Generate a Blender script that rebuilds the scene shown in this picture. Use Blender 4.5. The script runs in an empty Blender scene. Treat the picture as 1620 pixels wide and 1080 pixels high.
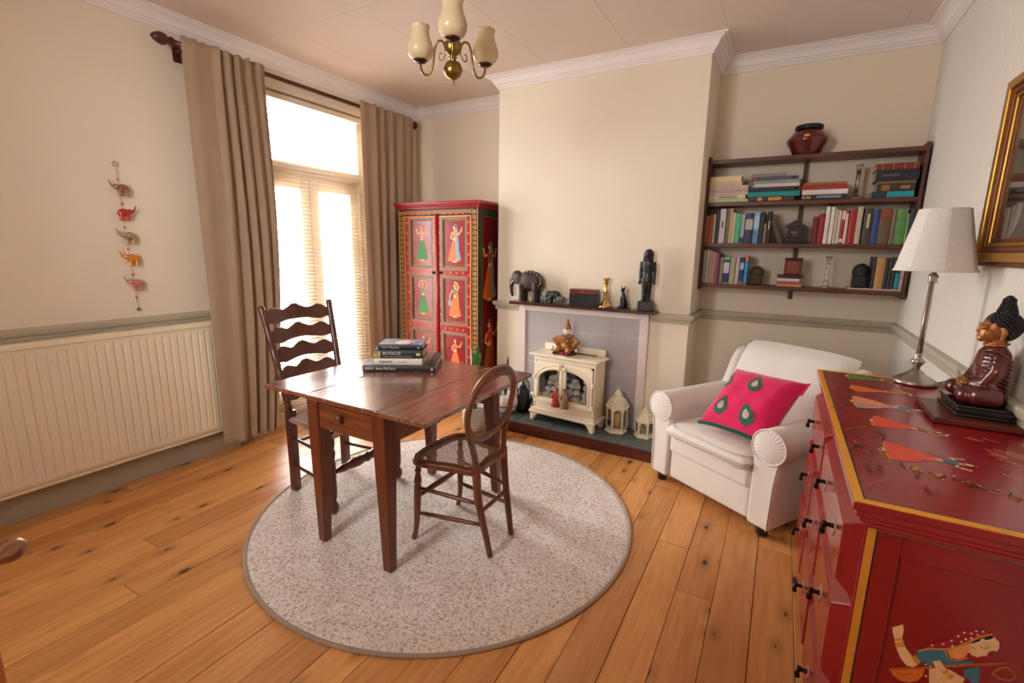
import bpy, bmesh, math, random
from mathutils import Matrix, Vector, noise as mnoise

random.seed(7)
PI = math.pi
SC = bpy.context.scene
COL = SC.collection

# ------------------------------------------------------------------ camera
CAM_H = 1.42
YAW, PITCH, ROLL = 0.511567, -0.192362, 0.015938


def camera():
    cy, sy, cp, sp, cr, sr = (math.cos(YAW), math.sin(YAW), math.cos(PITCH), math.sin(PITCH),
                              math.cos(ROLL), math.sin(ROLL))
    fwd = Vector((-sy * cp, cy * cp, sp))
    rt = Vector((cy, sy, 0))
    up = rt.cross(fwd)
    r2 = cr * rt + sr * up
    u2 = -sr * rt + cr * up
    cd = bpy.data.cameras.new('camera')
    cd.sensor_fit = 'HORIZONTAL'
    cd.sensor_width = 36.0
    cd.lens = 16.668
    cd.clip_start = 0.03
    cd.clip_end = 200
    o = bpy.data.objects.new('camera', cd)
    COL.objects.link(o)
    m = Matrix((r2, u2, -fwd)).transposed().to_4x4()
    m.translation = Vector((0, 0, CAM_H))
    o.matrix_world = m
    SC.camera = o


camera()

# ------------------------------------------------------------------ world, daylight, exposure
WORLD_STRENGTH = 38.0
w = bpy.data.worlds.new('overcast_sky')
SC.world = w
w.use_nodes = True
bg = w.node_tree.nodes.get('Background') or w.node_tree.nodes.new('ShaderNodeBackground')
bg.inputs[0].default_value = (0.97, 0.98, 1.0, 1)
bg.inputs[1].default_value = WORLD_STRENGTH

SC.view_settings.view_transform = 'Standard'
SC.view_settings.look = 'None'
SC.view_settings.exposure = -0.24
SC.view_settings.gamma = 1.0
SC.view_settings.use_curve_mapping = False


def portal(name, loc, rot, sx, sy):
    l = bpy.data.lights.new(name, 'AREA')
    l.shape = 'RECTANGLE'
    l.size, l.size_y = sx, sy
    l.cycles.is_portal = True
    o = bpy.data.objects.new(name, l)
    o.location = loc
    o.rotation_euler = rot
    COL.objects.link(o)


# daylight portals: the garden door in the left wall and the added fill window behind the camera
portal('garden_door_portal', (-3.56, 2.66, 1.27), (0, -PI / 2, 0), 2.5, 1.14)
portal('added_window_portal', (-1.35, -0.72, 1.85), (PI / 2, 0, 0), 0.9, 1.3)


# ------------------------------------------------------------------ materials
def lin(c):
    return tuple(((x / 255) / 12.92 if x / 255 <= 0.04045 else ((x / 255 + 0.055) / 1.055) ** 2.4) for x in c)


MATS = {}


def nodes_of(name):
    m = bpy.data.materials.new(name)
    m.use_nodes = True
    nt = m.node_tree
    b = nt.nodes.get('Principled BSDF')
    return m, nt, b


def tex_coord(nt, scale=(1, 1, 1), kind='Object', rnd=False):
    tc = nt.nodes.new('ShaderNodeTexCoord')
    mp = nt.nodes.new('ShaderNodeMapping')
    mp.inputs['Scale'].default_value = scale
    nt.links.new(tc.outputs[kind], mp.inputs[0])
    if rnd:
        oi = nt.nodes.new('ShaderNodeObjectInfo')
        mu = nt.nodes.new('ShaderNodeVectorMath')
        mu.operation = 'MULTIPLY_ADD'
        cx = nt.nodes.new('ShaderNodeCombineXYZ')
        for i, k in enumerate((37.0, 91.0, 53.0)):
            ml = nt.nodes.new('ShaderNodeMath')
            ml.operation = 'MULTIPLY'
            ml.inputs[1].default_value = k
            nt.links.new(oi.outputs['Random'], ml.inputs[0])
            nt.links.new(ml.outputs[0], cx.inputs[i])
        mu.inputs[1].default_value = (1, 1, 1)
        nt.links.new(mp.outputs[0], mu.inputs[0])
        nt.links.new(cx.outputs[0], mu.inputs[2])
        return mu.outputs[0]
    return mp.outputs[0]


def noise_tex(nt, vec, scale, detail=4, dist=0.0, rough=0.55):
    n = nt.nodes.new('ShaderNodeTexNoise')
    n.inputs['Scale'].default_value = scale
    n.inputs['Detail'].default_value = detail
    n.inputs['Distortion'].default_value = dist
    n.inputs['Roughness'].default_value = rough
    nt.links.new(vec, n.inputs['Vector'])
    return n


def ramp(nt, fac, stops):
    r = nt.nodes.new('ShaderNodeValToRGB')
    els = r.color_ramp.elements
    while len(els) < len(stops):
        els.new(0.5)
    for e, (p, c) in zip(els, stops):
        e.position = p
        e.color = (*c, 1) if len(c) == 3 else c
    nt.links.new(fac, r.inputs[0])
    return r.outputs[0]


def mixc(nt, fac, a, b, mode='MIX'):
    m = nt.nodes.new('ShaderNodeMix')
    m.data_type = 'RGBA'
    m.blend_type = mode
    for s, v in ((0, fac), (6, a), (7, b)):
        if isinstance(v, (int, float)):
            m.inputs[s].default_value = v
        elif isinstance(v, tuple):
            m.inputs[s].default_value = (*v, 1) if len(v) == 3 else v
        else:
            nt.links.new(v, m.inputs[s])
    return m.outputs[2]


def bump(nt, b, height, strength, dist):
    bp = nt.nodes.new('ShaderNodeBump')
    bp.inputs['Strength'].default_value = strength
    bp.inputs['Distance'].default_value = dist
    nt.links.new(height, bp.inputs['Height'])
    nt.links.new(bp.outputs[0], b.inputs['Normal'])
    return bp


def plain(name, rgb, rough=0.6, metal=0.0, var=0.06, vscale=6, bmp=None, spec=0.5, coat=0.0, sheen=0.0,
          transl=0.0, alpha=None, emis=0.0):
    """painted / moulded / cast surface with a little procedural mottling"""
    if name in MATS:
        return MATS[name]
    m, nt, b = nodes_of(name)
    c = lin(rgb)
    v = tex_coord(nt)
    n = noise_tex(nt, v, vscale, 4)
    lo = tuple(max(0, x * (1 - var)) for x in c)
    hi = tuple(min(1, x * (1 + var)) for x in c)
    nt.links.new(ramp(nt, n.outputs['Fac'], [(0.3, lo), (0.7, hi)]), b.inputs['Base Color'])
    b.inputs['Roughness'].default_value = rough
    b.inputs['Metallic'].default_value = metal
    b.inputs['Specular IOR Level'].default_value = spec
    if coat:
        b.inputs['Coat Weight'].default_value = coat
        b.inputs['Coat Roughness'].default_value = 0.12
    if sheen:
        b.inputs['Sheen Weight'].default_value = sheen
    if transl:
        b.inputs['Transmission Weight'].default_value = transl
    if emis:
        b.inputs['Emission Color'].default_value = (*c, 1)
        b.inputs['Emission Strength'].default_value = emis
    if bmp:
        n2 = noise_tex(nt, v, bmp[0], 3)
        bump(nt, b, n2.outputs['Fac'], bmp[1], bmp[2])
    MATS[name] = m
    return m


def wood(name, base, dark, axis='Z', scale=1.0, rough=0.4, contrast=(0.35, 0.68), coat=0.0, bmp=0.15, rnd=True,
         knots=0.0, vary=0.0):
    if name in MATS:
        return MATS[name]
    m, nt, b = nodes_of(name)
    s = [11 * scale] * 3
    s['XYZ'.index(axis)] = 0.9 * scale
    v = tex_coord(nt, tuple(s), rnd=rnd)
    n = noise_tex(nt, v, 2.2, 7, 1.1, 0.62)
    fine = noise_tex(nt, v, 9.0, 4, 0.3)
    cb, cd = lin(base), lin(dark)
    col = ramp(nt, n.outputs['Fac'], [(contrast[0], cd), (contrast[1], cb)])
    col = mixc(nt, 0.35, col, ramp(nt, fine.outputs['Fac'], [(0.3, cd), (0.62, cb)]))
    if knots:
        ks = [7.0] * 3
        ks['XYZ'.index(axis)] = 3.4
        kv = tex_coord(nt, tuple(ks), rnd=rnd)
        vo = nt.nodes.new('ShaderNodeTexVoronoi')
        vo.voronoi_dimensions = '2D'
        vo.inputs['Scale'].default_value = 1.0
        nt.links.new(kv, vo.inputs['Vector'])
        wob = noise_tex(nt, v, 3.0, 3)
        ad = nt.nodes.new('ShaderNodeMath')
        ad.operation = 'MULTIPLY_ADD'
        ad.inputs[1].default_value = 0.10
        nt.links.new(wob.outputs['Fac'], ad.inputs[0])
        nt.links.new(vo.outputs['Distance'], ad.inputs[2])
        rc = nt.nodes.new('ShaderNodeSeparateColor')
        nt.links.new(vo.outputs['Color'], rc.inputs[0])
        sz = nt.nodes.new('ShaderNodeMath')
        sz.operation = 'MULTIPLY_ADD'
        sz.inputs[1].default_value = 0.075
        nt.links.new(rc.outputs[1], sz.inputs[0])
        nt.links.new(ad.outputs[0], sz.inputs[2])
        kn = ramp(nt, sz.outputs[0], [(0.115, (1, 1, 1)), (0.15, (0.35, 0.35, 0.35)), (0.34, (0, 0, 0))])
        th = nt.nodes.new('ShaderNodeMath')
        th.operation = 'LESS_THAN'
        th.inputs[1].default_value = knots
        nt.links.new(rc.outputs[0], th.inputs[0])
        mk = mixc(nt, 1.0, kn, th.outputs[0], 'MULTIPLY')
        bw = nt.nodes.new('ShaderNodeRGBToBW')
        nt.links.new(mk, bw.inputs[0])
        col = mixc(nt, bw.outputs[0], col, lin((78, 40, 22)))
    if vary:
        oi = nt.nodes.new('ShaderNodeObjectInfo')
        lo, hi = 1 - vary, 1 + vary
        vr = ramp(nt, oi.outputs['Random'], [(0, (lo, lo * 0.94, lo * 0.86)), (0.5, (1, 0.98, 0.96)), (1, (hi, hi, hi * 0.98))])
        col = mixc(nt, 1.0, col, vr, 'MULTIPLY')
    nt.links.new(col, b.inputs['Base Color'])
    rr = nt.nodes.new('ShaderNodeMapRange')
    rr.inputs[3].default_value = rough * 0.8
    rr.inputs[4].default_value = min(1, rough * 1.25)
    nt.links.new(n.outputs['Fac'], rr.inputs[0])
    nt.links.new(rr.outputs[0], b.inputs['Roughness'])
    if coat:
        b.inputs['Coat Weight'].default_value = coat
        b.inputs['Coat Roughness'].default_value = 0.15
    if bmp:
        bump(nt, b, fine.outputs['Fac'], bmp, 0.002)
    MATS[name] = m
    return m


def fabric(name, rgb, scale=420, strength=0.35, var=0.10, rough=0.95, sheen=0.3, transl=0.0):
    if name in MATS:
        return MATS[name]
    m, nt, b = nodes_of(name)
    c = lin(rgb)
    v = tex_coord(nt)
    big = noise_tex(nt, v, 5, 4)
    fine = noise_tex(nt, v, scale, 2)
    col = ramp(nt, big.outputs['Fac'], [(0.3, tuple(x * (1 - var) for x in c)), (0.7, tuple(min(1, x * (1 + var)) for x in c))])
    col = mixc(nt, 0.25, col, ramp(nt, fine.outputs['Fac'], [(0.35, tuple(x * 0.6 for x in c)), (0.65, tuple(min(1, x * 1.3) for x in c))]))
    nt.links.new(col, b.inputs['Base Color'])
    b.inputs['Roughness'].default_value = rough
    b.inputs['Sheen Weight'].default_value = sheen
    b.inputs['Specular IOR Level'].default_value = 0.2
    bump(nt, b, fine.outputs['Fac'], strength, 0.001)
    if transl:
        tr = nt.nodes.new('ShaderNodeBsdfTranslucent')
        tr.inputs[0].default_value = (*c, 1)
        mx = nt.nodes.new('ShaderNodeMixShader')
        mx.inputs[0].default_value = transl
        out = nt.nodes.get('Material Output')
        nt.links.new(b.outputs[0], mx.inputs[1])
        nt.links.new(tr.outputs[0], mx.inputs[2])
        nt.links.new(mx.outputs[0], out.inputs[0])
    MATS[name] = m
    return m


def pane_glass(name, tint=(1, 1, 1), gloss=0.06):
    if name in MATS:
        return MATS[name]
    m, nt, b = nodes_of(name)
    nt.nodes.remove(b)
    t = nt.nodes.new('ShaderNodeBsdfTransparent')
    t.inputs[0].default_value = (*tint, 1)
    g = nt.nodes.new('ShaderNodeBsdfGlossy')
    g.inputs['Roughness'].default_value = 0.02
    lw = nt.nodes.new('ShaderNodeLayerWeight')
    lw.inputs[0].default_value = 0.25
    mr = nt.nodes.new('ShaderNodeMapRange')
    mr.inputs[3].default_value = gloss
    mr.inputs[4].default_value = 0.6
    nt.links.new(lw.outputs['Fresnel'], mr.inputs[0])
    mx = nt.nodes.new('ShaderNodeMixShader')
    nt.links.new(mr.outputs[0], mx.inputs[0])
    nt.links.new(t.outputs[0], mx.inputs[1])
    nt.links.new(g.outputs[0], mx.inputs[2])
    nt.links.new(mx.outputs[0], nt.nodes.get('Material Output').inputs[0])
    MATS[name] = m
    return m


# walls and other large surfaces
def wall_paint():
    m, nt, b = nodes_of('cream_wall_paint')
    v = tex_coord(nt)
    n = noise_tex(nt, v, 1.6, 5)
    c = lin((238, 225, 203))
    nt.links.new(ramp(nt, n.outputs['Fac'], [(0.3, tuple(x * 0.96 for x in c)), (0.7, c)]), b.inputs['Base Color'])
    b.inputs['Roughness'].default_value = 0.85
    b.inputs['Specular IOR Level'].default_value = 0.25
    f = noise_tex(nt, v, 90, 3)
    bump(nt, b, f.outputs['Fac'], 0.08, 0.002)
    return m


def wall_paper():
    m, nt, b = nodes_of('embossed_wallpaper')
    v = tex_coord(nt, (0, 1, 1))
    c = lin((228, 220, 208))
    w1 = nt.nodes.new('ShaderNodeTexWave')
    w1.wave_type = 'BANDS'
    w1.bands_direction = 'DIAGONAL'
    w1.inputs['Scale'].default_value = 17
    w1.inputs['Distortion'].default_value = 2.5
    w1.inputs['Detail'].default_value = 2
    nt.links.new(v, w1.inputs['Vector'])
    v2 = tex_coord(nt, (0, -1, 1))
    w2 = nt.nodes.new('ShaderNodeTexWave')
    w2.bands_direction = 'DIAGONAL'
    w2.inputs['Scale'].default_value = 17
    w2.inputs['Distortion'].default_value = 2.5
    nt.links.new(v2, w2.inputs['Vector'])
    h = mixc(nt, 0.5, w1.outputs['Color'], w2.outputs['Color'])
    bw = nt.nodes.new('ShaderNodeRGBToBW')
    nt.links.new(h, bw.inputs[0])
    nt.links.new(ramp(nt, bw.outputs[0], [(0.2, tuple(x * 0.95 for x in c)), (0.8, c)]), b.inputs['Base Color'])
    b.inputs['Roughness'].default_value = 0.8
    bump(nt, b, bw.outputs[0], 0.22, 0.004)
    return m


WALL = wall_paint()
PAPER = wall_paper()
CEIL = plain('ceiling_paint', (232, 216, 206), 0.9, var=0.02, vscale=2, bmp=(60, 0.1, 0.002))
CORNICE = plain('cornice_white', (242, 234, 230), 0.7, var=0.02)
DADO = plain('dado_stone_grey', (188, 178, 156), 0.5, var=0.03)
SKIRT = plain('skirting_stone_grey', (176, 166, 144), 0.5, var=0.03)
PINE = wood('pine_floor', (234, 176, 108), (196, 128, 68), 'Y', 0.55, 0.36, (0.3, 0.72), bmp=0.08, knots=0.42, vary=0.16)
GLASS = pane_glass('window_glass')
BLACK = plain('black_gap', (22, 16, 12), 0.9)


# ------------------------------------------------------------------ mesh builder
class MB:
    def __init__(self):
        self.v, self.f, self.m, self.s = [], [], [], []

    def add(self, vs, fs, mat=None, smooth=False, xf=None):
        k = len(self.v)
        if xf is not None:
            vs = [xf @ Vector(p) for p in vs]
        self.v.extend(tuple(p) for p in vs)
        for f in fs:
            self.f.append(tuple(i + k for i in f))
            self.m.append(mat)
            self.s.append(smooth)
        return self

    def box(self, x0, x1, y0, y1, z0, z1, mat=None, xf=None):
        vs = [(x, y, z) for z in (z0, z1) for y in (y0, y1) for x in (x0, x1)]
        return self.add(vs, [(0, 2, 3, 1), (4, 5, 7, 6), (0, 1, 5, 4), (2, 6, 7, 3), (0, 4, 6, 2), (1, 3, 7, 5)], mat, False, xf)

    def taper(self, c0, s0, c1, s1, mat=None):
        """square tapered bar between two centres; s = half sizes (x, y)"""
        vs = []
        for c, s in ((c0, s0), (c1, s1)):
            for dy in (-1, 1):
                for dx in (-1, 1):
                    vs.append((c[0] + dx * s[0], c[1] + dy * s[1], c[2]))
        return self.add(vs, [(0, 2, 3, 1), (4, 5, 7, 6), (0, 1, 5, 4), (2, 6, 7, 3), (0, 4, 6, 2), (1, 3, 7, 5)], mat)

    def tube(self, pts, rad, seg=10, closed=False, mat=None, flat=(1, 1), smooth=True, up=None):
        pts = [Vector(p) for p in pts]
        n = len(pts)
        if not hasattr(rad, '__len__'):
            rad = [rad] * n
        tang = []
        for i in range(n):
            if closed:
                t = pts[(i + 1) % n] - pts[i - 1]
            else:
                t = pts[min(i + 1, n - 1)] - pts[max(i - 1, 0)]
            tang.append(t.normalized() if t.length > 1e-9 else Vector((0, 0, 1)))
        a = Vector(up) if up else (Vector((0, 0, 1)) if abs(tang[0].z) < 0.9 else Vector((1, 0, 0)))
        vs, fs = [], []
        for i in range(n):
            t = tang[i]
            if up:
                a = Vector(up)
            a = (a - t * a.dot(t))
            a = a.normalized() if a.length > 1e-6 else t.orthogonal().normalized()
            b = t.cross(a)
            for k in range(seg):
                th = 2 * PI * k / seg
                vs.append(pts[i] + a * (math.cos(th) * rad[i] * flat[0]) + b * (math.sin(th) * rad[i] * flat[1]))
        for i in range(n if closed else n - 1):
            j = (i + 1) % n
            for k in range(seg):
                l = (k + 1) % seg
                fs.append((i * seg + k, i * seg + l, j * seg + l, j * seg + k))
        if not closed:
            fs.append(tuple(range(seg))[::-1])
            fs.append(tuple((n - 1) * seg + k for k in range(seg)))
        return self.add(vs, fs, mat, smooth)

    def lathe(self, prof, seg=24, c=(0, 0, 0), mat=None, smooth=True, a0=0.0, xf=None, sx=1, sy=1):
        """profile of (radius, z)"""
        vs, fs = [], []
        n = len(prof)
        for r, z in prof:
            for k in range(seg):
                th = a0 + 2 * PI * k / seg
                vs.append((c[0] + r * sx * math.cos(th), c[1] + r * sy * math.sin(th), c[2] + z))
        for i in range(n - 1):
            for k in range(seg):
                l = (k + 1) % seg
                fs.append((i * seg + k, i * seg + l, (i + 1) * seg + l, (i + 1) * seg + k))
        if prof[0][0] > 1e-5:
            fs.append(tuple(range(seg))[::-1])
        if prof[-1][0] > 1e-5:
            fs.append(tuple((n - 1) * seg + k for k in range(seg)))
        return self.add(vs, fs, mat, smooth, xf)

    def ball(self, c, r, seg=14, rings=9, mat=None, xf=None, rot=None):
        if not hasattr(r, '__len__'):
            r = (r, r, r)
        vs, fs = [], []
        R = rot.to_matrix() if rot is not None else None
        for i in range(rings + 1):
            ph = PI * i / rings
            for k in range(seg):
                th = 2 * PI * k / seg
                p = Vector((r[0] * math.sin(ph) * math.cos(th), r[1] * math.sin(ph) * math.sin(th), -r[2] * math.cos(ph)))
                if R is not None:
                    p = R @ p
                vs.append(p + Vector(c))
        for i in range(rings):
            for k in range(seg):
                l = (k + 1) % seg
                fs.append((i * seg + k, i * seg + l, (i + 1) * seg + l, (i + 1) * seg + k))
        return self.add(vs, fs, mat, True, xf)

    def prism(self, pts, fn, d0, d1, mat=None, smooth=False):
        """extrude a 2-D outline; fn(u, v, d) -> 3-D"""
        n = len(pts)
        vs = [fn(u, v, d0) for u, v in pts] + [fn(u, v, d1) for u, v in pts]
        fs = [tuple(range(n))[::-1], tuple(range(n, 2 * n))]
        self.add(vs, fs, mat, False)
        k = len(self.v) - 2 * n
        for i in range(n):
            j = (i + 1) % n
            self.f.append((k + i, k + j, k + n + j, k + n + i))
            self.m.append(mat)
            self.s.append(smooth)
        return self

    def ring(self, outer, inner, fn, d0, d1, mat=None):
        """frame between two outlines with equal point counts"""
        n = len(outer)
        vs = [fn(*p, d0) for p in outer] + [fn(*p, d0) for p in inner] + [fn(*p, d1) for p in outer] + [fn(*p, d1) for p in inner]
        fs = []
        for i in range(n):
            j = (i + 1) % n
            fs += [(i, n + i, n + j, j), (2 * n + i, 2 * n + j, 3 * n + j, 3 * n + i),
                   (i, j, 2 * n + j, 2 * n + i), (n + i, 3 * n + i, 3 * n + j, n + j)]
        return self.add(vs, fs, mat)

    def poly(self, pts, mat=None):
        return self.add(pts, [tuple(range(len(pts)))], mat)

    def grid(self, fn, nu, nv, mat=None, smooth=True):
        vs = [fn(i / nu, j / nv) for j in range(nv + 1) for i in range(nu + 1)]
        fs = [(j * (nu + 1) + i, j * (nu + 1) + i + 1, (j + 1) * (nu + 1) + i + 1, (j + 1) * (nu + 1) + i)
              for j in range(nv) for i in range(nu)]
        return self.add(vs, fs, mat, smooth)


def fix_normals(me):
    bm = bmesh.new()
    bm.from_mesh(me)
    bmesh.ops.recalc_face_normals(bm, faces=bm.faces)
    bm.to_mesh(me)
    bm.free()


def O(name, mb, mat, parent=None, bevel=0.0, bseg=2, world=True, subsurf=0, smooth=None, solid=0.0, recalc=True):
    """one mesh object; a child of a thing is built in world coordinates unless the thing is rotated"""
    me = bpy.data.meshes.new(name)
    off = Vector((0, 0, 0))
    if parent is not None and world:
        p = parent
        while p is not None:
            off += Vector(p.location)
            p = p.parent
    vs = [(p[0] - off.x, p[1] - off.y, p[2] - off.z) for p in mb.v]
    me.from_pydata(vs, [], mb.f)
    slots = []
    for k, mm in enumerate(mb.m):
        mm = mm or mat
        if mm not in slots:
            slots.append(mm)
            me.materials.append(mm)
        me.polygons[k].material_index = slots.index(mm)
        me.polygons[k].use_smooth = mb.s[k] if smooth is None else smooth
    if recalc:
        fix_normals(me)
    me.update()
    o = bpy.data.objects.new(name, me)
    COL.objects.link(o)
    if parent is not None:
        o.parent = parent
    if solid:
        md = o.modifiers.new('thickness', 'SOLIDIFY')
        md.thickness = solid
        md.offset = 0
    if bevel:
        md = o.modifiers.new('edges', 'BEVEL')
        md.width = bevel
        md.segments = bseg
        md.limit_method = 'ANGLE'
        md.angle_limit = 0.6
    if subsurf:
        md = o.modifiers.new('round', 'SUBSURF')
        md.levels = md.render_levels = subsurf
    return o


def blob(name, mb, mat, parent, voxel, smooth=3, factor=0.5, world=True):
    """overlapping solids fused into one continuous skin"""
    o = O(name, mb, mat, parent, world=world, smooth=True)
    md = o.modifiers.new('fuse', 'REMESH')
    md.mode = 'VOXEL'
    md.voxel_size = voxel
    md.use_smooth_shade = True
    if smooth:
        ms = o.modifiers.new('soften', 'SMOOTH')
        ms.iterations = smooth
        ms.factor = factor
    return o


def T(name, label, cat, loc=(0, 0, 0), rotz=0.0, group=None):
    o = bpy.data.objects.new(name, None)
    o.empty_display_size = 0.05
    COL.objects.link(o)
    o.location = loc
    o.rotation_euler = (0, 0, rotz)
    o['label'] = label
    o['category'] = cat
    if group:
        o['group'] = group
    return o


def tag(o, label, cat=None, group=None, kind=None):
    o['label'] = label
    if cat:
        o['category'] = cat
    if group:
        o['group'] = group
    if kind:
        o['kind'] = kind
    return o


def S(name, mb, mat, label, bevel=0.0):
    o = O(name, mb, mat, None, bevel)
    o['kind'] = 'structure'
    o['label'] = label
    return o


def text_part(name, body, size, mat, parent, mtx, extrude=0.0004, align='LEFT', xs=1.0):
    cu = bpy.data.curves.new(name, 'FONT')
    cu.body = body
    cu.size = size
    cu.extrude = extrude
    cu.align_x = align
    cu.resolution_u = 2
    tmp = bpy.data.objects.new('tmp', cu)
    me = bpy.data.meshes.new_from_object(tmp)
    bpy.data.objects.remove(tmp)
    me.transform(mtx @ Matrix.Diagonal((xs, 1, 1, 1)))
    me.materials.clear()
    me.materials.append(mat)
    o = bpy.data.objects.new(name, me)
    COL.objects.link(o)
    if parent:
        o.parent = parent
    return o


def rotz(a):
    return Matrix.Rotation(a, 4, 'Z')


def ORD(i):
    return ['first', 'second', 'third', 'fourth', 'fifth', 'sixth', 'seventh', 'eighth', 'ninth', 'tenth', 'eleventh',
            'twelfth', 'thirteenth', 'fourteenth', 'fifteenth', 'sixteenth', 'seventeenth', 'eighteenth', 'nineteenth'][i]


# ================================================================== THE ROOM
XL, XR, YF, YB, YC, ZC = -3.315, 0.68, -0.45, 3.90, 3.46, 2.735
CL, CR = -2.09, -0.53
WY0, WY1, WZ0, WZ1 = 2.10, 3.22, 0.03, 2.52     # garden door opening in the left wall
FW = (-1.80, -0.90, 1.20, 2.50)                   # added unseen window behind the camera, for fill light

# floor: boards along Y, each its own object
fl = MB().box(XL - 0.3, XR + 0.2, YF - 0.3, YB + 0.1, -0.12, -0.022)
floor = S('floor', fl, BLACK, 'stripped pine board floor of the room')
edges = [0.04 + 0.146 * k for k in range(-25, 7)]
edges = [max(XL, min(XR, e)) for e in edges]
rb = random.Random(3)
for a, b in zip(edges[:-1], edges[1:]):
    if b - a < 0.02:
        continue
    cut = rb.uniform(0.6, 2.9)
    for y0, y1 in ((YF, cut), (cut, YB)):
        wob = rb.uniform(-0.0012, 0.0012)
        m = MB().box(a + 0.0009, b - 0.0009, y0 + 0.001, y1 - 0.001, -0.022, wob)
        O('floorboard', m, PINE, floor, bevel=0.0018, bseg=1)

# walls
m = MB()
T_ = 0.26
m.box(XL - T_, XL, YF - T_, WY0, 0, ZC)
m.box(XL - T_, XL, WY1, YB + T_, 0, ZC)
m.box(XL - T_, XL, WY0, WY1, WZ1, ZC)
m.box(XL - T_, XL, WY0, WY1, -0.1, WZ0)
S('wall_left', m, WALL, 'cream painted wall with the curtained garden door')
m = MB()
m.box(XL, XR, YB, YB + T_, 0, ZC)
m.box(CL, CR, YC, YB, 0, ZC)
S('wall_back', m, WALL, 'cream painted end wall with projecting chimney breast')
m = MB().box(XR, XR + T_, YF - T_, YB + T_, 0, ZC)
S('wall_right', m, PAPER, 'right-hand wall hung with pale embossed wallpaper')
m = MB()
m.box(XL, FW[0], YF - T_, YF, 0, ZC)
m.box(FW[1], XR, YF - T_, YF, 0, ZC)
m.box(FW[0], FW[1], YF - T_, YF, 0, FW[2])
m.box(FW[0], FW[1], YF - T_, YF, FW[3], ZC)
S('wall_front', m, WALL, 'cream painted wall behind the viewer')

# ceiling boards with fine joints
cl_ = MB().box(XL - T_, XR + T_, YF - T_, YB + T_, ZC + 0.012, ZC + 0.2)
ceil = S('ceiling', cl_, BLACK, 'off-white ceiling of large square-edged boards')
ys = [YF, 0.957, 2.157, 3.354, YB]
for r in range(4):
    x = -3.438 + (0.3 if r == 3 else 0.0)
    x -= 0.6
    while x < XR:
        a, b = max(x, XL), min(x + 0.6, XR)
        if b - a > 0.03:
            mm = MB().box(a + 0.0006, b - 0.0006, ys[r] + 0.0006, ys[r + 1] - 0.0006, ZC, ZC + 0.012)
            O('ceiling_board', mm, CEIL, ceil, bevel=0.001, bseg=1)
        x += 0.6


def sweep(path, prof, closed=False):
    """mitred moulding; path = wall polyline with the room on its right-hand side, prof = (out, z)"""
    m = MB()
    n = len(path)
    vs = []
    for i in range(n):
        p = Vector(path[i])
        d0 = (p - Vector(path[i - 1])).normalized() if (i > 0 or closed) else None
        d1 = (Vector(path[(i + 1) % n]) - p).normalized() if (i < n - 1 or closed) else None
        d0 = d0 or d1
        d1 = d1 or d0
        n0 = Vector((d0.y, -d0.x))
        n1 = Vector((d1.y, -d1.x))
        bis = (n0 + n1)
        bis = bis / (bis.dot(n0)) if abs(bis.dot(n0)) > 1e-6 else n0
        for o_, z in prof:
            q = p + bis * o_
            vs.append((q.x, q.y, z))
    k = len(prof)
    fs = []
    for i in range(n if closed else n - 1):
        j = (i + 1) % n
        for a in range(k - 1):
            fs.append((i * k + a, i * k + a + 1, j * k + a + 1, j * k + a))
    if not closed:
        fs.append(tuple(range(k)))
        fs.append(tuple((n - 1) * k + a for a in range(k))[::-1])
    return m.add(vs, fs)


ROOM = [(XL, YF), (XL, YB), (CL, YB), (CL, YC), (CR, YC), (CR, YB), (XR, YB), (XR, YF)]
cp_ = [(0, ZC - 0.088), (0.010, ZC - 0.088), (0.012, ZC - 0.076), (0.020, ZC - 0.072), (0.024, ZC - 0.062), (0.034, ZC - 0.056),
       (0.038, ZC - 0.042), (0.048, ZC - 0.028), (0.062, ZC - 0.018), (0.072, ZC - 0.015), (0.072, ZC - 0.008),
       (0.092, ZC - 0.007), (0.095, ZC - 0.0006), (0, ZC - 0.0006)]
S('trim_1', sweep(ROOM, cp_, True), CORNICE, 'white moulded plaster cornice round the ceiling')
dp = [(0, 0.918), (0.012, 0.918), (0.016, 0.930), (0.010, 0.936), (0.012, 0.944), (0.024, 0.950), (0.030, 0.962),
      (0.034, 0.978), (0.03, 0.986), (0, 0.988)]
S('trim_2', sweep([(XL, YF), (XL, WY0 - 0.14)], dp), DADO, 'stone grey dado rail above the long radiator')
S('trim_3', sweep([(CL, YB), (CL, YC), (-1.87, YC)], dp), DADO, 'short dado rail on the chimney breast beside the painted wardrobe')
S('trim_4', sweep([(-0.79, YC), (CR, YC), (CR, YB), (XR, YB), (XR, YF)], dp), DADO,
  'dado rail running round the alcove behind the white armchair')
S('trim_5', sweep([(XL, WY1 + 0.14), (XL, YB), (CL, YB)], dp), DADO, 'dado rail hidden behind the painted wardrobe')
sp_ = [(0, 0), (0.022, 0), (0.022, 0.135), (0.018, 0.15), (0.008, 0.162), (0, 0.165)]
S('baseboard_left', sweep([(XL, YF), (XL, WY0 - 0.14)], sp_), SKIRT, 'stone grey skirting board under the radiator')
S('baseboard_back', sweep([(XL, WY1 + 0.14), (XL, YB), (CL, YB), (CL, YC), (-2.08, YC)], sp_), SKIRT, 'stone grey skirting board in the corner behind the wardrobe')
S('baseboard_right', sweep([(-0.58, YC), (CR, YC), (CR, YB), (XR, YB), (XR, YF)], sp_), SKIRT, 'stone grey skirting board behind the white armchair and chest')
S('baseboard_front', sweep([(XR, YF), (XL, YF)], sp_), SKIRT, 'stone grey skirting board below the added rear window')

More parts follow.
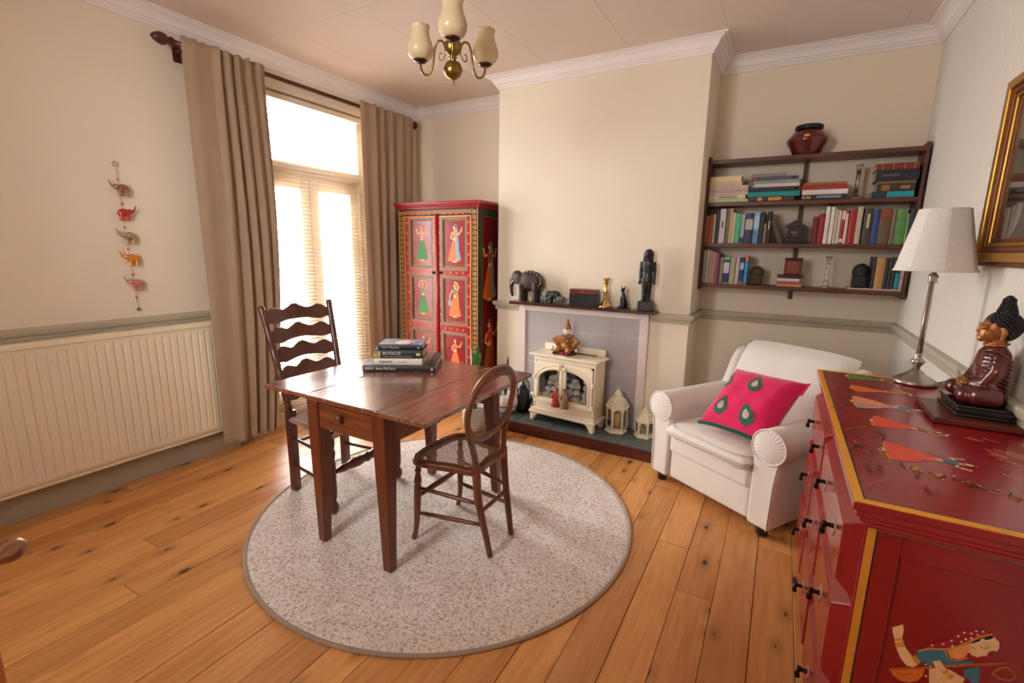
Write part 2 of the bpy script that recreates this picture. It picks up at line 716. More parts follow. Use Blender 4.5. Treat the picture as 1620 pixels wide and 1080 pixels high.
# garden door (window_1): frame, transom, two glazed leaves
FRAME = plain('window_paint', (236, 218, 192), 0.45, var=0.03)
wm = MB()
fx0, fx1 = XL - 0.14, XL - 0.07
wm.box(fx0 - 0.02, fx1 + 0.02, WY0, WY0 + 0.06, WZ0, WZ1)
wm.box(fx0 - 0.02, fx1 + 0.02, WY1 - 0.06, WY1, WZ0, WZ1)
wm.box(fx0 - 0.02, fx1 + 0.02, WY0 + 0.06, WY1 - 0.06, WZ1 - 0.06, WZ1)
wm.box(fx0 - 0.02, fx1 + 0.02, WY0 + 0.06, WY1 - 0.06, WZ0, WZ0 + 0.03)
win = S('window_1', wm, FRAME, 'tall glazed garden door with fanlight behind the venetian blind', bevel=0.004)
o = O('transom', MB().box(fx0 - 0.02, fx1 + 0.025, WY0 + 0.06, WY1 - 0.06, 1.955, 2.045), FRAME, win, bevel=0.005)
ymid = 0.5 * (WY0 + WY1)
for y0, y1 in ((WY0 + 0.062, ymid - 0.002), (ymid + 0.002, WY1 - 0.062)):
    lf = MB()
    st = 0.085
    lf.box(fx0, fx1, y0, y0 + st, WZ0 + 0.032, 1.953)
    lf.box(fx0, fx1, y1 - st, y1, WZ0 + 0.032, 1.953)
    lf.box(fx0, fx1, y0 + st, y1 - st, 1.86, 1.953)
    lf.box(fx0, fx1, y0 + st, y1 - st, WZ0 + 0.032, 0.26)
    lf.box(fx0 + 0.015, fx1 - 0.015, y0 + st, y1 - st, 1.405, 1.43)
    lfo = O('door_leaf', lf, FRAME, win, bevel=0.004)
    O('pane', MB().box(fx0 + 0.032, fx0 + 0.036, y0 + st, y1 - st, 1.43, 1.86), GLASS, lfo)
    O('pane', MB().box(fx0 + 0.032, fx0 + 0.036, y0 + st, y1 - st, 0.26, 1.405), GLASS, lfo)
O('pane', MB().box(fx0 + 0.032, fx0 + 0.036, WY0 + 0.06, WY1 - 0.06, 2.045, WZ1 - 0.06), GLASS, win)
# added window behind the camera, lights the chimney breast from the viewer's side
wm = MB()
a, b, c, d = FW
for (x0, x1, z0, z1) in ((a, a + 0.06, c, d), (b - 0.06, b, c, d), (a + 0.06, b - 0.06, c, c + 0.06), (a + 0.06, b - 0.06, d - 0.06, d),
                         (0.5 * (a + b) - 0.03, 0.5 * (a + b) + 0.03, c + 0.06, d - 0.06)):
    wm.box(x0, x1, YF - 0.18, YF - 0.11, z0, z1)
w2 = S('added_window', wm, FRAME, 'added two-light window giving fill light from behind the viewer', bevel=0.004)
for x0, x1 in ((a + 0.06, 0.5 * (a + b) - 0.03), (0.5 * (a + b) + 0.03, b - 0.06)):
    O('pane', MB().box(x0, x1, YF - 0.15, YF - 0.146, c + 0.06, d - 0.06), GLASS, w2)

# outside: paved yard and a pale garden wall
gm = MB().box(-9, 4, -8, 9, -0.3, -0.25)
S('ground', gm, plain('yard_paving', (190, 184, 172), 0.9, var=0.1, vscale=3), 'pale paved yard outside the garden door')
# ================================================================== WINDOW DRESSING
BLIND = fabric('blind_slat_white', (240, 232, 220), 60, 0.02, 0.02, 0.5, 0.0, transl=0.6)
bl = T('venetian_blind', 'white venetian blind covering the garden door between the curtains', 'blind', (-3.345, 2.66, 2.46))
O('headrail', MB().box(-3.375, -3.325, 2.135, 3.195, 2.465, 2.505), FRAME, bl, bevel=0.004)
BX = -3.35
nsl = 79
slat = MB()
th = math.radians(14)
prof = []
for i in range(5):
    t = (i / 4 - 0.5) * 0.030
    sag = 0.0018 * (1 - (2 * i / 4 - 1) ** 2)
    prof.append((t * math.cos(th), -t * math.sin(th) + sag))
vs, fs = [], []
for y in (2.14, 3.19):
    vs += [(BX + px, y, pz) for px, pz in prof]
for i in range(4):
    fs.append((i, i + 1, 5 + i + 1, 5 + i))
slat.add(vs, fs, None, True)
s0 = O('slat', slat, BLIND, None, solid=0.0009, recalc=False)
zs = [2.445 - 0.0295 * k for k in range(nsl)]
for k, z in enumerate(zs):
    s_ = s0 if k == 0 else s0.copy()
    if k:
        COL.objects.link(s_)
    s_.parent = bl
    s_.location = (-bl.location.x, -bl.location.y, z - bl.location.z)
zb = zs[-1] - 0.03
O('bottom_rail', MB().box(BX - 0.014, BX + 0.014, 2.14, 3.19, zb - 0.012, zb + 0.004), FRAME, bl, bevel=0.003)
for y in (2.32, 2.66, 3.02):
    for dx in (-0.013, 0.013):
        O('ladder_cord', MB().tube([(BX + dx, y, zb), (BX + dx, y, 2.47)], 0.0009, 5), FRAME, bl)

CURT = fabric('beige_curtain_linen', (178, 152, 126), 520, 0.5, 0.06, 0.95, 0.25, transl=0.10)
LINING = fabric('curtain_lining', (206, 190, 170), 300, 0.2, 0.04, 0.95, 0.1, transl=0.2)


def curtain(label, ytop0, ytop1, ybot0, ybot1, seedv, nf, zhem, lead, folds):
    r = random.Random(seedv)
    ph = [r.uniform(0, 6.28) for _ in range(6)]
    c = T('curtain', label, 'curtain', (-3.18, 0.5 * (ytop0 + ytop1), zhem))

    def fn(u, v):
        z = zhem + (2.60 - zhem) * v
        k = v ** 0.8
        uw = u + 0.012 * math.sin(7 * u + ph[1])
        bell = 0.055 * math.sin(PI * min(1, v * 1.05)) * lead
        y = (ybot0 * (1 - k) + ytop0 * k) * (1 - uw) + (ybot1 * (1 - k) + ytop1 * k + bell) * uw
        # irregular folds: narrow and close at the heading, broad and soft at the hem
        f = 0.0
        for (ut, ub, wt, wb, at, ab) in folds:
            c0 = ut * k + ub * (1 - k)
            w0 = wt * k + wb * (1 - k)
            a0 = at * k + ab * (1 - k)
            f += a0 * math.exp(-((u - c0) / w0) ** 2)
        soft = 0.010 * math.sin(2 * PI * 1.6 * u + ph[2] + 0.8 * v)
        x = -3.170 + f + soft * (1 - 0.5 * v) + 0.0025 * math.sin(9 * v + 12 * u + ph[0])
        if v > 0.93:
            x = max(x, -3.190)
        z += (0.004 * math.sin(60 * u) if v > 0.985 else 0)
        y += 0.010 * math.sin(2 * PI * nf * u) * v * (u > 0.3)
        return (x, y, z)
    O('drape', MB().grid(fn, 260, 70), CURT, c, solid=0.003)
    # deep hem
    def hem(u, v):
        p = fn(u, v * 0.028)
        return (p[0] + 0.0028, p[1], p[2])
    O('hem', MB().grid(hem, 260, 3), CURT, c, solid=0.001)
    return c


curtain('long beige curtain nearest the radiator', 1.685, 2.20, 1.69, 2.06, 5, 6, 0.075, 1.0,
        [(0.10, 0.06, 0.07, 0.10, 0.010, 0.016), (0.36, 0.30, 0.024, 0.07, 0.030, 0.020), (0.43, 0.47, 0.020, 0.05, -0.016, -0.026), (0.49, 0.56, 0.022, 0.05, 0.032, 0.030), (0.56, 0.66, 0.018, 0.04, -0.014, -0.034),
         (0.62, 0.74, 0.024, 0.045, 0.034, 0.034), (0.70, 0.82, 0.020, 0.04, -0.014, -0.026), (0.77, 0.89, 0.026, 0.04, 0.030, 0.030), (0.85, 0.95, 0.020, 0.03, -0.014, -0.022), (0.92, 1.0, 0.026, 0.04, 0.026, 0.020)])
curtain('long beige curtain tucked behind the painted wardrobe', 3.03, 3.70, 3.03, 3.52, 11, 7, 0.06, 0.0,
        [(0.05, 0.08, 0.05, 0.07, 0.012, 0.02), (0.22, 0.26, 0.03, 0.05, 0.030, 0.030), (0.29, 0.34, 0.02, 0.035, -0.014, -0.028), (0.37, 0.42, 0.026, 0.04, 0.030, 0.032), (0.45, 0.52, 0.02, 0.04, -0.014, -0.028),
         (0.53, 0.61, 0.026, 0.04, 0.030, 0.030), (0.62, 0.70, 0.02, 0.04, -0.012, -0.024), (0.70, 0.79, 0.035, 0.05, 0.026, 0.028), (0.88, 0.92, 0.05, 0.05, 0.016, 0.02)])

RODW = wood('dark_rod_wood', (92, 42, 28), (58, 24, 16), 'Y', 1.5, 0.35)
rod = T('curtain_rod', 'dark turned wooden curtain rod above the garden door', 'curtain rod', (-3.215, 2.65, 2.565))
O('pole', MB().tube([(-3.215, 1.66, 2.565), (-3.215, 3.72, 2.565)], 0.0155, 16), RODW, rod)
fp = [(0.0155, 0), (0.024, 0.004), (0.026, 0.014), (0.018, 0.022), (0.018, 0.03), (0.03, 0.044), (0.034, 0.06), (0.031, 0.078), (0.02, 0.1), (0.006, 0.115), (0, 0.117)]
for sgn, y in ((-1, 1.66), (1, 3.72)):
    xf = Matrix.Translation((-3.215, y, 2.565)) @ Matrix.Rotation(-sgn * PI / 2, 4, 'X')
    O('finial', MB().lathe([(r_, z_ * (1 if sgn < 0 else 0.55)) for r_, z_ in fp], 20, xf=xf), RODW, rod)
for y in (1.72, 3.68):
    bm_ = MB().box(-3.314, -3.215, y - 0.012, y + 0.012, 2.535, 2.552)
    bm_.box(-3.314, -3.303, y - 0.022, y + 0.022, 2.49, 2.6)
    O('bracket', bm_, RODW, rod, bevel=0.003)

# ================================================================== RADIATOR
RADP = plain('radiator_enamel', (240, 226, 196), 0.38, var=0.015)
ra = T('radiator', 'long cream panel radiator under the dado rail', 'radiator', (-3.25, 0.85, 0.17))
RY0, RY1, RX = 0.02, 1.79, -3.212


def rad_fn(u, v):
    y = RY0 + 0.008 + (RY1 - RY0 - 0.016) * u
    z = 0.178 + (0.884 - 0.178) * v
    t = ((y - RY0) / 0.0405) % 1.0
    g = max(0.0, 1 - abs(t - 0.5) / 0.16)
    fade = min(1, max(0, (v - 0.055) / 0.03)) * min(1, max(0, (0.985 - v) / 0.02))
    return (RX - 0.009 * g * fade, y, z)


nv = 12
pm = MB()
vlist = [0, 0.05, 0.06, 0.075, 0.085, 0.3, 0.6, 0.9, 0.962, 0.972, 0.982, 0.99, 1.0]
nu = 43 * 12
vs = [rad_fn(i / nu, vv) for vv in vlist for i in range(nu + 1)]
fs = [(j * (nu + 1) + i, j * (nu + 1) + i + 1, (j + 1) * (nu + 1) + i + 1, (j + 1) * (nu + 1) + i) for j in range(len(vlist) - 1) for i in range(nu)]
pm.add(vs, fs, None, True)
O('front_panel', pm, RADP, ra, solid=0.002)
O('rear_panel', MB().box(-3.285, -3.275, RY0 + 0.01, RY1 - 0.01, 0.178, 0.884), RADP, ra, bevel=0.003)
tm = MB().box(-3.29, RX + 0.004, RY0, RY1, 0.884, 0.892)
O('top_lip', tm, RADP, ra, bevel=0.003)
tg = MB().box(-3.288, RX - 0.006, RY0 + 0.004, RY1 - 0.004, 0.892, 0.926)
O('top_grille', tg, RADP, ra, bevel=0.008)
O('bottom_seam', MB().box(RX - 0.006, RX + 0.004, RY0, RY1, 0.168, 0.182), RADP, ra, bevel=0.003)
for y in (RY0, RY1):
    O('side_panel', MB().box(-3.288, RX, y - 0.003, y + 0.003, 0.178, 0.92), RADP, ra, bevel=0.002)
for y in (0.3, 1.5):
    O('bracket', MB().box(-3.3145, -3.286, y - 0.015, y + 0.015, 0.25, 0.85), RADP, ra)
vp = MB().tube([(-3.25, 1.83, 0.0), (-3.25, 1.83, 0.2), (-3.25, 1.8, 0.21), (-3.25, 1.78, 0.21)], 0.0075, 8)
O('feed_pipe', vp, RADP, ra)
O('feed_pipe', MB().tube([(-3.25, -0.02, 0.0), (-3.25, -0.02, 0.2), (-3.25, 0.03, 0.21)], 0.0075, 8), RADP, ra)

# ================================================================== RUG
def rug_mat():
    m, nt, b = nodes_of('oatmeal_loop_pile')
    v = tex_coord(nt)
    n1 = noise_tex(nt, v, 78, 3, 0.4)
    n2 = noise_tex(nt, v, 9, 3)
    vo = nt.nodes.new('ShaderNodeTexVoronoi')
    vo.inputs['Scale'].default_value = 105
    nt.links.new(v, vo.inputs['Vector'])
    c1 = ramp(nt, n1.outputs['Fac'], [(0.33, lin((186, 168, 154))), (0.45, lin((236, 226, 216))), (0.62, lin((254, 250, 246)))])
    c2 = ramp(nt, n2.outputs['Fac'], [(0.3, lin((244, 236, 228))), (0.7, lin((253, 250, 247)))])
    nt.links.new(mixc(nt, 1.0, c1, c2, 'MULTIPLY'), b.inputs['Base Color'])
    b.inputs['Roughness'].default_value = 0.95
    b.inputs['Specular IOR Level'].default_value = 0.15
    b.inputs['Sheen Weight'].default_value = 0.2
    mx = nt.nodes.new('ShaderNodeMath')
    mx.operation = 'MULTIPLY_ADD'
    mx.inputs[1].default_value = -1.3
    nt.links.new(vo.outputs['Distance'], mx.inputs[0])
    nt.links.new(n1.outputs['Fac'], mx.inputs[2])
    bump(nt, b, mx.outputs[0], 0.55, 0.006)
    return m


RUGM = rug_mat()
BIND = fabric('rug_binding_taupe', (172, 150, 130), 300, 0.4)
RC = (-1.484, 1.941)
rug = T('rug', 'round oatmeal loop-pile rug under the table', 'rug', (RC[0], RC[1], 0.0))
rm = MB()
rv, rf = [(RC[0], RC[1], 0.0095)], []
NR, NA = 110, 240
for i in range(1, NR + 1):
    r_ = 0.985 * i / NR
    for k in range(NA):
        a_ = 2 * PI * k / NA
        x_, y_ = RC[0] + r_ * math.cos(a_), RC[1] + r_ * math.sin(a_)
        h_ = 0.0095 + 0.0018 * mnoise.noise((x_ * 48, y_ * 48, 0.3)) + 0.001 * mnoise.noise((x_ * 9, y_ * 9, 2.0))
        if i == NR:
            h_ = 0.004
        rv.append((x_, y_, h_))
for k in range(NA):
    rf.append((0, 1 + k, 1 + (k + 1) % NA))
for i in range(NR - 1):
    for k in range(NA):
        a_, b_ = 1 + i * NA + k, 1 + i * NA + (k + 1) % NA
        rf.append((a_, a_ + NA, b_ + NA, b_))
rm.add(rv, rf, None, True)
po = O('pile', rm, RUGM, rug, recalc=False)
O('binding', MB().tube([(RC[0] + 0.99 * math.cos(2 * PI * k / 120), RC[1] + 0.99 * math.sin(2 * PI * k / 120), 0.0062) for k in range(120)],
                       0.006, 8, True, flat=(1, 1.8)), BIND, rug)
RT = 0.0135   # top of the pile

# ================================================================== TABLE
MAHOG = wood('polished_mahogany', (146, 82, 48), (84, 40, 22), 'X', 0.8, 0.2, (0.3, 0.75), coat=0.5, bmp=0.06)
MAHOGZ = wood('mahogany_leg', (130, 64, 36), (76, 33, 18), 'Z', 0.9, 0.32, (0.3, 0.75), coat=0.2, bmp=0.08)
MAHOGY = wood('mahogany_top_boards', (154, 88, 54), (92, 46, 26), 'Y', 0.8, 0.26, (0.28, 0.78), coat=1.0, bmp=0.02)
MAHOGY.node_tree.nodes['Principled BSDF'].inputs['Specular IOR Level'].default_value = 0.9
MAHOGY.node_tree.nodes['Principled BSDF'].inputs['Coat IOR'].default_value = 1.7
tb = T('drop_leaf_table', 'dark mahogany drop-leaf table with one drawer standing on the round rug', 'table', (-1.6, 1.8, 0))
TZ = 0.755
TY0, TY1 = 1.345, 2.235
O('table_top', MB().box(-1.842, -1.394, TY0, TY1, TZ - 0.022, TZ), MAHOGY, tb, bevel=0.005)
O('leaf', MB().box(-2.145, -1.8435, TY0 + 0.004, TY1 - 0.03, TZ - 0.021, TZ - 0.0005), MAHOGY, tb, bevel=0.005)
O('leaf', MB().box(-1.3925, -1.135, TY0, TY1 + 0.02, TZ - 0.021, TZ - 0.0005), MAHOGY, tb, bevel=0.005)
for (tx, ty), (bx, by) in (((-1.395, 1.392), (-1.376, 1.377)), ((-1.805, 1.392), (-1.806, 1.384)), ((-1.36, 2.19), (-1.34, 2.225)), ((-1.805, 2.19), (-1.805, 2.203))):
    lm = MB().taper((bx, by, RT), (0.021, 0.021), (tx, ty, 0.60), (0.035, 0.035))
    lm.taper((tx, ty, 0.60), (0.035, 0.035), (tx, ty, TZ - 0.022), (0.035, 0.035))
    O('leg', lm, MAHOGZ, tb, bevel=0.003)
fr = MB()
fr.box(-1.772, -1.428, 1.366, 1.384, 0.603, 0.632)      # rail under the drawer
fr.box(-1.772, -1.428, 1.366, 1.384, 0.722, TZ - 0.022)
fr.box(-1.83, -1.81, 1.425, 2.16, 0.6, TZ - 0.022)
fr.box(-1.385, -1.365, 1.425, 2.16, 0.6, TZ - 0.022)
fr.box(-1.772, -1.39, 2.185, 2.205, 0.6, TZ - 0.022)
O('apron', fr, MAHOG, tb, bevel=0.002)
dr = O('drawer', MB().box(-1.768, -1.432, 1.363, 1.70, 0.634, 0.720), MAHOG, tb, bevel=0.003)
kp = [(0.008, 0), (0.008, 0.006), (0.014, 0.012), (0.019, 0.02), (0.018, 0.028), (0.01, 0.033), (0, 0.034)]
O('knob', MB().lathe(kp, 20, xf=Matrix.Translation((-1.618, 1.363, 0.681)) @ Matrix.Rotation(PI / 2, 4, 'X')), MAHOGZ, dr)
for y in (1.52, 2.08):
    O('leaf_support', MB().box(-1.365, -1.20, y - 0.014, y + 0.014, 0.69, TZ - 0.022), MAHOG, tb, bevel=0.006)
    O('leaf_support', MB().box(-2.02, -1.83, y - 0.014, y + 0.014, 0.69, TZ - 0.022), MAHOG, tb, bevel=0.006)

# ================================================================== CANE CHAIR
CHW = wood('cane_chair_walnut', (136, 76, 46), (84, 42, 24), 'Z', 1.0, 0.33, (0.3, 0.75), coat=0.25)
CANE = plain('woven_cane', (168, 128, 92), 0.6, var=0.15, vscale=40)
cc = T('cane_chair', 'balloon-back wooden chair with a cane seat on the round rug', 'chair', (-1.26, 1.79, 0))


def smooth_pts(pts, n=6, closed=False):
    pts = [Vector(p) for p in pts]
    out = []
    m_ = len(pts)
    rng = range(m_ if closed else m_ - 1)
    for i in rng:
        p0 = pts[i - 1] if (i > 0 or closed) else pts[i]
        p1, p2 = pts[i], pts[(i + 1) % m_]
        p3 = pts[(i + 2) % m_] if (i + 2 < m_ or closed) else p2
        for k in range(n):
            t = k / n
            out.append(0.5 * ((2 * p1) + (p2 - p0) * t + (2 * p0 - 5 * p1 + 4 * p2 - p3) * t * t + (3 * p1 - p0 - 3 * p2 + p3) * t ** 3))
    if not closed:
        out.append(pts[-1])
    return out


def interp(vals, n):
    m_ = len(vals)
    out = []
    for i in range((m_ - 1) * n + 1):
        t = i / n
        k = min(int(t), m_ - 2)
        out.append(vals[k] + (vals[k + 1] - vals[k]) * (t - k))
    return out


SZ = 0.44
outer = smooth_pts([(-1.105, 1.655), (-1.105, 1.80), (-1.105, 1.94), (-1.22, 1.972), (-1.38, 2.0), (-1.445, 1.97), (-1.468, 1.88), (-1.472, 1.795),
                    (-1.468, 1.71), (-1.445, 1.62), (-1.38, 1.592), (-1.22, 1.625)], 5, True)
cxs, cys = -1.29, 1.797
inner = []
for p in outer:
    d = Vector((p.x - cxs, p.y - cys))
    l = d.length
    inner.append((cxs + d.x * (l - 0.042) / l, cys + d.y * (l - 0.042) / l))
outer2 = [(p.x, p.y) for p in outer]
O('seat_frame', MB().ring(outer2, inner, lambda u, v, d: (u, v, d), SZ - 0.03, SZ), CHW, cc, bevel=0.006)


def clip_line(poly, p, d):
    """parameters along p + t d where the line is inside the polygon"""
    ts = []
    n = len(poly)
    for i in range(n):
        a_, b_ = Vector(poly[i]), Vector(poly[(i + 1) % n])
        e = b_ - a_
        den = d.x * e.y - d.y * e.x
        if abs(den) < 1e-12:
            continue
        q = a_ - p
        t = (q.x * e.y - q.y * e.x) / den
        s = (q.x * d.y - q.y * d.x) / den
        if 0 <= s < 1:
            ts.append(t)
    ts.sort()
    return list(zip(ts[::2], ts[1::2]))


cm = MB()
for (dx, dy, z, step, hw) in ((1, 0, 0.4315, 0.0165, 0.0019), (0, 1, 0.4325, 0.0165, 0.0019), (1, 1, 0.4335, 0.0233, 0.0013), (1, -1, 0.4342, 0.0233, 0.0013)):
    d = Vector((dx, dy)).normalized()
    nn = Vector((-d.y, d.x))
    for k in range(-24, 25):
        p = Vector((cxs, cys)) + nn * step * k
        for t0, t1 in clip_line(inner, p, d):
            a_, b_ = p + d * (t0 - 0.006), p + d * (t1 + 0.006)
            q = [a_ + nn * hw, b_ + nn * hw, b_ - nn * hw, a_ - nn * hw]
            cm.add([(v_.x, v_.y, z) for v_ in q] + [(v_.x, v_.y, z + 0.0008) for v_ in q],
                   [(3, 2, 1, 0), (4, 5, 6, 7), (0, 1, 5, 4), (2, 3, 7, 6)])
co = O('cane_weave', cm, CANE, cc)
co['kind'] = 'stuff'


def zpath(y, z):
    return (-1.115 + 0.065 * max(0, (z - SZ) / 0.44) ** 1.3, y, z)


loop = [zpath(1.672, 0.445), zpath(1.640, 0.53), zpath(1.592, 0.62), zpath(1.556, 0.70), zpath(1.556, 0.775), zpath(1.596, 0.84), zpath(1.668, 0.878), zpath(1.745, 0.889),
        zpath(1.825, 0.876), zpath(1.898, 0.828), zpath(1.93, 0.755), zpath(1.928, 0.68), zpath(1.912, 0.60), zpath(1.908, 0.52), zpath(1.915, 0.445)]
lp = smooth_pts(loop, 6)
rads = interp([0.019, 0.017, 0.017, 0.017, 0.018, 0.021, 0.026, 0.027, 0.026, 0.021, 0.018, 0.017, 0.017, 0.017, 0.019], 6)
O('backrest', MB().tube(lp, rads, 12, flat=(0.72, 1.0), up=(1, 0, 0)), CHW, cc)
arc = smooth_pts([zpath(1.578, 0.655), zpath(1.63, 0.605), zpath(1.69, 0.582), zpath(1.75, 0.577), zpath(1.81, 0.585), zpath(1.87, 0.608), zpath(1.918, 0.65)], 6)
O('back_rail', MB().tube(arc, 0.0165, 10, flat=(0.7, 1.0), up=(1, 0, 0)), CHW, cc)
for ys_, foot in (((1.672), (-1.043, 1.682)), ((1.915), (-1.047, 1.886))):
    pts = smooth_pts([(foot[0], foot[1], RT), (-1.072, foot[1] * 0.6 + ys_ * 0.4, 0.14), (-1.102, ys_, 0.28), (-1.113, ys_, 0.40), (-1.114, ys_, 0.455)], 5)
    O('leg', MB().tube(pts, interp([0.0135, 0.0155, 0.018, 0.0195, 0.019], 5), 10, flat=(1.05, 0.95)), CHW, cc)
for fy, ty in ((1.613, 1.625), (1.982, 1.968)):
    zz = [0.415, 0.40, 0.385, 0.375, 0.365, 0.35, 0.33, 0.315, 0.305, 0.29, 0.20, 0.1, 0.045, RT]
    rr = [0.016, 0.013, 0.012, 0.017, 0.012, 0.014, 0.018, 0.019, 0.014, 0.0185, 0.017, 0.0135, 0.012, 0.0135]
    pts = []
    for z_ in zz:
        t = 1 - z_ / 0.415
        pts.append((-1.415 - 0.012 * t - 0.02 * max(0, t - 0.7) / 0.3 * max(0, t - 0.7) / 0.3, ty + (fy - ty) * t, z_))
    O('leg', MB().tube(pts, rr, 12), CHW, cc)


def stick(a_, b_, r_=0.0085, bulge=1.25):
    pts = [Vector(a_).lerp(Vector(b_), k / 6) for k in range(7)]
    return MB().tube(pts, [r_ * (1 + (bulge - 1) * math.sin(PI * k / 6)) for k in range(7)], 8)


for fy, by in ((1.622, 1.676), (1.972, 1.905)):
    O('stretcher', stick((-1.425, fy, 0.285), (-1.098, by, 0.265)), CHW, cc)
    O('stretcher', stick((-1.43, fy - 0.004, 0.155), (-1.08, by, 0.165)), CHW, cc)
O('stretcher', stick((-1.425, 1.622, 0.235), (-1.425, 1.972, 0.235), 0.009, 1.7), CHW, cc)
O('stretcher', stick((-1.095, 1.676, 0.225), (-1.095, 1.905, 0.225)), CHW, cc)

# ================================================================== LADDER-BACK CHAIR
LADW = wood('ladder_chair_oak', (108, 52, 34), (60, 26, 17), 'Z', 1.0, 0.3, (0.3, 0.75), coat=0.3)
RUSH = fabric('woven_rush', (150, 112, 88), 160, 0.8, 0.15)
lc = T('ladder_back_chair', 'tall dark ladder-back chair with a rush seat beside the garden door', 'chair', (-2.17, 1.81, 0))
YT = ((1.628, 1.61), (1.998, 2.07))     # seat-level / top y of the two rear posts


def post(y0, y1, z):
    t = max(0, (z - 0.46) / 0.62)
    return Vector((-2.355 - 0.165 * t ** 1.1, y0 + (y1 - y0) * t, z))


for y0, y1 in YT:
    pm_ = MB().taper((-2.355, y0, RT), (0.021, 0.021), (-2.355, y0, 0.50), (0.022, 0.022))
    O('leg', pm_, LADW, lc, bevel=0.003)
    zz = [0.49, 0.51, 0.53, 0.56, 0.66, 0.72, 0.73, 0.75, 0.83, 0.84, 0.86, 0.95, 0.96, 0.98, 1.05, 1.068, 1.08, 1.086]
    rr = [0.017, 0.021, 0.017, 0.019, 0.020, 0.019, 0.0165, 0.019, 0.019, 0.0165, 0.019, 0.018, 0.016, 0.0185, 0.018, 0.019, 0.017, 0.008]
    O('back_post', MB().tube([post(y0, y1, z_) for z_ in zz], rr, 14), LADW, lc)
for k in range(5):
    zc = 1.018 - 0.109 * k
    A_ = post(*YT[0], zc)
    B_ = post(*YT[1], zc)
    N = 40
    top, bot = [], []
    for i in range(N + 1):
        t = i / N
        s = abs(2 * t - 1)
        crest = 0.5 + 0.5 * math.cos(2 * PI * (1 - s) * 1.55 + PI * 1.1)
        tz = 0.034 + 0.012 * math.cos(PI * (2 * t - 1) * 2.9) - 0.012 * s ** 2 + 0.016 * (1 - s) ** 0.7
        bz = -0.042 + (0.016 * (1 - (s / 0.62) ** 2) if s < 0.62 else 0.0) + (0.012 * ((s - 0.68) / 0.32) if s > 0.68 else 0)
        top.append((t, tz))
        bot.append((t, bz))
    sm = MB()

    def sl(t, dz, d):
        p = A_.lerp(B_, t)
        lean = -0.26
        return (p.x - 0.03 * math.sin(PI * t) + d + lean * dz, p.y, p.z + dz)
    vs, fs = [], []
    for i in range(N + 1):
        vs += [sl(top[i][0], top[i][1], 0.006), sl(top[i][0], top[i][1], -0.006), sl(bot[i][0], bot[i][1], -0.006), sl(bot[i][0], bot[i][1], 0.006)]
    for i in range(N):
        a_, b_ = 4 * i, 4 * i + 4
        for q in range(4):
            fs.append((a_ + q, a_ + (q + 1) % 4, b_ + (q + 1) % 4, b_ + q))
    fs += [(0, 1, 2, 3), (4 * N + 3, 4 * N + 2, 4 * N + 1, 4 * N)]
    sm.add(vs, fs)
    O('back_slat', sm, LADW, lc, bevel=0.002)
# rush seat: four woven triangles falling to the centre
q = [(-2.37, 1.625), (-2.37, 2.0), (-1.945, 2.055), (-1.945, 1.562)]
cx_, cy_ = -2.15, 1.81
seatm = MB()


def rush_pt(a_, b_, t, s):
    """t along the edge, s from edge (0) to the centre (1)"""
    e = Vector((a_[0] + (b_[0] - a_[0]) * t, a_[1] + (b_[1] - a_[1]) * t))
    p = e.lerp(Vector((cx_, cy_)), s)
    return (p.x, p.y, 0.462 + 0.006 * math.sin(PI * min(1, s * 1.4)) - 0.010 * s + 0.0016 * math.cos(2 * PI * s * 15))


for i in range(4):
    a_, b_ = q[i], q[(i + 1) % 4]
    seatm.grid(lambda u, v: rush_pt(a_, b_, u, v * 0.999), 12, 60)
ob = [(p[0], p[1]) for p in q]
for i in range(4):
    a_, b_ = q[i], q[(i + 1) % 4]
    seatm.tube([(a_[0], a_[1], 0.45), (b_[0], b_[1], 0.45)], 0.0155, 10)
seatm.poly([(p[0], p[1], 0.44) for p in q])
O('rush_seat', seatm, RUSH, lc, recalc=False)
for fx, fy in ((-1.958, 1.565), (-1.948, 2.045)):
    zz = [RT, 0.03, 0.05, 0.07, 0.085, 0.10, 0.13, 0.30, 0.31, 0.33, 0.36, 0.38, 0.40, 0.46, 0.475]
    rr = [0.016, 0.026, 0.029, 0.022, 0.014, 0.02, 0.022, 0.022, 0.017, 0.021, 0.024, 0.018, 0.023, 0.023, 0.016]
    O('leg', MB().tube([(fx, fy, z_) for z_ in zz], rr, 14), LADW, lc)
for ys_ in ((1.628, 1.565), (1.998, 2.045)):
    O('stretcher', stick((-2.35, ys_[0], 0.335), (-1.955, ys_[1], 0.335), 0.009, 1.2), LADW, lc)
    O('stretcher', stick((-2.35, ys_[0], 0.17), (-1.955, ys_[1], 0.17), 0.009, 1.2), LADW, lc)
O('stretcher', stick((-2.355, 1.63, 0.30), (-2.355, 1.995, 0.30), 0.009, 1.1), LADW, lc)
pts = [Vector((-1.953, 1.57 + 0.47 * k / 20, 0.245)) for k in range(21)]
rr = [0.011, 0.013, 0.018, 0.023, 0.018, 0.024, 0.027, 0.029, 0.027, 0.021, 0.030, 0.021, 0.027, 0.029, 0.027, 0.024, 0.018, 0.023, 0.018, 0.013, 0.011]
O('front_stretcher', MB().tube(pts, rr, 12), LADW, lc)

# ================================================================== ARMCHAIR
ARMF = fabric('ivory_upholstery', (236, 226, 214), 600, 0.25, 0.04, 0.95, 0.3)
ARMA = math.atan2(-0.53, 0.85)
ac = T('armchair', 'ivory upholstered armchair with rolled arms in the alcove', 'armchair', (-0.262, 2.70, 0), ARMA)
AO = dict(world=False)
body = MB().box(-0.27, 0.27, 0.02, 0.72, 0.055, 0.245)
O('base', body, ARMF, ac, bevel=0.02, bseg=4, **AO)
O('front_border', MB().box(-0.268, 0.268, 0.0, 0.06, 0.225, 0.33), ARMF, ac, bevel=0.025, bseg=5, **AO)


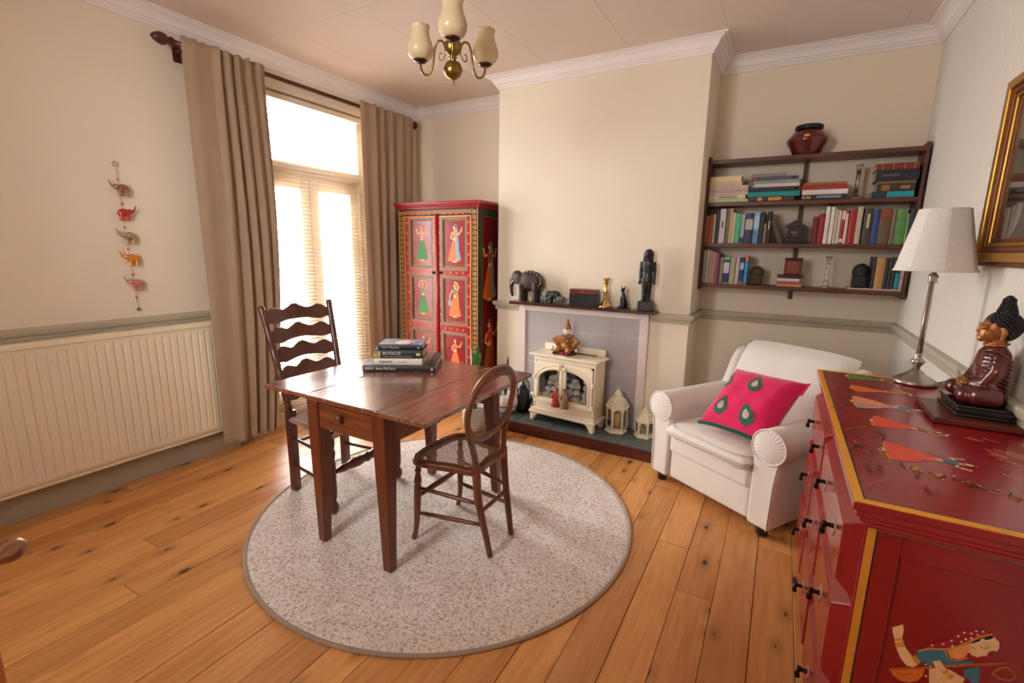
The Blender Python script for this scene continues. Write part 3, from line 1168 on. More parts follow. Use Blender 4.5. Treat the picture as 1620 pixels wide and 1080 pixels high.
def cush_box(x0, x1, y0, y1, z0, z1, puff, n=26, e=0.10):
    """soft box: rounded rim and crowned faces"""
    m = MB()
    for sgn in (1, -1):
        def fn(u, v):
            a_, b_ = 2 * u - 1, 2 * v - 1
            x = 0.5 * (x0 + x1) + 0.5 * (x1 - x0) * a_
            y = 0.5 * (y0 + y1) + 0.5 * (y1 - y0) * b_
            k = max(0, 1 - a_ ** 6) ** 0.5 * max(0, 1 - b_ ** 6) ** 0.5
            hz = 0.5 * (z1 - z0)
            z = 0.5 * (z0 + z1) + sgn * (hz * k ** 0.55 + puff * (1 - a_ * a_) * (1 - b_ * b_))
            return (x, y, z)
        m.grid(fn, n, n)
    return m


sc_ = O('seat_cushion', cush_box(-0.272, 0.272, -0.035, 0.52, 0.315, 0.42, 0.022), ARMF, ac, **AO)
pp = []
for sx in range(40):
    a_ = 2 * PI * sx / 40
    pp.append((0.268 * max(-1, min(1, 1.28 * math.cos(a_))), 0.24 + 0.277 * max(-1, min(1, 1.28 * math.sin(a_))), 0.367))
for zz_ in (0.335, 0.405):
    O('piping', MB().tube([(p[0], p[1], zz_) for p in pp], 0.0045, 6, True), ARMF, sc_, **AO)
for sg, nm in ((-1, 'l'), (1, 'r')):
    cxa, cza, rad = 0.352, 0.49, 0.088
    prof = [(0.275, 0.055), (0.395, 0.055), (0.398, 0.18), (0.402, 0.30), (0.412, 0.38)]
    for k in range(17):
        a_ = math.radians(-52 + k * 262 / 16)
        prof.append((cxa + rad * math.cos(a_), cza + rad * math.sin(a_)))
    prof += [(0.275, 0.40)]
    am = MB().prism([(sg * u, v) for u, v in prof], lambda u, v, d: (u, d, v), 0.0, 0.63, smooth=True)
    ao = O('arm', am, ARMF, ac, bevel=0.014, bseg=3, **AO)
    # gathered scroll facing
    fc = MB()
    NF = 64

    def scroll(u, v):
        a_ = 2 * PI * u
        r_ = rad * 0.97 * v
        pl = 0.0025 * math.sin(a_ * 26) * v * v * (0.5 if v > 0.97 else 1)
        return (sg * cxa + r_ * math.cos(a_), -0.002 - 0.014 * (1 - v ** 2.4) - pl * 0.8, cza + r_ * math.sin(a_))
    fc.grid(scroll, NF * 2, 8)
    O('scroll_facing', fc, ARMF, ao, **AO)
    pr = [(sg * (cxa + rad * math.cos(2 * PI * k / 40)), -0.003, cza + rad * math.sin(2 * PI * k / 40)) for k in range(40)]
    O('piping', MB().tube(pr, 0.0045, 6, True), ARMF, ao, **AO)
    side = [(sg * 0.388, -0.004, 0.06), (sg * 0.391, -0.004, 0.18), (sg * 0.394, -0.004, 0.30), (sg * 0.402, -0.004, 0.38), (sg * 0.41, -0.003, 0.43)]
    O('piping', MB().tube(smooth_pts(side, 4), 0.0035, 6), ARMF, ao, **AO)
bk = MB()
NB = 20


def back_fn(side):
    def fn(u, v):
        a_ = 2 * u - 1
        x = 0.352 * a_ * (1 - 0.03 * v)
        k = max(0, 1 - abs(a_) ** 7) ** 0.5
        top = max(0, 1 - max(0, (v - 0.72) / 0.28) ** 3) ** 0.5
        z = 0.30 + 0.56 * v - 0.02 * abs(a_) ** 4 * v
        th_ = 0.095 * k * top
        y = 0.53 + 0.19 * v + (0.055 * v * v) - side * th_ + (-0.018 * (1 - a_ * a_) * math.sin(PI * v) if side > 0 else 0)
        return (x, y, z)
    return fn


bk.grid(back_fn(1), NB, 24)
bk.grid(back_fn(-1), NB, 24)
O('backrest', bk, ARMF, ac, **AO)
for sg in (-1, 1):
    wg = MB().prism([(0.46, 0.40), (0.70, 0.40), (0.79, 0.60), (0.83, 0.74), (0.815, 0.785), (0.76, 0.80), (0.70, 0.785), (0.655, 0.72), (0.60, 0.60)],
                    lambda u, v, d: (sg * (0.335 + d), u, v), 0.0, 0.055)
    O('wing', wg, ARMF, ac, bevel=0.02, bseg=4, **AO)
rear = MB().prism([(0.60, 0.055), (0.70, 0.055), (0.72, 0.40), (0.80, 0.78), (0.72, 0.80), (0.6, 0.4)], lambda u, v, d: (d, u, v), -0.33, 0.33)
O('rear_panel', rear, ARMF, ac, bevel=0.015, bseg=3, **AO)
FOOTW = plain('dark_foot_wood', (48, 26, 20), 0.3)
for x_, y_ in ((-0.34, 0.045), (0.34, 0.045), (-0.32, 0.65), (0.32, 0.65)):
    O('foot', MB().lathe([(0.018, 0), (0.026, 0.006), (0.03, 0.02), (0.028, 0.034), (0.034, 0.044), (0.034, 0.056)], 16, (x_, y_, 0)), FOOTW, ac, **AO)

# ------------------------------------------------------------------ cushion
PINK = fabric('magenta_cotton', (226, 24, 92), 380, 0.3, 0.10, 0.8, 0.4)
GREENF = fabric('green_embroidery', (46, 104, 82), 380, 0.4, 0.15, 0.8, 0.2)
PALEF = fabric('pale_embroidery', (208, 172, 160), 380, 0.4, 0.1, 0.8, 0.2)
DKG = fabric('dark_green_edging', (10, 84, 66), 380, 0.3)
E1 = Vector((0.339, -0.21, 0.012)).normalized()
E2v = Vector((0.14, 0.30, 0.30))
E2v = (E2v - E1 * E2v.dot(E1)).normalized()
E3 = E1.cross(E2v)
if E3.y > 0:
    E3 = -E3
CW = 0.205
CORG = Vector((-0.318, 2.775, 0.462)) + E1 * CW + E2v * CW + E3 * 0.012
cu = T('cushion', 'bright pink cushion with green paisley motifs on the armchair', 'cushion', tuple(CORG))


def cush(a_, b_, side):
    x = CW * a_ * (1 - 0.055 * (1 - b_ * b_))
    y = CW * b_ * (1 - 0.055 * (1 - a_ * a_))
    k = (max(0, 1 - a_ ** 4) * max(0, 1 - b_ ** 4)) ** 0.62
    wr = 0.004 * math.sin(9 * a_ + 4 * b_) * math.sin(7 * b_ - 2 * a_) * k
    h = 0.074 * k + wr
    return CORG + E1 * x + E2v * y + E3 * (side * h)


cm = MB()
for sd in (1, -1):
    cm.grid(lambda u, v: cush(2 * u - 1, 2 * v - 1, sd), 36, 36)
O('cover', cm, PINK, cu)
bd = MB().tube([cush(-1 + 2 * k / 30, -0.985, 1) - E2v * 0.004 for k in range(31)], 0.011, 8)
O('border', bd, DKG, cu)
fl_ = MB()
fa = [cush(0.99, 0.99, 1), cush(0.99, 0.62, 1), cush(0.99, 0.64, 1) + E1 * 0.022 - E2v * 0.012, cush(0.99, 0.99, 1) + E1 * 0.014 + E2v * 0.008]
fl_.poly(fa)
O('edge_flap', fl_, PINK, cu, solid=0.004)


def paisley(ca, cb, size, ang, core=True):
    def shape(scale, jag):
        pts = []
        for k in range(36):
            t = 2 * PI * k / 36
            r_ = 1 + (0.10 * (1 if k % 2 else -1) if jag else 0)
            x = 0.62 * math.sin(t) * (1 - 0.35 * math.cos(t)) * r_
            y = (math.cos(t) * r_)
            x += 0.35 * max(0, y) ** 2
            pts.append((x * scale, y * scale))
        return pts
    for sc, mt, off, jag in ((1.0, GREENF, 0.0016, True), (0.46, PALEF, 0.0028, False)):
        mm = MB()
        ctr = None
        vs = []
        for (x, y) in [(0, 0)] + shape(sc * size, jag):
            xr = x * math.cos(ang) - y * math.sin(ang)
            yr = x * math.sin(ang) + y * math.cos(ang)
            a_, b_ = max(-0.985, min(0.985, ca + xr)), max(-0.985, min(0.985, cb + yr))
            vs.append(cush(a_, b_, 1) + E3 * off)
        # two rings so the motif follows the curved cover
        c0 = vs[0]
        outer_ = vs[1:]
        mid = []
        for (x, y) in shape(sc * size * 0.55, False):
            xr = x * math.cos(ang) - y * math.sin(ang)
            yr = x * math.sin(ang) + y * math.cos(ang)
            mid.append(cush(max(-0.985, min(0.985, ca + xr)), max(-0.985, min(0.985, cb + yr)), 1) + E3 * off)
        n = len(outer_)
        allv = [c0] + mid + outer_
        fs = []
        for k in range(n):
            l = (k + 1) % n
            fs.append((0, 1 + k, 1 + l))
            fs.append((1 + k, 1 + n + k, 1 + n + l, 1 + l))
        mm.add(allv, fs, None, True)
        O('paisley_motif', mm, mt, cu, recalc=False)


paisley(0.02, 0.45, 0.29, 0.40)
paisley(-0.50, -0.48, 0.29, 0.40)
paisley(0.30, -0.55, 0.31, 0.75)
paisley(-0.90, 0.42, 0.28, 0.4)
# ================================================================== PAINTED FURNITURE
REDL = plain('red_lacquer', (146, 18, 26), 0.26, var=0.10, vscale=5, coat=0.25)
REDD = plain('red_lacquer_dark', (112, 16, 22), 0.3, var=0.10, vscale=5, coat=0.2)
REDM = plain('moulding_red', (156, 24, 34), 0.28, var=0.08, coat=0.25)
GOLDP = plain('ochre_paint', (232, 160, 34), 0.4, var=0.08, vscale=20)
PAINT = {k: plain('paint_' + k, c, 0.45, var=0.10, vscale=60) for k, c in dict(
    red=(176, 34, 30), crimson=(160, 18, 34), skin=(238, 186, 132), skin2=(232, 150, 84), gold=(214, 140, 44), teal=(62, 118, 130),
    black=(26, 22, 18), pearl=(228, 224, 214), orange=(226, 108, 28), rust=(176, 88, 42), green=(62, 138, 66), pink=(232, 140, 140),
    blue=(120, 160, 190), olive=(118, 128, 62), white=(236, 226, 208), coral=(226, 78, 48), brown=(74, 40, 18), ochre=(206, 140, 46),
    peach=(236, 150, 110), darkgreen=(40, 56, 28), grey=(150, 160, 160)).items()}


class Paint:
    """thin coats of paint laid on a flat face; fn(u, v, n) -> 3-D with n along the face normal"""

    def __init__(self, fn):
        self.fn, self.mb, self.n = fn, MB(), 0.0006

    def poly(self, col, pts):
        self.n += 0.00004
        self.mb.poly([self.fn(u, v, self.n) for u, v in pts], PAINT[col])

    def strip(self, col, pts, w, closed=False):
        self.n += 0.00004
        n = len(pts)
        L, R_ = [], []
        for i in range(n):
            a = Vector(pts[i - 1] if (i or closed) else pts[i])
            b = Vector(pts[(i + 1) % n] if (i < n - 1 or closed) else pts[i])
            d = (b - a).normalized()
            nn = Vector((-d.y, d.x)) * (w / 2)
            p = Vector(pts[i])
            L.append(p + nn)
            R_.append(p - nn)
        for i in range(n if closed else n - 1):
            j = (i + 1) % n
            self.mb.poly([self.fn(q.x, q.y, self.n) for q in (L[i], L[j], R_[j], R_[i])], PAINT[col])

    def disc(self, col, c, r, seg=10, ry=None):
        self.poly(col, [(c[0] + r * math.cos(2 * PI * k / seg), c[1] + (ry or r) * math.sin(2 * PI * k / seg)) for k in range(seg)])

    def ringd(self, col, c, r, w, seg=10):
        self.strip(col, [(c[0] + r * math.cos(2 * PI * k / seg), c[1] + r * math.sin(2 * PI * k / seg)) for k in range(seg)], w, True)

    def rect_line(self, col, x0, x1, y0, y1, w):
        self.strip(col, [(x0, y0), (x1, y0)], w)
        self.strip(col, [(x0, y1), (x1, y1)], w)
        self.strip(col, [(x0, y0), (x0, y1)], w)
        self.strip(col, [(x1, y0), (x1, y1)], w)

    def done(self, name, parent, world=True):
        return O(name, self.mb, PAINT['gold'], parent, world=world, recalc=False)


def lady(P_, cx, z0, h, skirt, skirt2=None, top='pink', veil=None, arms='up', pot=None, hem='gold', bell=0.20, flip=1):
    """a folk-painted dancing lady, h tall, feet at z0"""
    def q(u, v):
        return (cx + flip * u * h, z0 + v * h)
    if veil:
        P_.poly(veil, [q(-0.02, 0.93), q(0.05, 0.97), q(0.09, 0.88), q(0.13, 0.5), q(0.15, 0.12), q(0.06, 0.10), q(0.04, 0.6)])
    for s in (-1, 1):
        P_.poly('skin', [q(0.03 * s - 0.03, 0.07), q(0.03 * s + 0.03, 0.07), q(0.03 * s + 0.04, 0.0), q(0.03 * s - 0.05, 0.0)])
    P_.poly(skirt, [q(-0.055, 0.56), q(0.055, 0.56), q(0.10, 0.46), q(bell * 0.62, 0.36), q(bell * 0.9, 0.18), q(bell, 0.06), q(bell * 0.5, 0.03), q(0, 0.045), q(-bell * 0.5, 0.03), q(-bell, 0.06), q(-bell * 0.9, 0.18), q(-bell * 0.62, 0.36), q(-0.10, 0.46)])
    if skirt2:
        P_.poly(skirt2, [q(0.02, 0.55), q(0.06, 0.54), q(0.12, 0.36), q(bell * 0.92, 0.10), q(bell * 0.3, 0.04)])
    P_.strip(hem, [q(-bell, 0.06), q(-bell * 0.5, 0.035), q(0, 0.05), q(bell * 0.5, 0.035), q(bell, 0.06)], 0.018 * h)
    P_.poly('skin', [q(-0.05, 0.55), q(0.05, 0.55), q(0.045, 0.63), q(-0.045, 0.63)])
    P_.poly(top, [q(-0.045, 0.62), q(0.045, 0.62), q(0.085, 0.76), q(0.03, 0.79), q(-0.03, 0.79), q(-0.085, 0.76)])
    A = {'up': [[(-0.08, 0.75), (-0.15, 0.82), (-0.10, 0.94), (-0.01, 0.985)], [(0.08, 0.75), (0.15, 0.82), (0.11, 0.94), (0.01, 0.985)]],
         'wide': [[(-0.08, 0.75), (-0.15, 0.72), (-0.19, 0.86)], [(0.08, 0.75), (0.15, 0.72), (0.20, 0.86)]],
         'hold': [[(-0.08, 0.75), (-0.12, 0.62), (-0.03, 0.58)], [(0.08, 0.75), (0.14, 0.70), (0.22, 0.82)]],
         'pot': [[(-0.08, 0.75), (-0.14, 0.64), (-0.18, 0.52)], [(0.08, 0.75), (0.14, 0.84), (0.06, 0.96), (-0.02, 0.97)]]}[arms]
    for a in A:
        P_.strip('skin', [q(*p) for p in a], 0.038 * h)
    P_.poly('skin', [q(-0.02, 0.78), q(0.02, 0.78), q(0.02, 0.82), q(-0.02, 0.82)])
    P_.disc('black', q(0.012, 0.885), 0.05 * h)
    P_.disc('skin', q(-0.01, 0.87), 0.042 * h)
    P_.disc('gold', q(0.0, 0.935), 0.018 * h, 6)
    P_.strip('gold', [q(-0.04, 0.79), q(0, 0.765), q(0.04, 0.79)], 0.012 * h)
    if pot:
        P_.disc(pot, q(-0.17, 0.40), 0.055 * h, ry=0.10 * h)
    if arms == 'hold':
        P_.poly('ochre', [q(0.19, 0.79), q(0.25, 0.84), q(0.24, 0.90), q(0.20, 0.87)])


# ------------------------------------------------------------------ wardrobe
WX0, WX1, WFY, WBY = -3.03, -2.185, 3.30, 3.83
wd = T('painted_wardrobe', 'tall red wardrobe painted with dancing ladies in the window corner', 'wardrobe', (0.5 * (WX0 + WX1), 3.56, 0))
bdy = MB()
bdy.box(WX0, WX0 + 0.06, WFY, WFY + 0.03, 0.10, 1.745)
bdy.box(WX1 - 0.06, WX1, WFY, WFY + 0.03, 0.10, 1.745)
bdy.box(WX0 + 0.06, WX1 - 0.06, WFY, WFY + 0.03, 1.69, 1.745)
bdy.box(WX0 + 0.06, WX1 - 0.06, WFY, WFY + 0.03, 0.10, 0.17)
bdy.box(WX0, WX0 + 0.02, WFY + 0.03, WBY, 0.10, 1.745)
bdy.box(WX1 - 0.02, WX1, WFY + 0.03, WBY, 0.10, 1.745)
bdy.box(WX0, WX1, WBY - 0.015, WBY, 0.1, 1.745)
O('carcass', bdy, REDD, wd, bevel=0.003)
cr = MB()
for z0, z1, o_ in ((1.745, 1.762, 0.012), (1.762, 1.775, 0.024), (1.775, 1.802, 0.034)):
    cr.box(WX0 - o_, WX1 + o_, WFY - o_, WBY, z0, z1)
O('cornice', cr, REDM, wd, bevel=0.005)
pl = MB().box(WX0 - 0.01, WX1 + 0.01, WFY - 0.012, WBY, 0.0, 0.10)
O('plinth', pl, REDD, wd, bevel=0.005)
rows = [(1.246, 1.667), (0.775, 1.176), (0.30, 0.692)]
figs = {0: [dict(skirt='green', skirt2=None, top='pink', arms='wide', hem='pink'), dict(skirt='green', top='olive', arms='up', hem='gold'), dict(skirt='orange', top='pink', arms='hold')],
        1: [dict(skirt='orange', skirt2='blue', top='ochre', veil='blue', arms='hold'), dict(skirt='orange', top='olive', arms='pot', pot='grey', veil='orange'), dict(skirt='orange', top='orange', arms='hold')]}
for di, (x0, x1, px0, px1) in enumerate(((-2.968, -2.612, -2.90, -2.652), (-2.588, -2.247, -2.551, -2.30))):
    dm = MB()
    zc = [0.172] + [z for r_ in reversed(rows) for z in r_] + [1.688]
    # stiles and rails round three recessed panels
    dm.box(x0, px0, WFY - 0.006, WFY + 0.016, 0.172, 1.688)
    dm.box(px1, x1, WFY - 0.006, WFY + 0.016, 0.172, 1.688)
    for a, b in ((zc[0], zc[1]), (zc[2], zc[3]), (zc[4], zc[5]), (zc[6], zc[7])):
        dm.box(px0, px1, WFY - 0.006, WFY + 0.016, a, b)
    door = O('door', dm, REDL, wd, bevel=0.002)
    Pd = Paint(lambda u, v, n: (u, WFY - 0.006 - n, v))
    for z0, z1 in rows:
        Pd.rect_line('ochre', px0 - 0.008, px1 + 0.008, z0 - 0.008, z1 + 0.008, 0.006)
        nfl = 4
        for k in range(nfl):
            xx = px0 + (px1 - px0) * (k + 0.5) / nfl
            Pd.disc('coral', (xx, z1 + 0.038), 0.011, 8)
    for side in (x0, x1):
        inn = px0 if side == x0 else px1
        xm = 0.5 * (side + inn)
        for k in range(17):
            Pd.disc('coral', (xm, 0.24 + 0.087 * k), 0.011, 8)
    Pd.strip('gold', [(x0 + 0.006, 0.175), (x0 + 0.006, 1.685)] if di == 0 else [(x1 - 0.006, 0.175), (x1 - 0.006, 1.685)], 0.010)
    Pd.strip('gold', [(x0, 1.682), (x1, 1.682)], 0.008)
    Pd.done('painted_flowers', door)
    for ri, (z0, z1) in enumerate(rows):
        pan = O('panel', MB().box(px0, px1, WFY + 0.006, WFY + 0.012, z0, z1), REDL, door)
        mo = MB()
        fn = lambda u, v, d: (u, d, v)
        mo.ring([(px0, z0), (px1, z0), (px1, z1), (px0, z1)], [(px0 + 0.014, z0 + 0.014), (px1 - 0.014, z0 + 0.014), (px1 - 0.014, z1 - 0.014), (px0 + 0.014, z1 - 0.014)],
                fn, WFY - 0.004, WFY + 0.008, PAINT['darkgreen'])
        mo.ring([(px0 + 0.003, z0 + 0.003), (px1 - 0.003, z0 + 0.003), (px1 - 0.003, z1 - 0.003), (px0 + 0.003, z1 - 0.003)],
                [(px0 + 0.008, z0 + 0.008), (px1 - 0.008, z0 + 0.008), (px1 - 0.008, z1 - 0.008), (px0 + 0.008, z1 - 0.008)], fn, WFY - 0.0055, WFY - 0.004, PAINT['grey'])
        O('moulding', mo, PAINT['darkgreen'], door)
        Pf = Paint(lambda u, v, n: (u, WFY + 0.006 - n, v))
        Pf.rect_line('ochre', px0 + 0.017, px1 - 0.017, z0 + 0.017, z1 - 0.017, 0.005)
        lady(Pf, 0.5 * (px0 + px1), z0 + 0.055, (z1 - z0) * 0.78, **figs[di][ri])
        Pf.done('painted_lady', door)
    kx = -2.632 if di == 0 else -2.566
    O('knob', MB().lathe([(0.008, 0), (0.006, 0.008), (0.012, 0.014), (0.013, 0.02), (0.006, 0.026), (0, 0.027)], 14,
                         xf=Matrix.Translation((kx, WFY - 0.006, 1.21)) @ Matrix.Rotation(PI / 2, 4, 'X')), plain('black_iron', (30, 26, 24), 0.4, 0.6), door)
O('centre_bead', MB().tube([(-2.6, WFY - 0.006, 0.175), (-2.6, WFY - 0.006, 1.70)], 0.017, 14), REDM, wd)
Pb = Paint(lambda u, v, n: (u, WFY - n, v))
for xa in (WX0 + 0.03, WX1 - 0.03):
    Pb.poly('black', [(xa - 0.024, 0.11), (xa + 0.024, 0.11), (xa + 0.024, 1.74), (xa - 0.024, 1.74)])
    Pb.strip('ochre', [(xa - 0.026, 0.11), (xa - 0.026, 1.74)], 0.007)
    Pb.strip('ochre', [(xa + 0.026, 0.11), (xa + 0.026, 1.74)], 0.007)
    for k in range(39):
        Pb.ringd('gold', (xa, 0.135 + 0.0415 * k), 0.012, 0.0075, 8)
Pb.poly('black', [(WX0 + 0.06, 1.695), (WX1 - 0.06, 1.695), (WX1 - 0.06, 1.74), (WX0 + 0.06, 1.74)])
for ph in (0, 1):
    Pb.strip('ochre', [(WX0 + 0.06 + 0.018 * k, 1.704 if (k + ph) % 2 else 1.731) for k in range(41)], 0.007)
Pb.done('painted_border', wd)
Ps = Paint(lambda u, v, n: (WX1 + n, u, v))
Ps.rect_line('darkgreen', WFY + 0.03, WBY - 0.02, 0.14, 1.71, 0.05)
Ps.rect_line('olive', WFY + 0.06, WBY - 0.05, 0.17, 1.68, 0.006)
lady(Ps, 3.48, 0.98, 0.52, 'orange', 'grey', 'rust', 'grey', 'wide')
lady(Ps, 3.48, 0.26, 0.58, 'rust', None, 'coral', 'coral', 'hold')
Ps.done('painted_lady', wd)

# ------------------------------------------------------------------ chest of drawers
CH = T('chest_of_drawers', 'red lacquered chest of drawers painted with ladies beside the armchair', 'chest of drawers', (0.44, 1.85, 0))
KX0, KX1, KY0, KY1, KZ = 0.186, 0.664, 1.172, 2.515, 0.905
tp = MB().box(KX0, KX1, KY0, KY1, KZ - 0.022, KZ)
O('top', tp, REDL, CH, bevel=0.004)
ed = MB()
ed.box(KX0 + 0.001, KX0 + 0.019, KY0 + 0.001, KY1 - 0.001, KZ - 0.004, KZ + 0.0012)
ed.box(KX0 + 0.019, KX1 - 0.001, KY0 + 0.001, KY0 + 0.019, KZ - 0.004, KZ + 0.0012)
ed.box(KX0 + 0.019, KX1 - 0.001, KY1 - 0.019, KY1 - 0.001, KZ - 0.004, KZ + 0.0012)
O('ochre_edging', ed, GOLDP, CH, bevel=0.001)
O('edging_line', MB().box(KX0 + 0.019, KX0 + 0.022, KY0 + 0.019, KY1 - 0.019, KZ - 0.004, KZ + 0.0006).box(KX0 + 0.022, KX1 - 0.002, KY0 + 0.019, KY0 + 0.022, KZ - 0.004, KZ + 0.0006), PAINT['black'], CH)
mo = MB()
for i, (z0, z1, o_) in enumerate(((0.865, 0.883, 0.008), (0.852, 0.865, 0.016), (0.838, 0.852, 0.024))):
    mo.box(KX0 + o_, KX1, KY0 + o_, KY1 - o_, z0, z1)
O('top_moulding', mo, REDM, CH, bevel=0.006, bseg=3)
BX0, BY0, BY1 = 0.222, 1.222, 2.47
cs = MB()
cs.box(BX0, KX1 - 0.004, BY1 - 0.02, BY1, 0.06, 0.838)
cs.box(BX0, KX1 - 0.004, BY0 + 0.02, BY1 - 0.02, 0.06, 0.10)
cs.box(KX1 - 0.016, KX1 - 0.004, BY0 + 0.02, BY1 - 0.02, 0.10, 0.838)
for z in (0.10, 0.361, 0.617, 0.828):
    cs.box(BX0, BX0 + 0.02, BY0 + 0.02, BY1 - 0.02, z, z + 0.014)
cs.box(BX0 + 0.006, KX1 - 0.016, BY0 + 0.02, BY1 - 0.02, 0.36, 0.366)
# near end: framed panel
cs.box(BX0, BX0 + 0.066, BY0, BY0 + 0.02, 0.06, 0.838)
cs.box(KX1 - 0.066, KX1 - 0.004, BY0, BY0 + 0.02, 0.06, 0.838)
cs.box(BX0 + 0.066, KX1 - 0.066, BY0, BY0 + 0.02, 0.775, 0.838)
cs.box(BX0 + 0.066, KX1 - 0.066, BY0, BY0 + 0.02, 0.06, 0.13)
O('carcass', cs, REDL, CH, bevel=0.002)
O('end_panel', MB().box(BX0 + 0.06, KX1 - 0.06, BY0 + 0.0115, BY0 + 0.018, 0.125, 0.78), REDL, CH)
Pe = Paint(lambda u, v, n: (u, BY0 - n, v))
Pe.strip('gold', [(BX0 + 0.012, 0.07), (BX0 + 0.012, 0.83)], 0.016)
Pe.strip('black', [(BX0 + 0.0215, 0.07), (BX0 + 0.0215, 0.83)], 0.003)
Pe.strip('olive', [(BX0 + 0.02, 0.828), (KX1 - 0.01, 0.828)], 0.004)
Pe.done('painted_line', CH)
O('plinth', MB().box(BX0 + 0.01, KX1 - 0.004, BY0 + 0.008, BY1 - 0.008, 0.0, 0.06), REDD, CH)
TANPURA = [
    ('red', 'poly', [(0.3617, 0.4813), (0.4544, 0.5312), (0.4746, 0.473), (0.4886, 0.353), (0.3619, 0.2701), (0.3549, 0.4161)], 0),
    ('skin', 'poly', [(0.3012, 0.5975), (0.3182, 0.6133), (0.3218, 0.5988), (0.3217, 0.579), (0.3305, 0.5587), (0.3463, 0.5407), (0.3568, 0.5273), (0.3503, 0.518), (0.338, 0.5153), (0.3248, 0.53), (0.3137, 0.5529), (0.3077, 0.5735)], 0),
    ('gold', 'poly', [(0.3081, 0.5726), (0.3217, 0.579), (0.3238, 0.5746), (0.3095, 0.5669)], 0),
    ('gold', 'poly', [(0.3106, 0.5636), (0.3256, 0.5708), (0.329, 0.5603), (0.3148, 0.5515)], 0),
    ('teal', 'poly', [(0.3441, 0.5396), (0.3476, 0.5484), (0.356, 0.5664), (0.3687, 0.5738), (0.3943, 0.5841), (0.3997, 0.5674), (0.4146, 0.5659), (0.4401, 0.5787), (0.4427, 0.5711), (0.3744, 0.5339), (0.3657, 0.5411), (0.3605, 0.5338), (0.3536, 0.528)], 0),
    ('gold', 'poly', [(0.3439, 0.539), (0.3476, 0.5488), (0.3598, 0.5367), (0.3553, 0.5269)], 0),
    ('crimson', 'poly', [(0.3508, 0.5593), (0.3624, 0.5753), (0.3752, 0.5918), (0.3963, 0.6109), (0.4048, 0.6328), (0.4132, 0.6444), (0.4331, 0.6535), (0.4495, 0.6557), (0.4594, 0.6538), (0.4452, 0.6385), (0.4273, 0.6168), (0.4124, 0.6008), (0.3942, 0.5851), (0.3687, 0.5738)], 0),
    ('skin2', 'poly', [(0.3972, 0.5844), (0.4151, 0.6021), (0.4286, 0.6175), (0.4304, 0.5962), (0.4269, 0.581), (0.4167, 0.5714), (0.4052, 0.5702)], 0),
    ('gold', 'strip', [(0.3952, 0.5833), (0.4011, 0.5681), (0.4145, 0.5669), (0.4274, 0.5779), (0.4309, 0.583)], 0.0022),
    ('skin', 'poly', [(0.4286, 0.6175), (0.4442, 0.6359), (0.4613, 0.6504), (0.4695, 0.6414), (0.4717, 0.6274), (0.4691, 0.6174), (0.465, 0.6176), (0.4592, 0.6104), (0.458, 0.5999), (0.4538, 0.6), (0.4502, 0.596), (0.4453, 0.5914), (0.4368, 0.5915), (0.4304, 0.5962)], 0),
    ('black', 'poly', [(0.4299, 0.6181), (0.444, 0.6369), (0.4436, 0.6302), (0.4341, 0.619)], 0),
    ('black', 'poly', [(0.4468, 0.6371), (0.4598, 0.6508), (0.462, 0.6454), (0.4524, 0.6365)], 0),
    ('pearl', 'strip', [(0.4328, 0.6177), (0.4439, 0.6281), (0.4455, 0.6365), (0.4526, 0.6351), (0.4633, 0.646), (0.4703, 0.6407), (0.4723, 0.6277), (0.4703, 0.6185)], 0.0016),
    ('black', 'strip', [(0.4447, 0.6182), (0.4529, 0.615), (0.459, 0.6207)], 0.0011),
    ('black', 'strip', [(0.4521, 0.62), (0.4594, 0.6225)], 0.0008),
    ('black', 'strip', [(0.4294, 0.6123), (0.4399, 0.6086)], 0.0013),
    ('gold', 'strip', [(0.3506, 0.5603), (0.3686, 0.5749), (0.394, 0.5862), (0.4123, 0.6018), (0.4268, 0.6199), (0.4421, 0.6403), (0.4593, 0.6543)], 0.0035),
    ('teal', 'poly', [(0.4283, 0.5525), (0.4484, 0.5707), (0.4544, 0.5593), (0.4557, 0.5319), (0.4478, 0.5276), (0.4318, 0.5384)], 0),
    ('skin', 'poly', [(0.3741, 0.5361), (0.3954, 0.5354), (0.4114, 0.5277), (0.4331, 0.5198), (0.3804, 0.4914)], 0),
    ('orange', 'poly', [(0.3104, 0.4927), (0.3682, 0.5237), (0.3677, 0.5047), (0.3607, 0.488), (0.3466, 0.4757), (0.3309, 0.4733), (0.3185, 0.4812)], 0),
    ('black', 'strip', [(0.322, 0.4915), (0.3379, 0.4926), (0.3495, 0.501)], 0.0008),
    ('rust', 'strip', [(0.3105, 0.492), (0.3749, 0.53), (0.4413, 0.5711), (0.4896, 0.5994)], 0.0054),
    ('skin', 'poly', [(0.3785, 0.5476), (0.3893, 0.5565), (0.4013, 0.5408), (0.4079, 0.5419), (0.4341, 0.5328), (0.4318, 0.519), (0.4195, 0.5228), (0.3867, 0.5333)], 0),
    ('gold', 'poly', [(0.3962, 0.5301), (0.4037, 0.5398), (0.4088, 0.5355), (0.4014, 0.5248)], 0),
    ('gold', 'poly', [(0.4045, 0.5241), (0.4119, 0.5348), (0.4186, 0.5292), (0.4115, 0.5173)], 0),
    ('rust', 'loop', [(0.4835, 0.5865), (0.491, 0.5904), (0.5014, 0.5838), (0.5058, 0.573), (0.4993, 0.563), (0.4836, 0.5591), (0.4731, 0.5646), (0.4757, 0.5748)], 0.0054),
]
DOTS = [(0.3723, 0.5859), (0.3888, 0.5965), (0.4007, 0.6108), (0.4039, 0.5993), (0.4093, 0.6265), (0.4169, 0.6388), (0.416, 0.6158), (0.4215, 0.6247), (0.4278, 0.6417), (0.4294, 0.6311), (0.4342, 0.6508), (0.4376, 0.6426), (0.4441, 0.6545), (0.3681, 0.5353), (0.3728, 0.5074), (0.391, 0.4605), (0.419, 0.4762), (0.4381, 0.4961)]
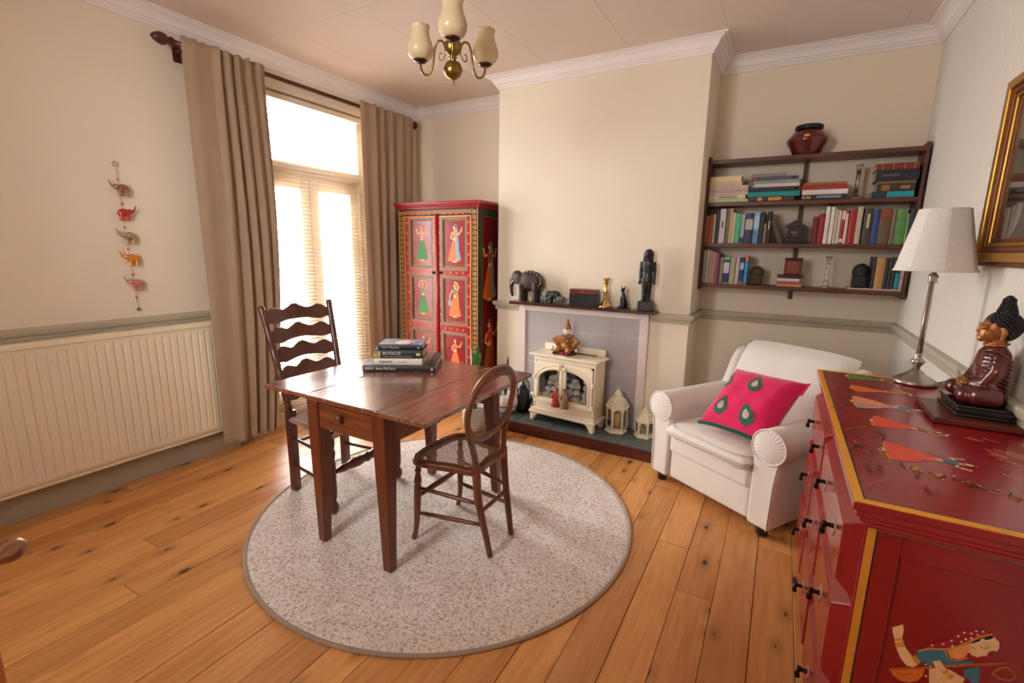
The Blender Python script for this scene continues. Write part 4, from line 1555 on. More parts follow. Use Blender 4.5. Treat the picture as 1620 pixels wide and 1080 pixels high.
Pt = Paint(lambda u, v, n: (u, BY0 + 0.0115 - n, v))
for col, kind, pts, wdt in TANPURA:
    if kind == 'poly':
        Pt.poly(col, pts)
    else:
        Pt.strip(col, pts, wdt, kind == 'loop')
for d_ in DOTS:
    Pt.disc('white', d_, 0.0022, 7)
Pt.done('painted_musician', CH)
# drawers
IRON = plain('black_iron', (30, 26, 24), 0.4, 0.6)
SILV = plain('pewter_plate', (200, 196, 190), 0.35, 0.8)
rowsd = [(0.632, 0.828, [(1.858, 2.452, (1.97, 2.27)), (1.24, 1.846, (1.385, 1.66))]),
         (0.376, 0.616, [(2.056, 2.452, (2.255,)), (1.648, 2.044, (1.846,)), (1.24, 1.636, (1.438,))]),
         (0.115, 0.360, [(2.056, 2.452, (2.255,)), (1.648, 2.044, (1.846,)), (1.24, 1.636, (1.438,))])]
for z0, z1, ds in rowsd:
    for y0, y1, knobs in ds:
        dm = MB().box(BX0, BX0 + 0.30, y0 + 0.004, y1 - 0.004, z0 + 0.004, z1 - 0.004)
        # chamfered front
        f0, f1, ch = BX0, BX0 - 0.034, 0.026
        vs = [(f0, y0, z0), (f0, y1, z0), (f0, y1, z1), (f0, y0, z1), (f1, y0 + ch, z0 + ch), (f1, y1 - ch, z0 + ch), (f1, y1 - ch, z1 - ch), (f1, y0 + ch, z1 - ch)]
        dm.add(vs, [(4, 5, 6, 7), (0, 1, 5, 4), (1, 2, 6, 5), (2, 3, 7, 6), (3, 0, 4, 7)])
        dw = O('drawer', dm, REDL, CH, bevel=0.003)
        Pl = Paint(lambda u, v, n: (f1 - n, u, v))
        Pl.rect_line('ochre', y0 + ch + 0.003, y1 - ch - 0.003, z0 + ch + 0.003, z1 - ch - 0.003, 0.0022)
        Pl.done('painted_line', dw)
        zk = 0.5 * (z0 + z1)
        for ky in knobs:
            bp = MB().prism([(math.cos(2 * PI * k / 16) * (0.030 if k % 4 == 0 else 0.017) * (0.62 if k in (0, 8) else 1), math.sin(2 * PI * k / 16) * (0.030 if k % 4 == 0 else 0.017)) for k in range(16)],
                            lambda u, v, d: (f1 - d, ky + u, zk + v), 0.0, 0.0022)
            bo = O('back_plate', bp, SILV, dw)
            hm = MB().lathe([(0.0085, 0), (0.006, 0.006), (0.0055, 0.014), (0.009, 0.022), (0.008, 0.027), (0, 0.029)], 12,
                            xf=Matrix.Translation((f1, ky, zk)) @ Matrix.Rotation(-PI / 2, 4, 'Y'))
            hm.tube([(f1 - 0.022, ky, zk - 0.002), (f1 - 0.026, ky, zk - 0.014), (f1 - 0.024, ky, zk - 0.026)], [0.0035, 0.0065, 0.0075], 8)
            O('drop_handle', hm, IRON, dw)
# ladies lying across the top
tops = [((0.285, 1.543), (0.475, 1.531), dict(skirt='coral', top='teal', arms='wide', bell=0.36)),
        ((0.292, 1.81), (0.468, 1.775), dict(skirt='coral', top='olive', arms='pot', bell=0.32)),
        ((0.262, 2.02), (0.470, 2.011), dict(skirt='peach', skirt2='grey', top='teal', veil='blue', arms='hold', bell=0.36)),
        ((0.280, 2.225), (0.465, 2.233), dict(skirt='orange', top='ochre', arms='up', bell=0.26)),
        ((0.285, 2.44), (0.486, 2.43), dict(skirt='green', skirt2='olive', top='olive', arms='hold', bell=0.24))]
for a, b, kw in tops:
    a, b = Vector(a), Vector(b)
    d = (b - a).normalized()
    nn = Vector((-d.y, d.x))
    h = (b - a).length * 1.06

    def fnl(u, v, n, a=a, d=d, nn=nn):
        p = a + d * v - nn * u
        return (p.x, p.y, KZ + n)
    Pf = Paint(fnl)
    lady(Pf, 0, 0, h, **kw)
    Pf.done('painted_lady', CH)
Pv = Paint(lambda u, v, n: (u, v, KZ + n))
rv_ = random.Random(12)


def leaf(c, ang, l, wd_, col):
    ca, sa = math.cos(ang), math.sin(ang)
    pts = []
    for k in range(8):
        t = 2 * PI * k / 8
        x, y = l * math.cos(t), wd_ * math.sin(t)
        pts.append((c[0] + x * ca - y * sa, c[1] + x * sa + y * ca))
    Pv.poly(col, pts)


vine = [(0.275, 1.53), (0.305, 1.455), (0.35, 1.425), (0.40, 1.415), (0.46, 1.385), (0.52, 1.37), (0.6, 1.35), (0.65, 1.34)]
for i in range(len(vine) - 1):
    for k in range(11):
        t = rv_.random()
        p = Vector(vine[i]).lerp(Vector(vine[i + 1]), t)
        leaf((p.x + rv_.gauss(0, 0.006), p.y + rv_.gauss(0, 0.011)), rv_.uniform(0, PI), rv_.uniform(0.006, 0.013), rv_.uniform(0.002, 0.004), rv_.choice(['ochre', 'ochre', 'brown', 'gold', 'darkgreen']))
for (x, y, n, s) in ((0.235, 1.5, 7, 0.03), (0.25, 1.38, 7, 0.02), (0.24, 1.68, 8, 0.03), (0.33, 1.33, 7, 0.03), (0.23, 1.95, 6, 0.03), (0.30, 1.68, 7, 0.03)):
    for k in range(n):
        leaf((x + rv_.gauss(0, s * 0.45), y + rv_.gauss(0, s)), rv_.uniform(1.0, 2.1), rv_.uniform(0.006, 0.016), rv_.uniform(0.0015, 0.004), rv_.choice(['brown', 'darkgreen', 'red', 'brown']))
for k in range(9):
    y = 1.25 + 0.13 * k
    Pv.strip('rust', [(0.222 + 0.01 * math.sin(3 * y), y), (0.236, y + 0.04), (0.25, y + 0.05), (0.27, y + 0.08)], 0.0025)
for k in range(26):
    x, y = rv_.uniform(0.50, 0.64), rv_.uniform(1.45, 1.78)
    Pv.strip('peach', [(x, y), (x + 0.012, y - 0.01), (x + 0.03, y - 0.018)], 0.003)
Pv.done('painted_foliage', CH)
# ================================================================== FIREPLACE
SURR = plain('surround_pinkish_white', (226, 210, 202), 0.5, var=0.02)
TILE = plain('grey_speckled_tile', (176, 166, 166), 0.45, var=0.14, vscale=220)
GROUT = plain('tile_grout', (206, 198, 194), 0.9)
fs_ = T('fireplace_surround', 'grey tiled fireplace surround with a pale wooden frame on the chimney breast', 'fireplace', (-1.33, 3.45, 0.09))
sm = MB()
sm.box(-1.862, -1.80, 3.425, YC, 0.0905, 0.984)
sm.box(-0.86, -0.80, 3.425, YC, 0.0905, 0.984)
sm.box(-1.80, -0.86, 3.425, YC, 0.93, 0.984)
O('frame', sm, SURR, fs_, bevel=0.004)
O('backing', MB().box(-1.80, -0.86, 3.4412, YC, 0.0905, 0.93), GROUT, fs_)
nx, nz = 5, 6
tw, tz = 0.94 / nx, 0.84 / nz
for j in range(nz):
    for i in range(nx):
        x0, z0 = -1.80 + i * tw, 0.0905 + j * (0.8395 / nz)
        O('tile', MB().box(x0 + 0.0015, x0 + tw - 0.0015, 3.440, 3.449, z0 + 0.0015, z0 + 0.8395 / nz - 0.0015), TILE, fs_, bevel=0.0015, bseg=1)
MANT = wood('mantel_mahogany', (84, 36, 26), (48, 18, 14), 'X', 1.0, 0.28, coat=0.3)
mn = MB().box(-1.905, -0.742, 3.325, YC, 0.9845, 1.008)
mo_ = O('mantel_shelf', mn, MANT, None, bevel=0.006)
tag(mo_, 'dark polished wooden mantel shelf above the tiled fireplace', 'mantel shelf')
MZ = 1.0082

he = T('hearth', 'raised slate hearth with a dark red timber front', 'hearth', (-1.32, 3.28, 0))
KERB = wood('dark_red_timber', (104, 44, 28), (66, 24, 16), 'X', 1.0, 0.4)
O('kerb', MB().box(-2.04, -0.60, 3.10, 3.135, 0.004, 0.0865), KERB, he, bevel=0.004)
O('kerb', MB().box(-2.04, -2.005, 3.136, YC, 0.004, 0.0865), KERB, he, bevel=0.004)
O('kerb', MB().box(-0.635, -0.60, 3.136, YC, 0.004, 0.0865), KERB, he, bevel=0.004)
O('bed', MB().box(-2.004, -0.636, 3.136, YC, 0.0, 0.08), GROUT, he)
SLATE = plain('green_grey_slate', (92, 102, 100), 0.4, var=0.2, vscale=14, bmp=(30, 0.25, 0.003))
xe = [-2.03, -1.72, -1.42, -1.12, -0.885, -0.61]
for a, b in zip(xe[:-1], xe[1:]):
    O('slate_tile', MB().box(a + 0.0015, b - 0.0015, 3.105, YC - 0.001, 0.0802, 0.0898), SLATE, he, bevel=0.002, bseg=1)
HZ = 0.09

# ------------------------------------------------------------------ stove
CREAM = plain('cream_enamel', (246, 232, 204), 0.3, var=0.02)
SOOT = plain('black_firebox', (24, 22, 22), 0.8)
SA = math.radians(-5.0)
stv = T('stove', 'cream enamelled stove with two arched glass doors on the hearth', 'stove', (-1.358, 3.225, HZ), SA)
L_ = dict(world=False)
b = MB()
b.box(-0.262, -0.252, 0.0, 0.168, 0.075, 0.53)
b.box(0.252, 0.262, 0.0, 0.168, 0.075, 0.53)
b.box(-0.252, 0.252, 0.16, 0.168, 0.075, 0.53)
b.box(-0.252, 0.252, 0.0, 0.16, 0.52, 0.53)
b.box(-0.252, 0.252, 0.002, 0.16, 0.075, 0.16)
b.box(-0.252, 0.252, 0.0, 0.012, 0.485, 0.52)
b.box(-0.2615, -0.246, -0.001, 0.012, 0.08, 0.525)
b.box(0.246, 0.2615, -0.001, 0.012, 0.08, 0.525)
O('body', b, CREAM, stv, bevel=0.004, **L_)
fb = MB().box(-0.25, 0.25, 0.152, 0.159, 0.16, 0.52).box(-0.25, -0.245, 0.02, 0.152, 0.16, 0.52).box(0.245, 0.25, 0.02, 0.152, 0.16, 0.52)
fb.box(-0.245, 0.245, 0.02, 0.152, 0.16, 0.165)
O('firebox', fb, SOOT, stv, **L_)
tpp = MB().box(-0.292, 0.292, -0.042, 0.174, 0.53, 0.545)
O('top_plate', tpp, CREAM, stv, bevel=0.007, bseg=3, **L_)
O('upstand', MB().box(-0.262, 0.262, 0.156, 0.170, 0.5455, 0.60), CREAM, stv, bevel=0.005, **L_)
O('flue_slot', MB().box(-0.2, 0.2, 0.138, 0.148, 0.5452, 0.551), SOOT, stv, bevel=0.002, **L_)
O('hotplate', MB().lathe([(0.085, 0), (0.085, 0.004), (0.078, 0.006), (0, 0.006)], 32, (-0.01, 0.06, 0.5452)), CREAM, stv, **L_)
bsm = MB().box(-0.285, 0.285, -0.038, 0.170, 0.062, 0.085)
bsm.box(-0.275, 0.275, -0.024, 0.01, 0.085, 0.105)
O('base_shelf', bsm, CREAM, stv, bevel=0.008, bseg=3, **L_)
for sx in (-1, 1):
    for y0, y1 in ((-0.03, 0.012), (0.125, 0.165)):
        lg = MB().prism([(sx * 0.272, 0.062), (sx * 0.20, 0.062), (sx * 0.222, 0.045), (sx * 0.238, 0.02), (sx * 0.244, 0.0), (sx * 0.274, 0.0), (sx * 0.276, 0.02)],
                        lambda u, v, d: (u, d, v), y0, y1)
        O('leg', lg, CREAM, stv, bevel=0.004, **L_)
# arched doors: a half arch each
PEB = plain('pebble_grey', (216, 210, 206), 0.8, var=0.12, vscale=25)
SMOKE = pane_glass('smoky_stove_glass', (0.96, 0.96, 0.96), 0.04)
BRS = plain('aged_brass_pin', (150, 130, 100), 0.35, 0.8)


def half_arch(sx, x_in, x_out, zb, zs_, zt, n=14):
    pts = [(sx * x_in, zb), (sx * x_out, zb), (sx * x_out, zs_)]
    for k in range(1, n):
        a_ = (PI / 2) * k / n
        pts.append((sx * (x_in + (x_out - x_in) * math.cos(a_)), zs_ + (zt - zs_) * math.sin(a_)))
    pts.append((sx * x_in, zt))
    return pts


for sx in (-1, 1):
    inner_ = half_arch(sx, 0.03, 0.208, 0.20, 0.335, 0.432)
    n = len(inner_)
    out_ = []
    # outer rectangle with matching point count
    X0, X1, Z0, Z1 = 0.003, 0.246, 0.158, 0.487
    for (u, v) in inner_:
        a_ = abs(u)
        if v <= 0.2001:
            out_.append((sx * (X0 if a_ < 0.1 else X1), Z0))
        else:
            t = (a_ - 0.03) / (0.208 - 0.03)
            if t > 0.999:
                out_.append((sx * X1, 0.335))
            else:
                ang = math.atan2((v - 0.335), (a_ - 0.03))
                s_ = min((X1 - X0) / max(1e-6, math.cos(ang)), (Z1 - 0.335) / max(1e-6, math.sin(ang)))
                out_.append((sx * (X0 + s_ * math.cos(ang)), 0.335 + s_ * math.sin(ang)))
    dm = MB().ring(out_, inner_, lambda u, v, d: (u, d, v), -0.018, -0.001)
    dr_ = O('door', dm, CREAM, stv, bevel=0.003, **L_)
    O('glass', MB().prism(half_arch(sx, 0.028, 0.21, 0.198, 0.335, 0.434), lambda u, v, d: (u, d, v), -0.008, -0.006), SMOKE, dr_, **L_)
    bead = [(p[0], -0.019, p[1]) for p in half_arch(sx, 0.024, 0.218, 0.19, 0.335, 0.445)][1:]
    O('arch_bead', MB().tube(bead, 0.005, 8), CREAM, dr_, **L_)
    bead = [(p[0], -0.018, p[1]) for p in half_arch(sx, 0.01, 0.236, 0.335, 0.345, 0.472)][2:]
    O('arch_bead', MB().tube(bead, 0.004, 8), CREAM, dr_, **L_)
    O('lower_bead', MB().box(min(sx * 0.01, sx * 0.24), max(sx * 0.01, sx * 0.24), -0.024, -0.018, 0.166, 0.178), CREAM, dr_, bevel=0.003, **L_)
    for hz in (0.19, 0.36):
        hm = MB().tube([(sx * 0.25, -0.016, hz - 0.016), (sx * 0.25, -0.016, hz + 0.016)], 0.0095, 10)
        hm.box(min(sx * 0.236, sx * 0.262), max(sx * 0.236, sx * 0.262), -0.02, -0.004, hz - 0.011, hz + 0.011)
        O('hinge', hm, CREAM, dr_, bevel=0.002, **L_)
    O('knob', MB().ball((sx * 0.024, -0.036, 0.452), (0.013, 0.014, 0.02), 14, 10), CREAM, dr_, **L_)
    O('knob_pin', MB().tube([(sx * 0.02, -0.018, 0.468), (0, -0.028, 0.472)], 0.004, 8), BRS, dr_, **L_)
gr = MB()
for k in range(-9, 10):
    x = k * 0.0225
    if abs(x) < 0.025:
        continue
    gr.prism([(x - 0.006, 0.196), (x + 0.006, 0.196), (x + 0.0045, 0.22), (x, 0.236), (x - 0.0045, 0.22)], lambda u, v, d: (u, d, v), 0.004, 0.009)
gr.box(-0.215, 0.215, 0.003, 0.01, 0.186, 0.2)
O('fire_grate', gr, CREAM, stv, **L_)
O('damper_knob', MB().box(-0.29, -0.262, -0.004, 0.012, 0.195, 0.217), CREAM, stv, bevel=0.004, **L_)
rp = random.Random(4)
Rs = rotz(SA)
spots = []
for row, (zz_, yy, n) in enumerate(((0.212, 0.048, 6), (0.258, 0.046, 6), (0.235, 0.106, 6), (0.302, 0.078, 6), (0.338, 0.104, 4))):
    for k in range(n):
        x = -0.19 + 0.38 * (k + 0.5) / n + rp.uniform(-0.008, 0.008)
        spots.append((x, yy + rp.uniform(-0.006, 0.006), zz_ + rp.uniform(-0.006, 0.01)))
for x, y, z in spots:
    r_ = rp.uniform(0.028, 0.034)
    pw = Matrix.Translation((-1.358, 3.225, HZ)) @ Rs @ Vector((x, y, z))
    pm_ = MB().ball((0, 0, 0), (r_ * rp.uniform(0.95, 1.2), r_ * 0.8, r_ * rp.uniform(0.72, 0.92)), 12, 8)
    po_ = O('pebble', pm_, PEB, None)
    po_.location = pw
    po_.rotation_euler = (rp.uniform(-.4, .4), rp.uniform(-.4, .4), rp.uniform(0, 3))
    tag(po_, 'rounded pale grey pebble in the pile behind the stove doors', 'pebble', 'pebbles inside the stove')


def sw(x, y, z):
    p = Matrix.Translation((-1.358, 3.225, HZ)) @ Rs @ Vector((x, y, z))
    return (p.x, p.y, p.z)


# hanging puppets on the knobs
RED_B = plain('red_brocade', (176, 52, 40), 0.5, var=0.35, vscale=160)
BRN_B = plain('gold_brown_cloth', (150, 112, 70), 0.6, var=0.3, vscale=120)
for sx, mt, lab in ((-1, RED_B, 'tiny red puppet hanging from the left stove knob'), (1, BRN_B, 'tiny brown puppet hanging from the right stove knob')):
    px_, zt = sx * 0.026 + (-0.004 if sx < 0 else 0.004), 0.30
    d_ = T('hanging_doll', lab, 'doll', sw(px_, -0.045, 0.20), SA)
    O('cord', MB().tube([(0.004 * sx, 0.012, 0.252), (0.005, 0, 0.2), (0.004, 0, 0.105)], 0.0016, 6).tube([(-0.006 * sx, 0.012, 0.252), (-0.005, 0, 0.2), (-0.004, 0, 0.105)], 0.0016, 6),
      plain('white_cord', (226, 214, 198), 0.8), d_, **L_)
    O('gown', MB().lathe([(0.037, -0.045), (0.034, -0.03), (0.024, 0.02), (0.016, 0.06), (0.014, 0.072), (0, 0.076)], 16, (0.008 * sx, 0, 0), sy=0.6), mt, d_, **L_)
    O('head', MB().ball((0.006 * sx, -0.002, 0.088), (0.014, 0.013, 0.016), 12, 8), plain('doll_skin', (190, 150, 124), 0.6), d_, **L_)
    O('turban', MB().ball((0.006 * sx, 0, 0.098), (0.017, 0.016, 0.011), 12, 8), plain('turban_gold', (150, 104, 60), 0.5, var=0.3, vscale=90), d_, **L_)
    for s2 in (-1, 1):
        O('arm', MB().tube([(0.006 * sx + s2 * 0.014, 0, 0.066), (0.008 * sx + s2 * 0.026, -0.006, 0.04), (0.008 * sx + s2 * 0.022, -0.014, 0.02)], [0.008, 0.007, 0.006], 8), mt, d_, **L_)

# seated clown doll on the stove
GOLDC = plain('gold_brocade', (168, 112, 54), 0.42, var=0.5, vscale=90, metal=0.25, bmp=(90, 1.0, 0.008))
BURG = plain('burgundy_velvet', (96, 28, 22), 0.6, var=0.2, vscale=80)
PORC = plain('white_porcelain', (238, 230, 224), 0.3)
dl = T('clown_doll', 'seated clown doll in gold brocade with a pointed hat on the stove', 'doll', sw(-0.02, 0.06, 0.5515), SA)
bm_ = MB()
bm_.lathe([(0.050, 0.018), (0.056, 0.05), (0.046, 0.085), (0.040, 0.11), (0.034, 0.135), (0.016, 0.15), (0, 0.151)], 20, (0, 0.012, 0), sy=0.85)
for sx in (-1, 1):
    bm_.tube([(sx * 0.028, 0.012, 0.128), (sx * 0.06, 0.006, 0.108), (sx * 0.094, -0.012, 0.078)], [0.019, 0.026, 0.036], 14, flat=(1.15, 0.6))
    bm_.tube([(sx * 0.026, -0.012, 0.034), (sx * 0.042, -0.045, 0.042), (sx * 0.056, -0.072, 0.024)], [0.024, 0.024, 0.016], 12)
blob('costume', bm_, GOLDC, dl, 0.005, 2, **L_)
for rr_, zz_, am in ((0.062, 0.122, 0.008), (0.068, 0.062, 0.009)):
    O('frill', MB().grid(lambda u, v: ((0.03 + rr_ * 0.75 * v) * math.cos(2 * PI * u), 0.012 + (0.03 + rr_ * 0.6 * v) * math.sin(2 * PI * u), zz_ - 0.022 * v + am * math.sin(2 * PI * u * 11) * v), 110, 4), GOLDC, dl, solid=0.0025, **L_)
rf_ = MB()


def ruff(u, v):
    a_ = 2 * PI * u
    r_ = 0.018 + 0.036 * v
    return (r_ * math.cos(a_), 0.012 + r_ * math.sin(a_) * 0.9, 0.146 - 0.012 * v + 0.007 * math.sin(a_ * 9) * v)


rf_.grid(ruff, 90, 4)
O('ruff', rf_, GOLDC, dl, solid=0.003, **L_)
hd = O('head', MB().ball((0, 0.01, 0.178), (0.029, 0.028, 0.033), 18, 12), PORC, dl, **L_)
fcm = MB()
for sx in (-1, 1):
    fcm.ball((sx * 0.010, -0.014, 0.184), (0.0038, 0.003, 0.0046), 8, 6, PAINT['black'])
fcm.ball((0, -0.0165, 0.176), (0.0045, 0.005, 0.0045), 8, 6, PAINT['red'])
fcm.ball((0, -0.0135, 0.165), (0.008, 0.003, 0.0026), 8, 6, PAINT['red'])
O('face', fcm, PAINT['red'], hd, **L_)
O('hat', MB().lathe([(0.029, 0.192), (0.03, 0.198), (0.024, 0.212), (0.012, 0.245), (0.002, 0.272), (0, 0.273)], 18, (0.002, 0.012, 0)), GOLDC, dl, **L_)
O('skirt', MB().lathe([(0.088, 0.001), (0.092, 0.012), (0.07, 0.026), (0.04, 0.04), (0, 0.042)], 24, (0, -0.005, 0), sy=0.82), BURG, dl, **L_)
for sx in (-1, 1):
    O('hand', MB().ball((sx * 0.1, -0.028, 0.042), (0.009, 0.01, 0.015), 10, 8), PORC, dl, **L_)
    O('shoe', MB().ball((sx * 0.058, -0.076, 0.014), (0.014, 0.02, 0.0135), 12, 8), BURG, dl, **L_)
O('pompom', MB().ball((0.01, -0.072, 0.013), 0.0125, 12, 8), plain('crimson_pompom', (168, 30, 52), 0.8), dl, **L_)

# ------------------------------------------------------------------ lanterns
LANT = plain('lantern_cream', (240, 228, 200), 0.45, var=0.04)
CLEAR = pane_glass('lantern_glass', (0.96, 0.96, 0.94), 0.05)


def lantern(lab, c, s, h_body, h_roof, a0):
    t = T('lantern', lab, 'lantern', c, a0)
    R_ = 0.078 * s
    ap = R_ * math.cos(PI / 6)
    O('base', MB().lathe([(R_ * 1.10, 0), (R_ * 1.10, 0.008 * s), (R_ * 1.0, 0.016 * s), (R_ * 0.97, 0.03 * s), (0, 0.03 * s)], 6, smooth=False), LANT, t, bevel=0.002, **L_)
    z0, z1 = 0.03 * s, 0.03 * s + h_body
    for k in range(6):
        am = PI / 6 + k * PI / 3
        hw = R_ * 0.5 * 0.97
        bw_ = 0.0085 * s

        def pf(u, v, d, am=am):
            x, y = ap - d, u
            return (x * math.cos(am) - y * math.sin(am), x * math.sin(am) + y * math.cos(am), v)
        iw = hw - bw_
        inn = [(-iw, z0 + bw_), (iw, z0 + bw_)]
        n = 10
        zs_ = z1 - 0.012 * s - iw
        for q_ in range(n + 1):
            a_ = PI * q_ / n
            inn.append((iw * math.cos(a_), zs_ + iw * 0.9 * math.sin(a_)))
        out_ = [(-hw, z0), (hw, z0)]
        for q_ in range(n + 1):
            a_ = PI * q_ / n
            out_.append((hw * max(-1, min(1, 1.5 * math.cos(a_))), zs_ if q_ in (0, n) else z1))
        fo = O('side_frame', MB().ring(out_, inn, pf, 0.0, 0.005 * s), LANT, t, **L_)
        O('pane', MB().prism(inn, pf, 0.0035 * s, 0.0045 * s), CLEAR, fo, **L_)
    ro = MB().lathe([(R_ * 1.12, z1 - 0.004), (R_ * 1.13, z1 + 0.006 * s), (R_ * 0.98, z1 + h_roof * 0.30), (R_ * 0.72, z1 + h_roof * 0.68), (R_ * 0.36, z1 + h_roof), (0, z1 + h_roof)], 6, smooth=False)
    rfo = O('roof', ro, LANT, t, bevel=0.002, **L_)
    hm = MB()
    for k in range(6):
        am = PI / 6 + k * PI / 3
        for (f, us) in ((0.16, (-0.5, -0.17, 0.17, 0.5)), (0.36, (-0.36, 0, 0.36)), (0.56, (-0.2, 0.2))):
            if f < 0.30:
                r0 = R_ * (1.13 + (0.98 - 1.13) * f / 0.30)
            else:
                r0 = R_ * (0.98 + (0.72 - 0.98) * (f - 0.30) / 0.38)
            rr_ = r0 * math.cos(PI / 6) + 0.0006
            for u in us:
                y = u * r0 * 0.85
                hm.ball((rr_ * math.cos(am) - y * math.sin(am), rr_ * math.sin(am) + y * math.cos(am), z1 + 0.006 * s + (h_roof - 0.006 * s) * f), 0.0032 * s, 6, 4)
    O('pierced_hole', hm, plain('pierced_dark', (70, 58, 44), 0.9), rfo, **L_)['kind'] = 'stuff'
    O('chimney_cap', MB().lathe([(R_ * 0.3, z1 + h_roof), (R_ * 0.42, z1 + h_roof + 0.004), (R_ * 0.40, z1 + h_roof + 0.012 * s), (R_ * 0.2, z1 + h_roof + 0.028 * s), (R_ * 0.1, z1 + h_roof + 0.042 * s), (0, z1 + h_roof + 0.044 * s)], 18), LANT, t, **L_)
    zt = z1 + h_roof + 0.05 * s
    O('ring_handle', MB().tube([(0.012 * s * math.cos(2 * PI * k / 20), 0, zt + 0.006 * s + 0.012 * s * math.sin(2 * PI * k / 20)) for k in range(20)], 0.0018 * s, 6, True), LANT, t, **L_)
    return t


lantern('taller cream hexagonal lantern with a candle inside, next to the stove', (-0.962, 3.335, HZ), 1.0, 0.165, 0.085, 0.35)
cn = O('pillar_candle', MB().lathe([(0.027, 0), (0.027, 0.115), (0.022, 0.118), (0, 0.114)], 20, (-0.962, 3.335, HZ + 0.0302)), plain('candle_wax', (232, 214, 160), 0.5, var=0.03), None)
tag(cn, 'stout cream candle standing inside the taller lantern', 'candle')
lantern('shorter cream hexagonal lantern without a candle, beside the armchair', (-0.757, 3.345, HZ), 0.88, 0.10, 0.062, 0.1)

# ------------------------------------------------------------------ black pot, plants by the hearth
kt = T('kettle', 'black lidded metal kettle on the hearth beside the stove', 'kettle', (-1.765, 3.345, HZ))
BLKM = plain('black_cast_iron', (28, 32, 32), 0.32, 0.3, var=0.2, vscale=30)
O('body', MB().lathe([(0.045, 0), (0.056, 0.012), (0.06, 0.07), (0.056, 0.14), (0.044, 0.19), (0.026, 0.215), (0, 0.216)], 24, (-1.765, 3.345, HZ)), BLKM, kt)
O('lid', MB().lathe([(0.028, 0.212), (0.029, 0.222), (0.012, 0.234), (0.006, 0.244), (0.012, 0.252), (0.006, 0.262), (0, 0.263)], 18, (-1.765, 3.345, HZ)), BLKM, kt)
O('handle', MB().tube(smooth_pts([(-1.82, 3.345, HZ + 0.16), (-1.82, 3.345, HZ + 0.24), (-1.79, 3.345, HZ + 0.285), (-1.74, 3.345, HZ + 0.285), (-1.71, 3.345, HZ + 0.24), (-1.71, 3.345, HZ + 0.16)], 5), 0.004, 8), BLKM, kt)
O('spout', MB().tube([(-1.71, 3.345, HZ + 0.08), (-1.685, 3.345, HZ + 0.12), (-1.675, 3.345, HZ + 0.17)], [0.014, 0.010, 0.008], 10), BLKM, kt)
LEAF = plain('leaf_green', (66, 128, 48), 0.4, var=0.25, vscale=20)
LEAFD = plain('leaf_dark', (34, 52, 34), 0.4, var=0.25, vscale=20)
LEAFB = plain('leaf_blue_grey', (150, 176, 180), 0.45, var=0.2, vscale=30)


def strap_leaf(base, tip, wid, sag, mat_, parent, n=12):
    b_, t_ = Vector(base), Vector(tip)
    d = t_ - b_
    side = Vector((-d.y, d.x, 0))
    side = side.normalized() if side.length > 1e-5 else Vector((1, 0, 0))
    def fn(u, v):
        p = b_.lerp(t_, v)
        p.z += sag * math.sin(PI * v ** 0.8)
        w_ = wid * (math.sin(PI * min(1, 0.12 + 0.88 * v)) ** 0.7) * (1 if v < 0.99 else 0.02)
        s_ = 2 * u - 1
        return p + side * (w_ * s_) + Vector((0, 0, 0.25 * w_ * s_ * s_))
    return O('leaf', MB().grid(fn, 4, n), mat_, parent, solid=0.0012)


GREYC = plain('pale_grey_glaze', (186, 180, 172), 0.3, var=0.1)
pp_ = T('potted_plant', 'leafy green plant in a pale grey pot on the floor by the hearth', 'plant', (-2.0, 2.97, 0))
O('pot', MB().lathe([(0.06, 0.001), (0.075, 0.02), (0.092, 0.10), (0.096, 0.17), (0.088, 0.20), (0.084, 0.205), (0.08, 0.19), (0, 0.185)], 24, (-2.0, 2.97, 0)), GREYC, pp_)
for tip, wd_, sg, mt in (((-1.93, 2.92, 0.72), 0.026, 0.03, LEAF), ((-1.90, 2.86, 0.60), 0.024, 0.05, LEAF), ((-2.02, 2.95, 0.70), 0.020, 0.01, LEAFB), ((-2.04, 2.99, 0.66), 0.018, 0.02, LEAFB),
                         ((-1.97, 2.93, 0.66), 0.018, 0.01, LEAF), ((-2.07, 2.90, 0.58), 0.020, 0.05, LEAFB), ((-1.99, 3.04, 0.62), 0.022, 0.05, LEAF), ((-2.09, 2.98, 0.52), 0.02, 0.06, LEAF), ((-1.92, 3.02, 0.55), 0.02, 0.05, LEAFD)):
    strap_leaf((-2.0 + 0.2 * (tip[0] + 2.0), 2.97 + 0.2 * (tip[1] - 2.97), 0.185), tip, wd_, sg, mt, pp_)
pq = T('potted_spider_plant', 'drooping dark-leaved plant in a round white pot on the hearth', 'plant', (-1.885, 3.27, HZ))
O('pot', MB().lathe([(0.045, 0), (0.075, 0.015), (0.10, 0.06), (0.105, 0.10), (0.092, 0.145), (0.075, 0.16), (0.07, 0.15), (0, 0.145)], 28, (-1.885, 3.27, HZ)), PORC, pq)
O('pot_band', MB().lathe([(0.1005, 0.06), (0.106, 0.072), (0.1055, 0.078), (0.1, 0.06)], 28, (-1.885, 3.27, HZ)), PAINT['grey'], pq)
for tip, sg in (((-1.835, 3.17, 0.33), 0.12), ((-1.83, 3.15, 0.25), 0.14), ((-1.87, 3.14, 0.22), 0.15), ((-1.85, 3.14, 0.42), 0.10), ((-1.93, 3.16, 0.3), 0.14), ((-1.85, 3.2, 0.52), 0.03), ((-1.94, 3.36, 0.45), 0.08), ((-1.98, 3.22, 0.35), 0.12), ((-1.84, 3.22, 0.58), 0.03)):
    strap_leaf((-1.885, 3.27, HZ + 0.145), tip, 0.011, sg, LEAFD, pq)
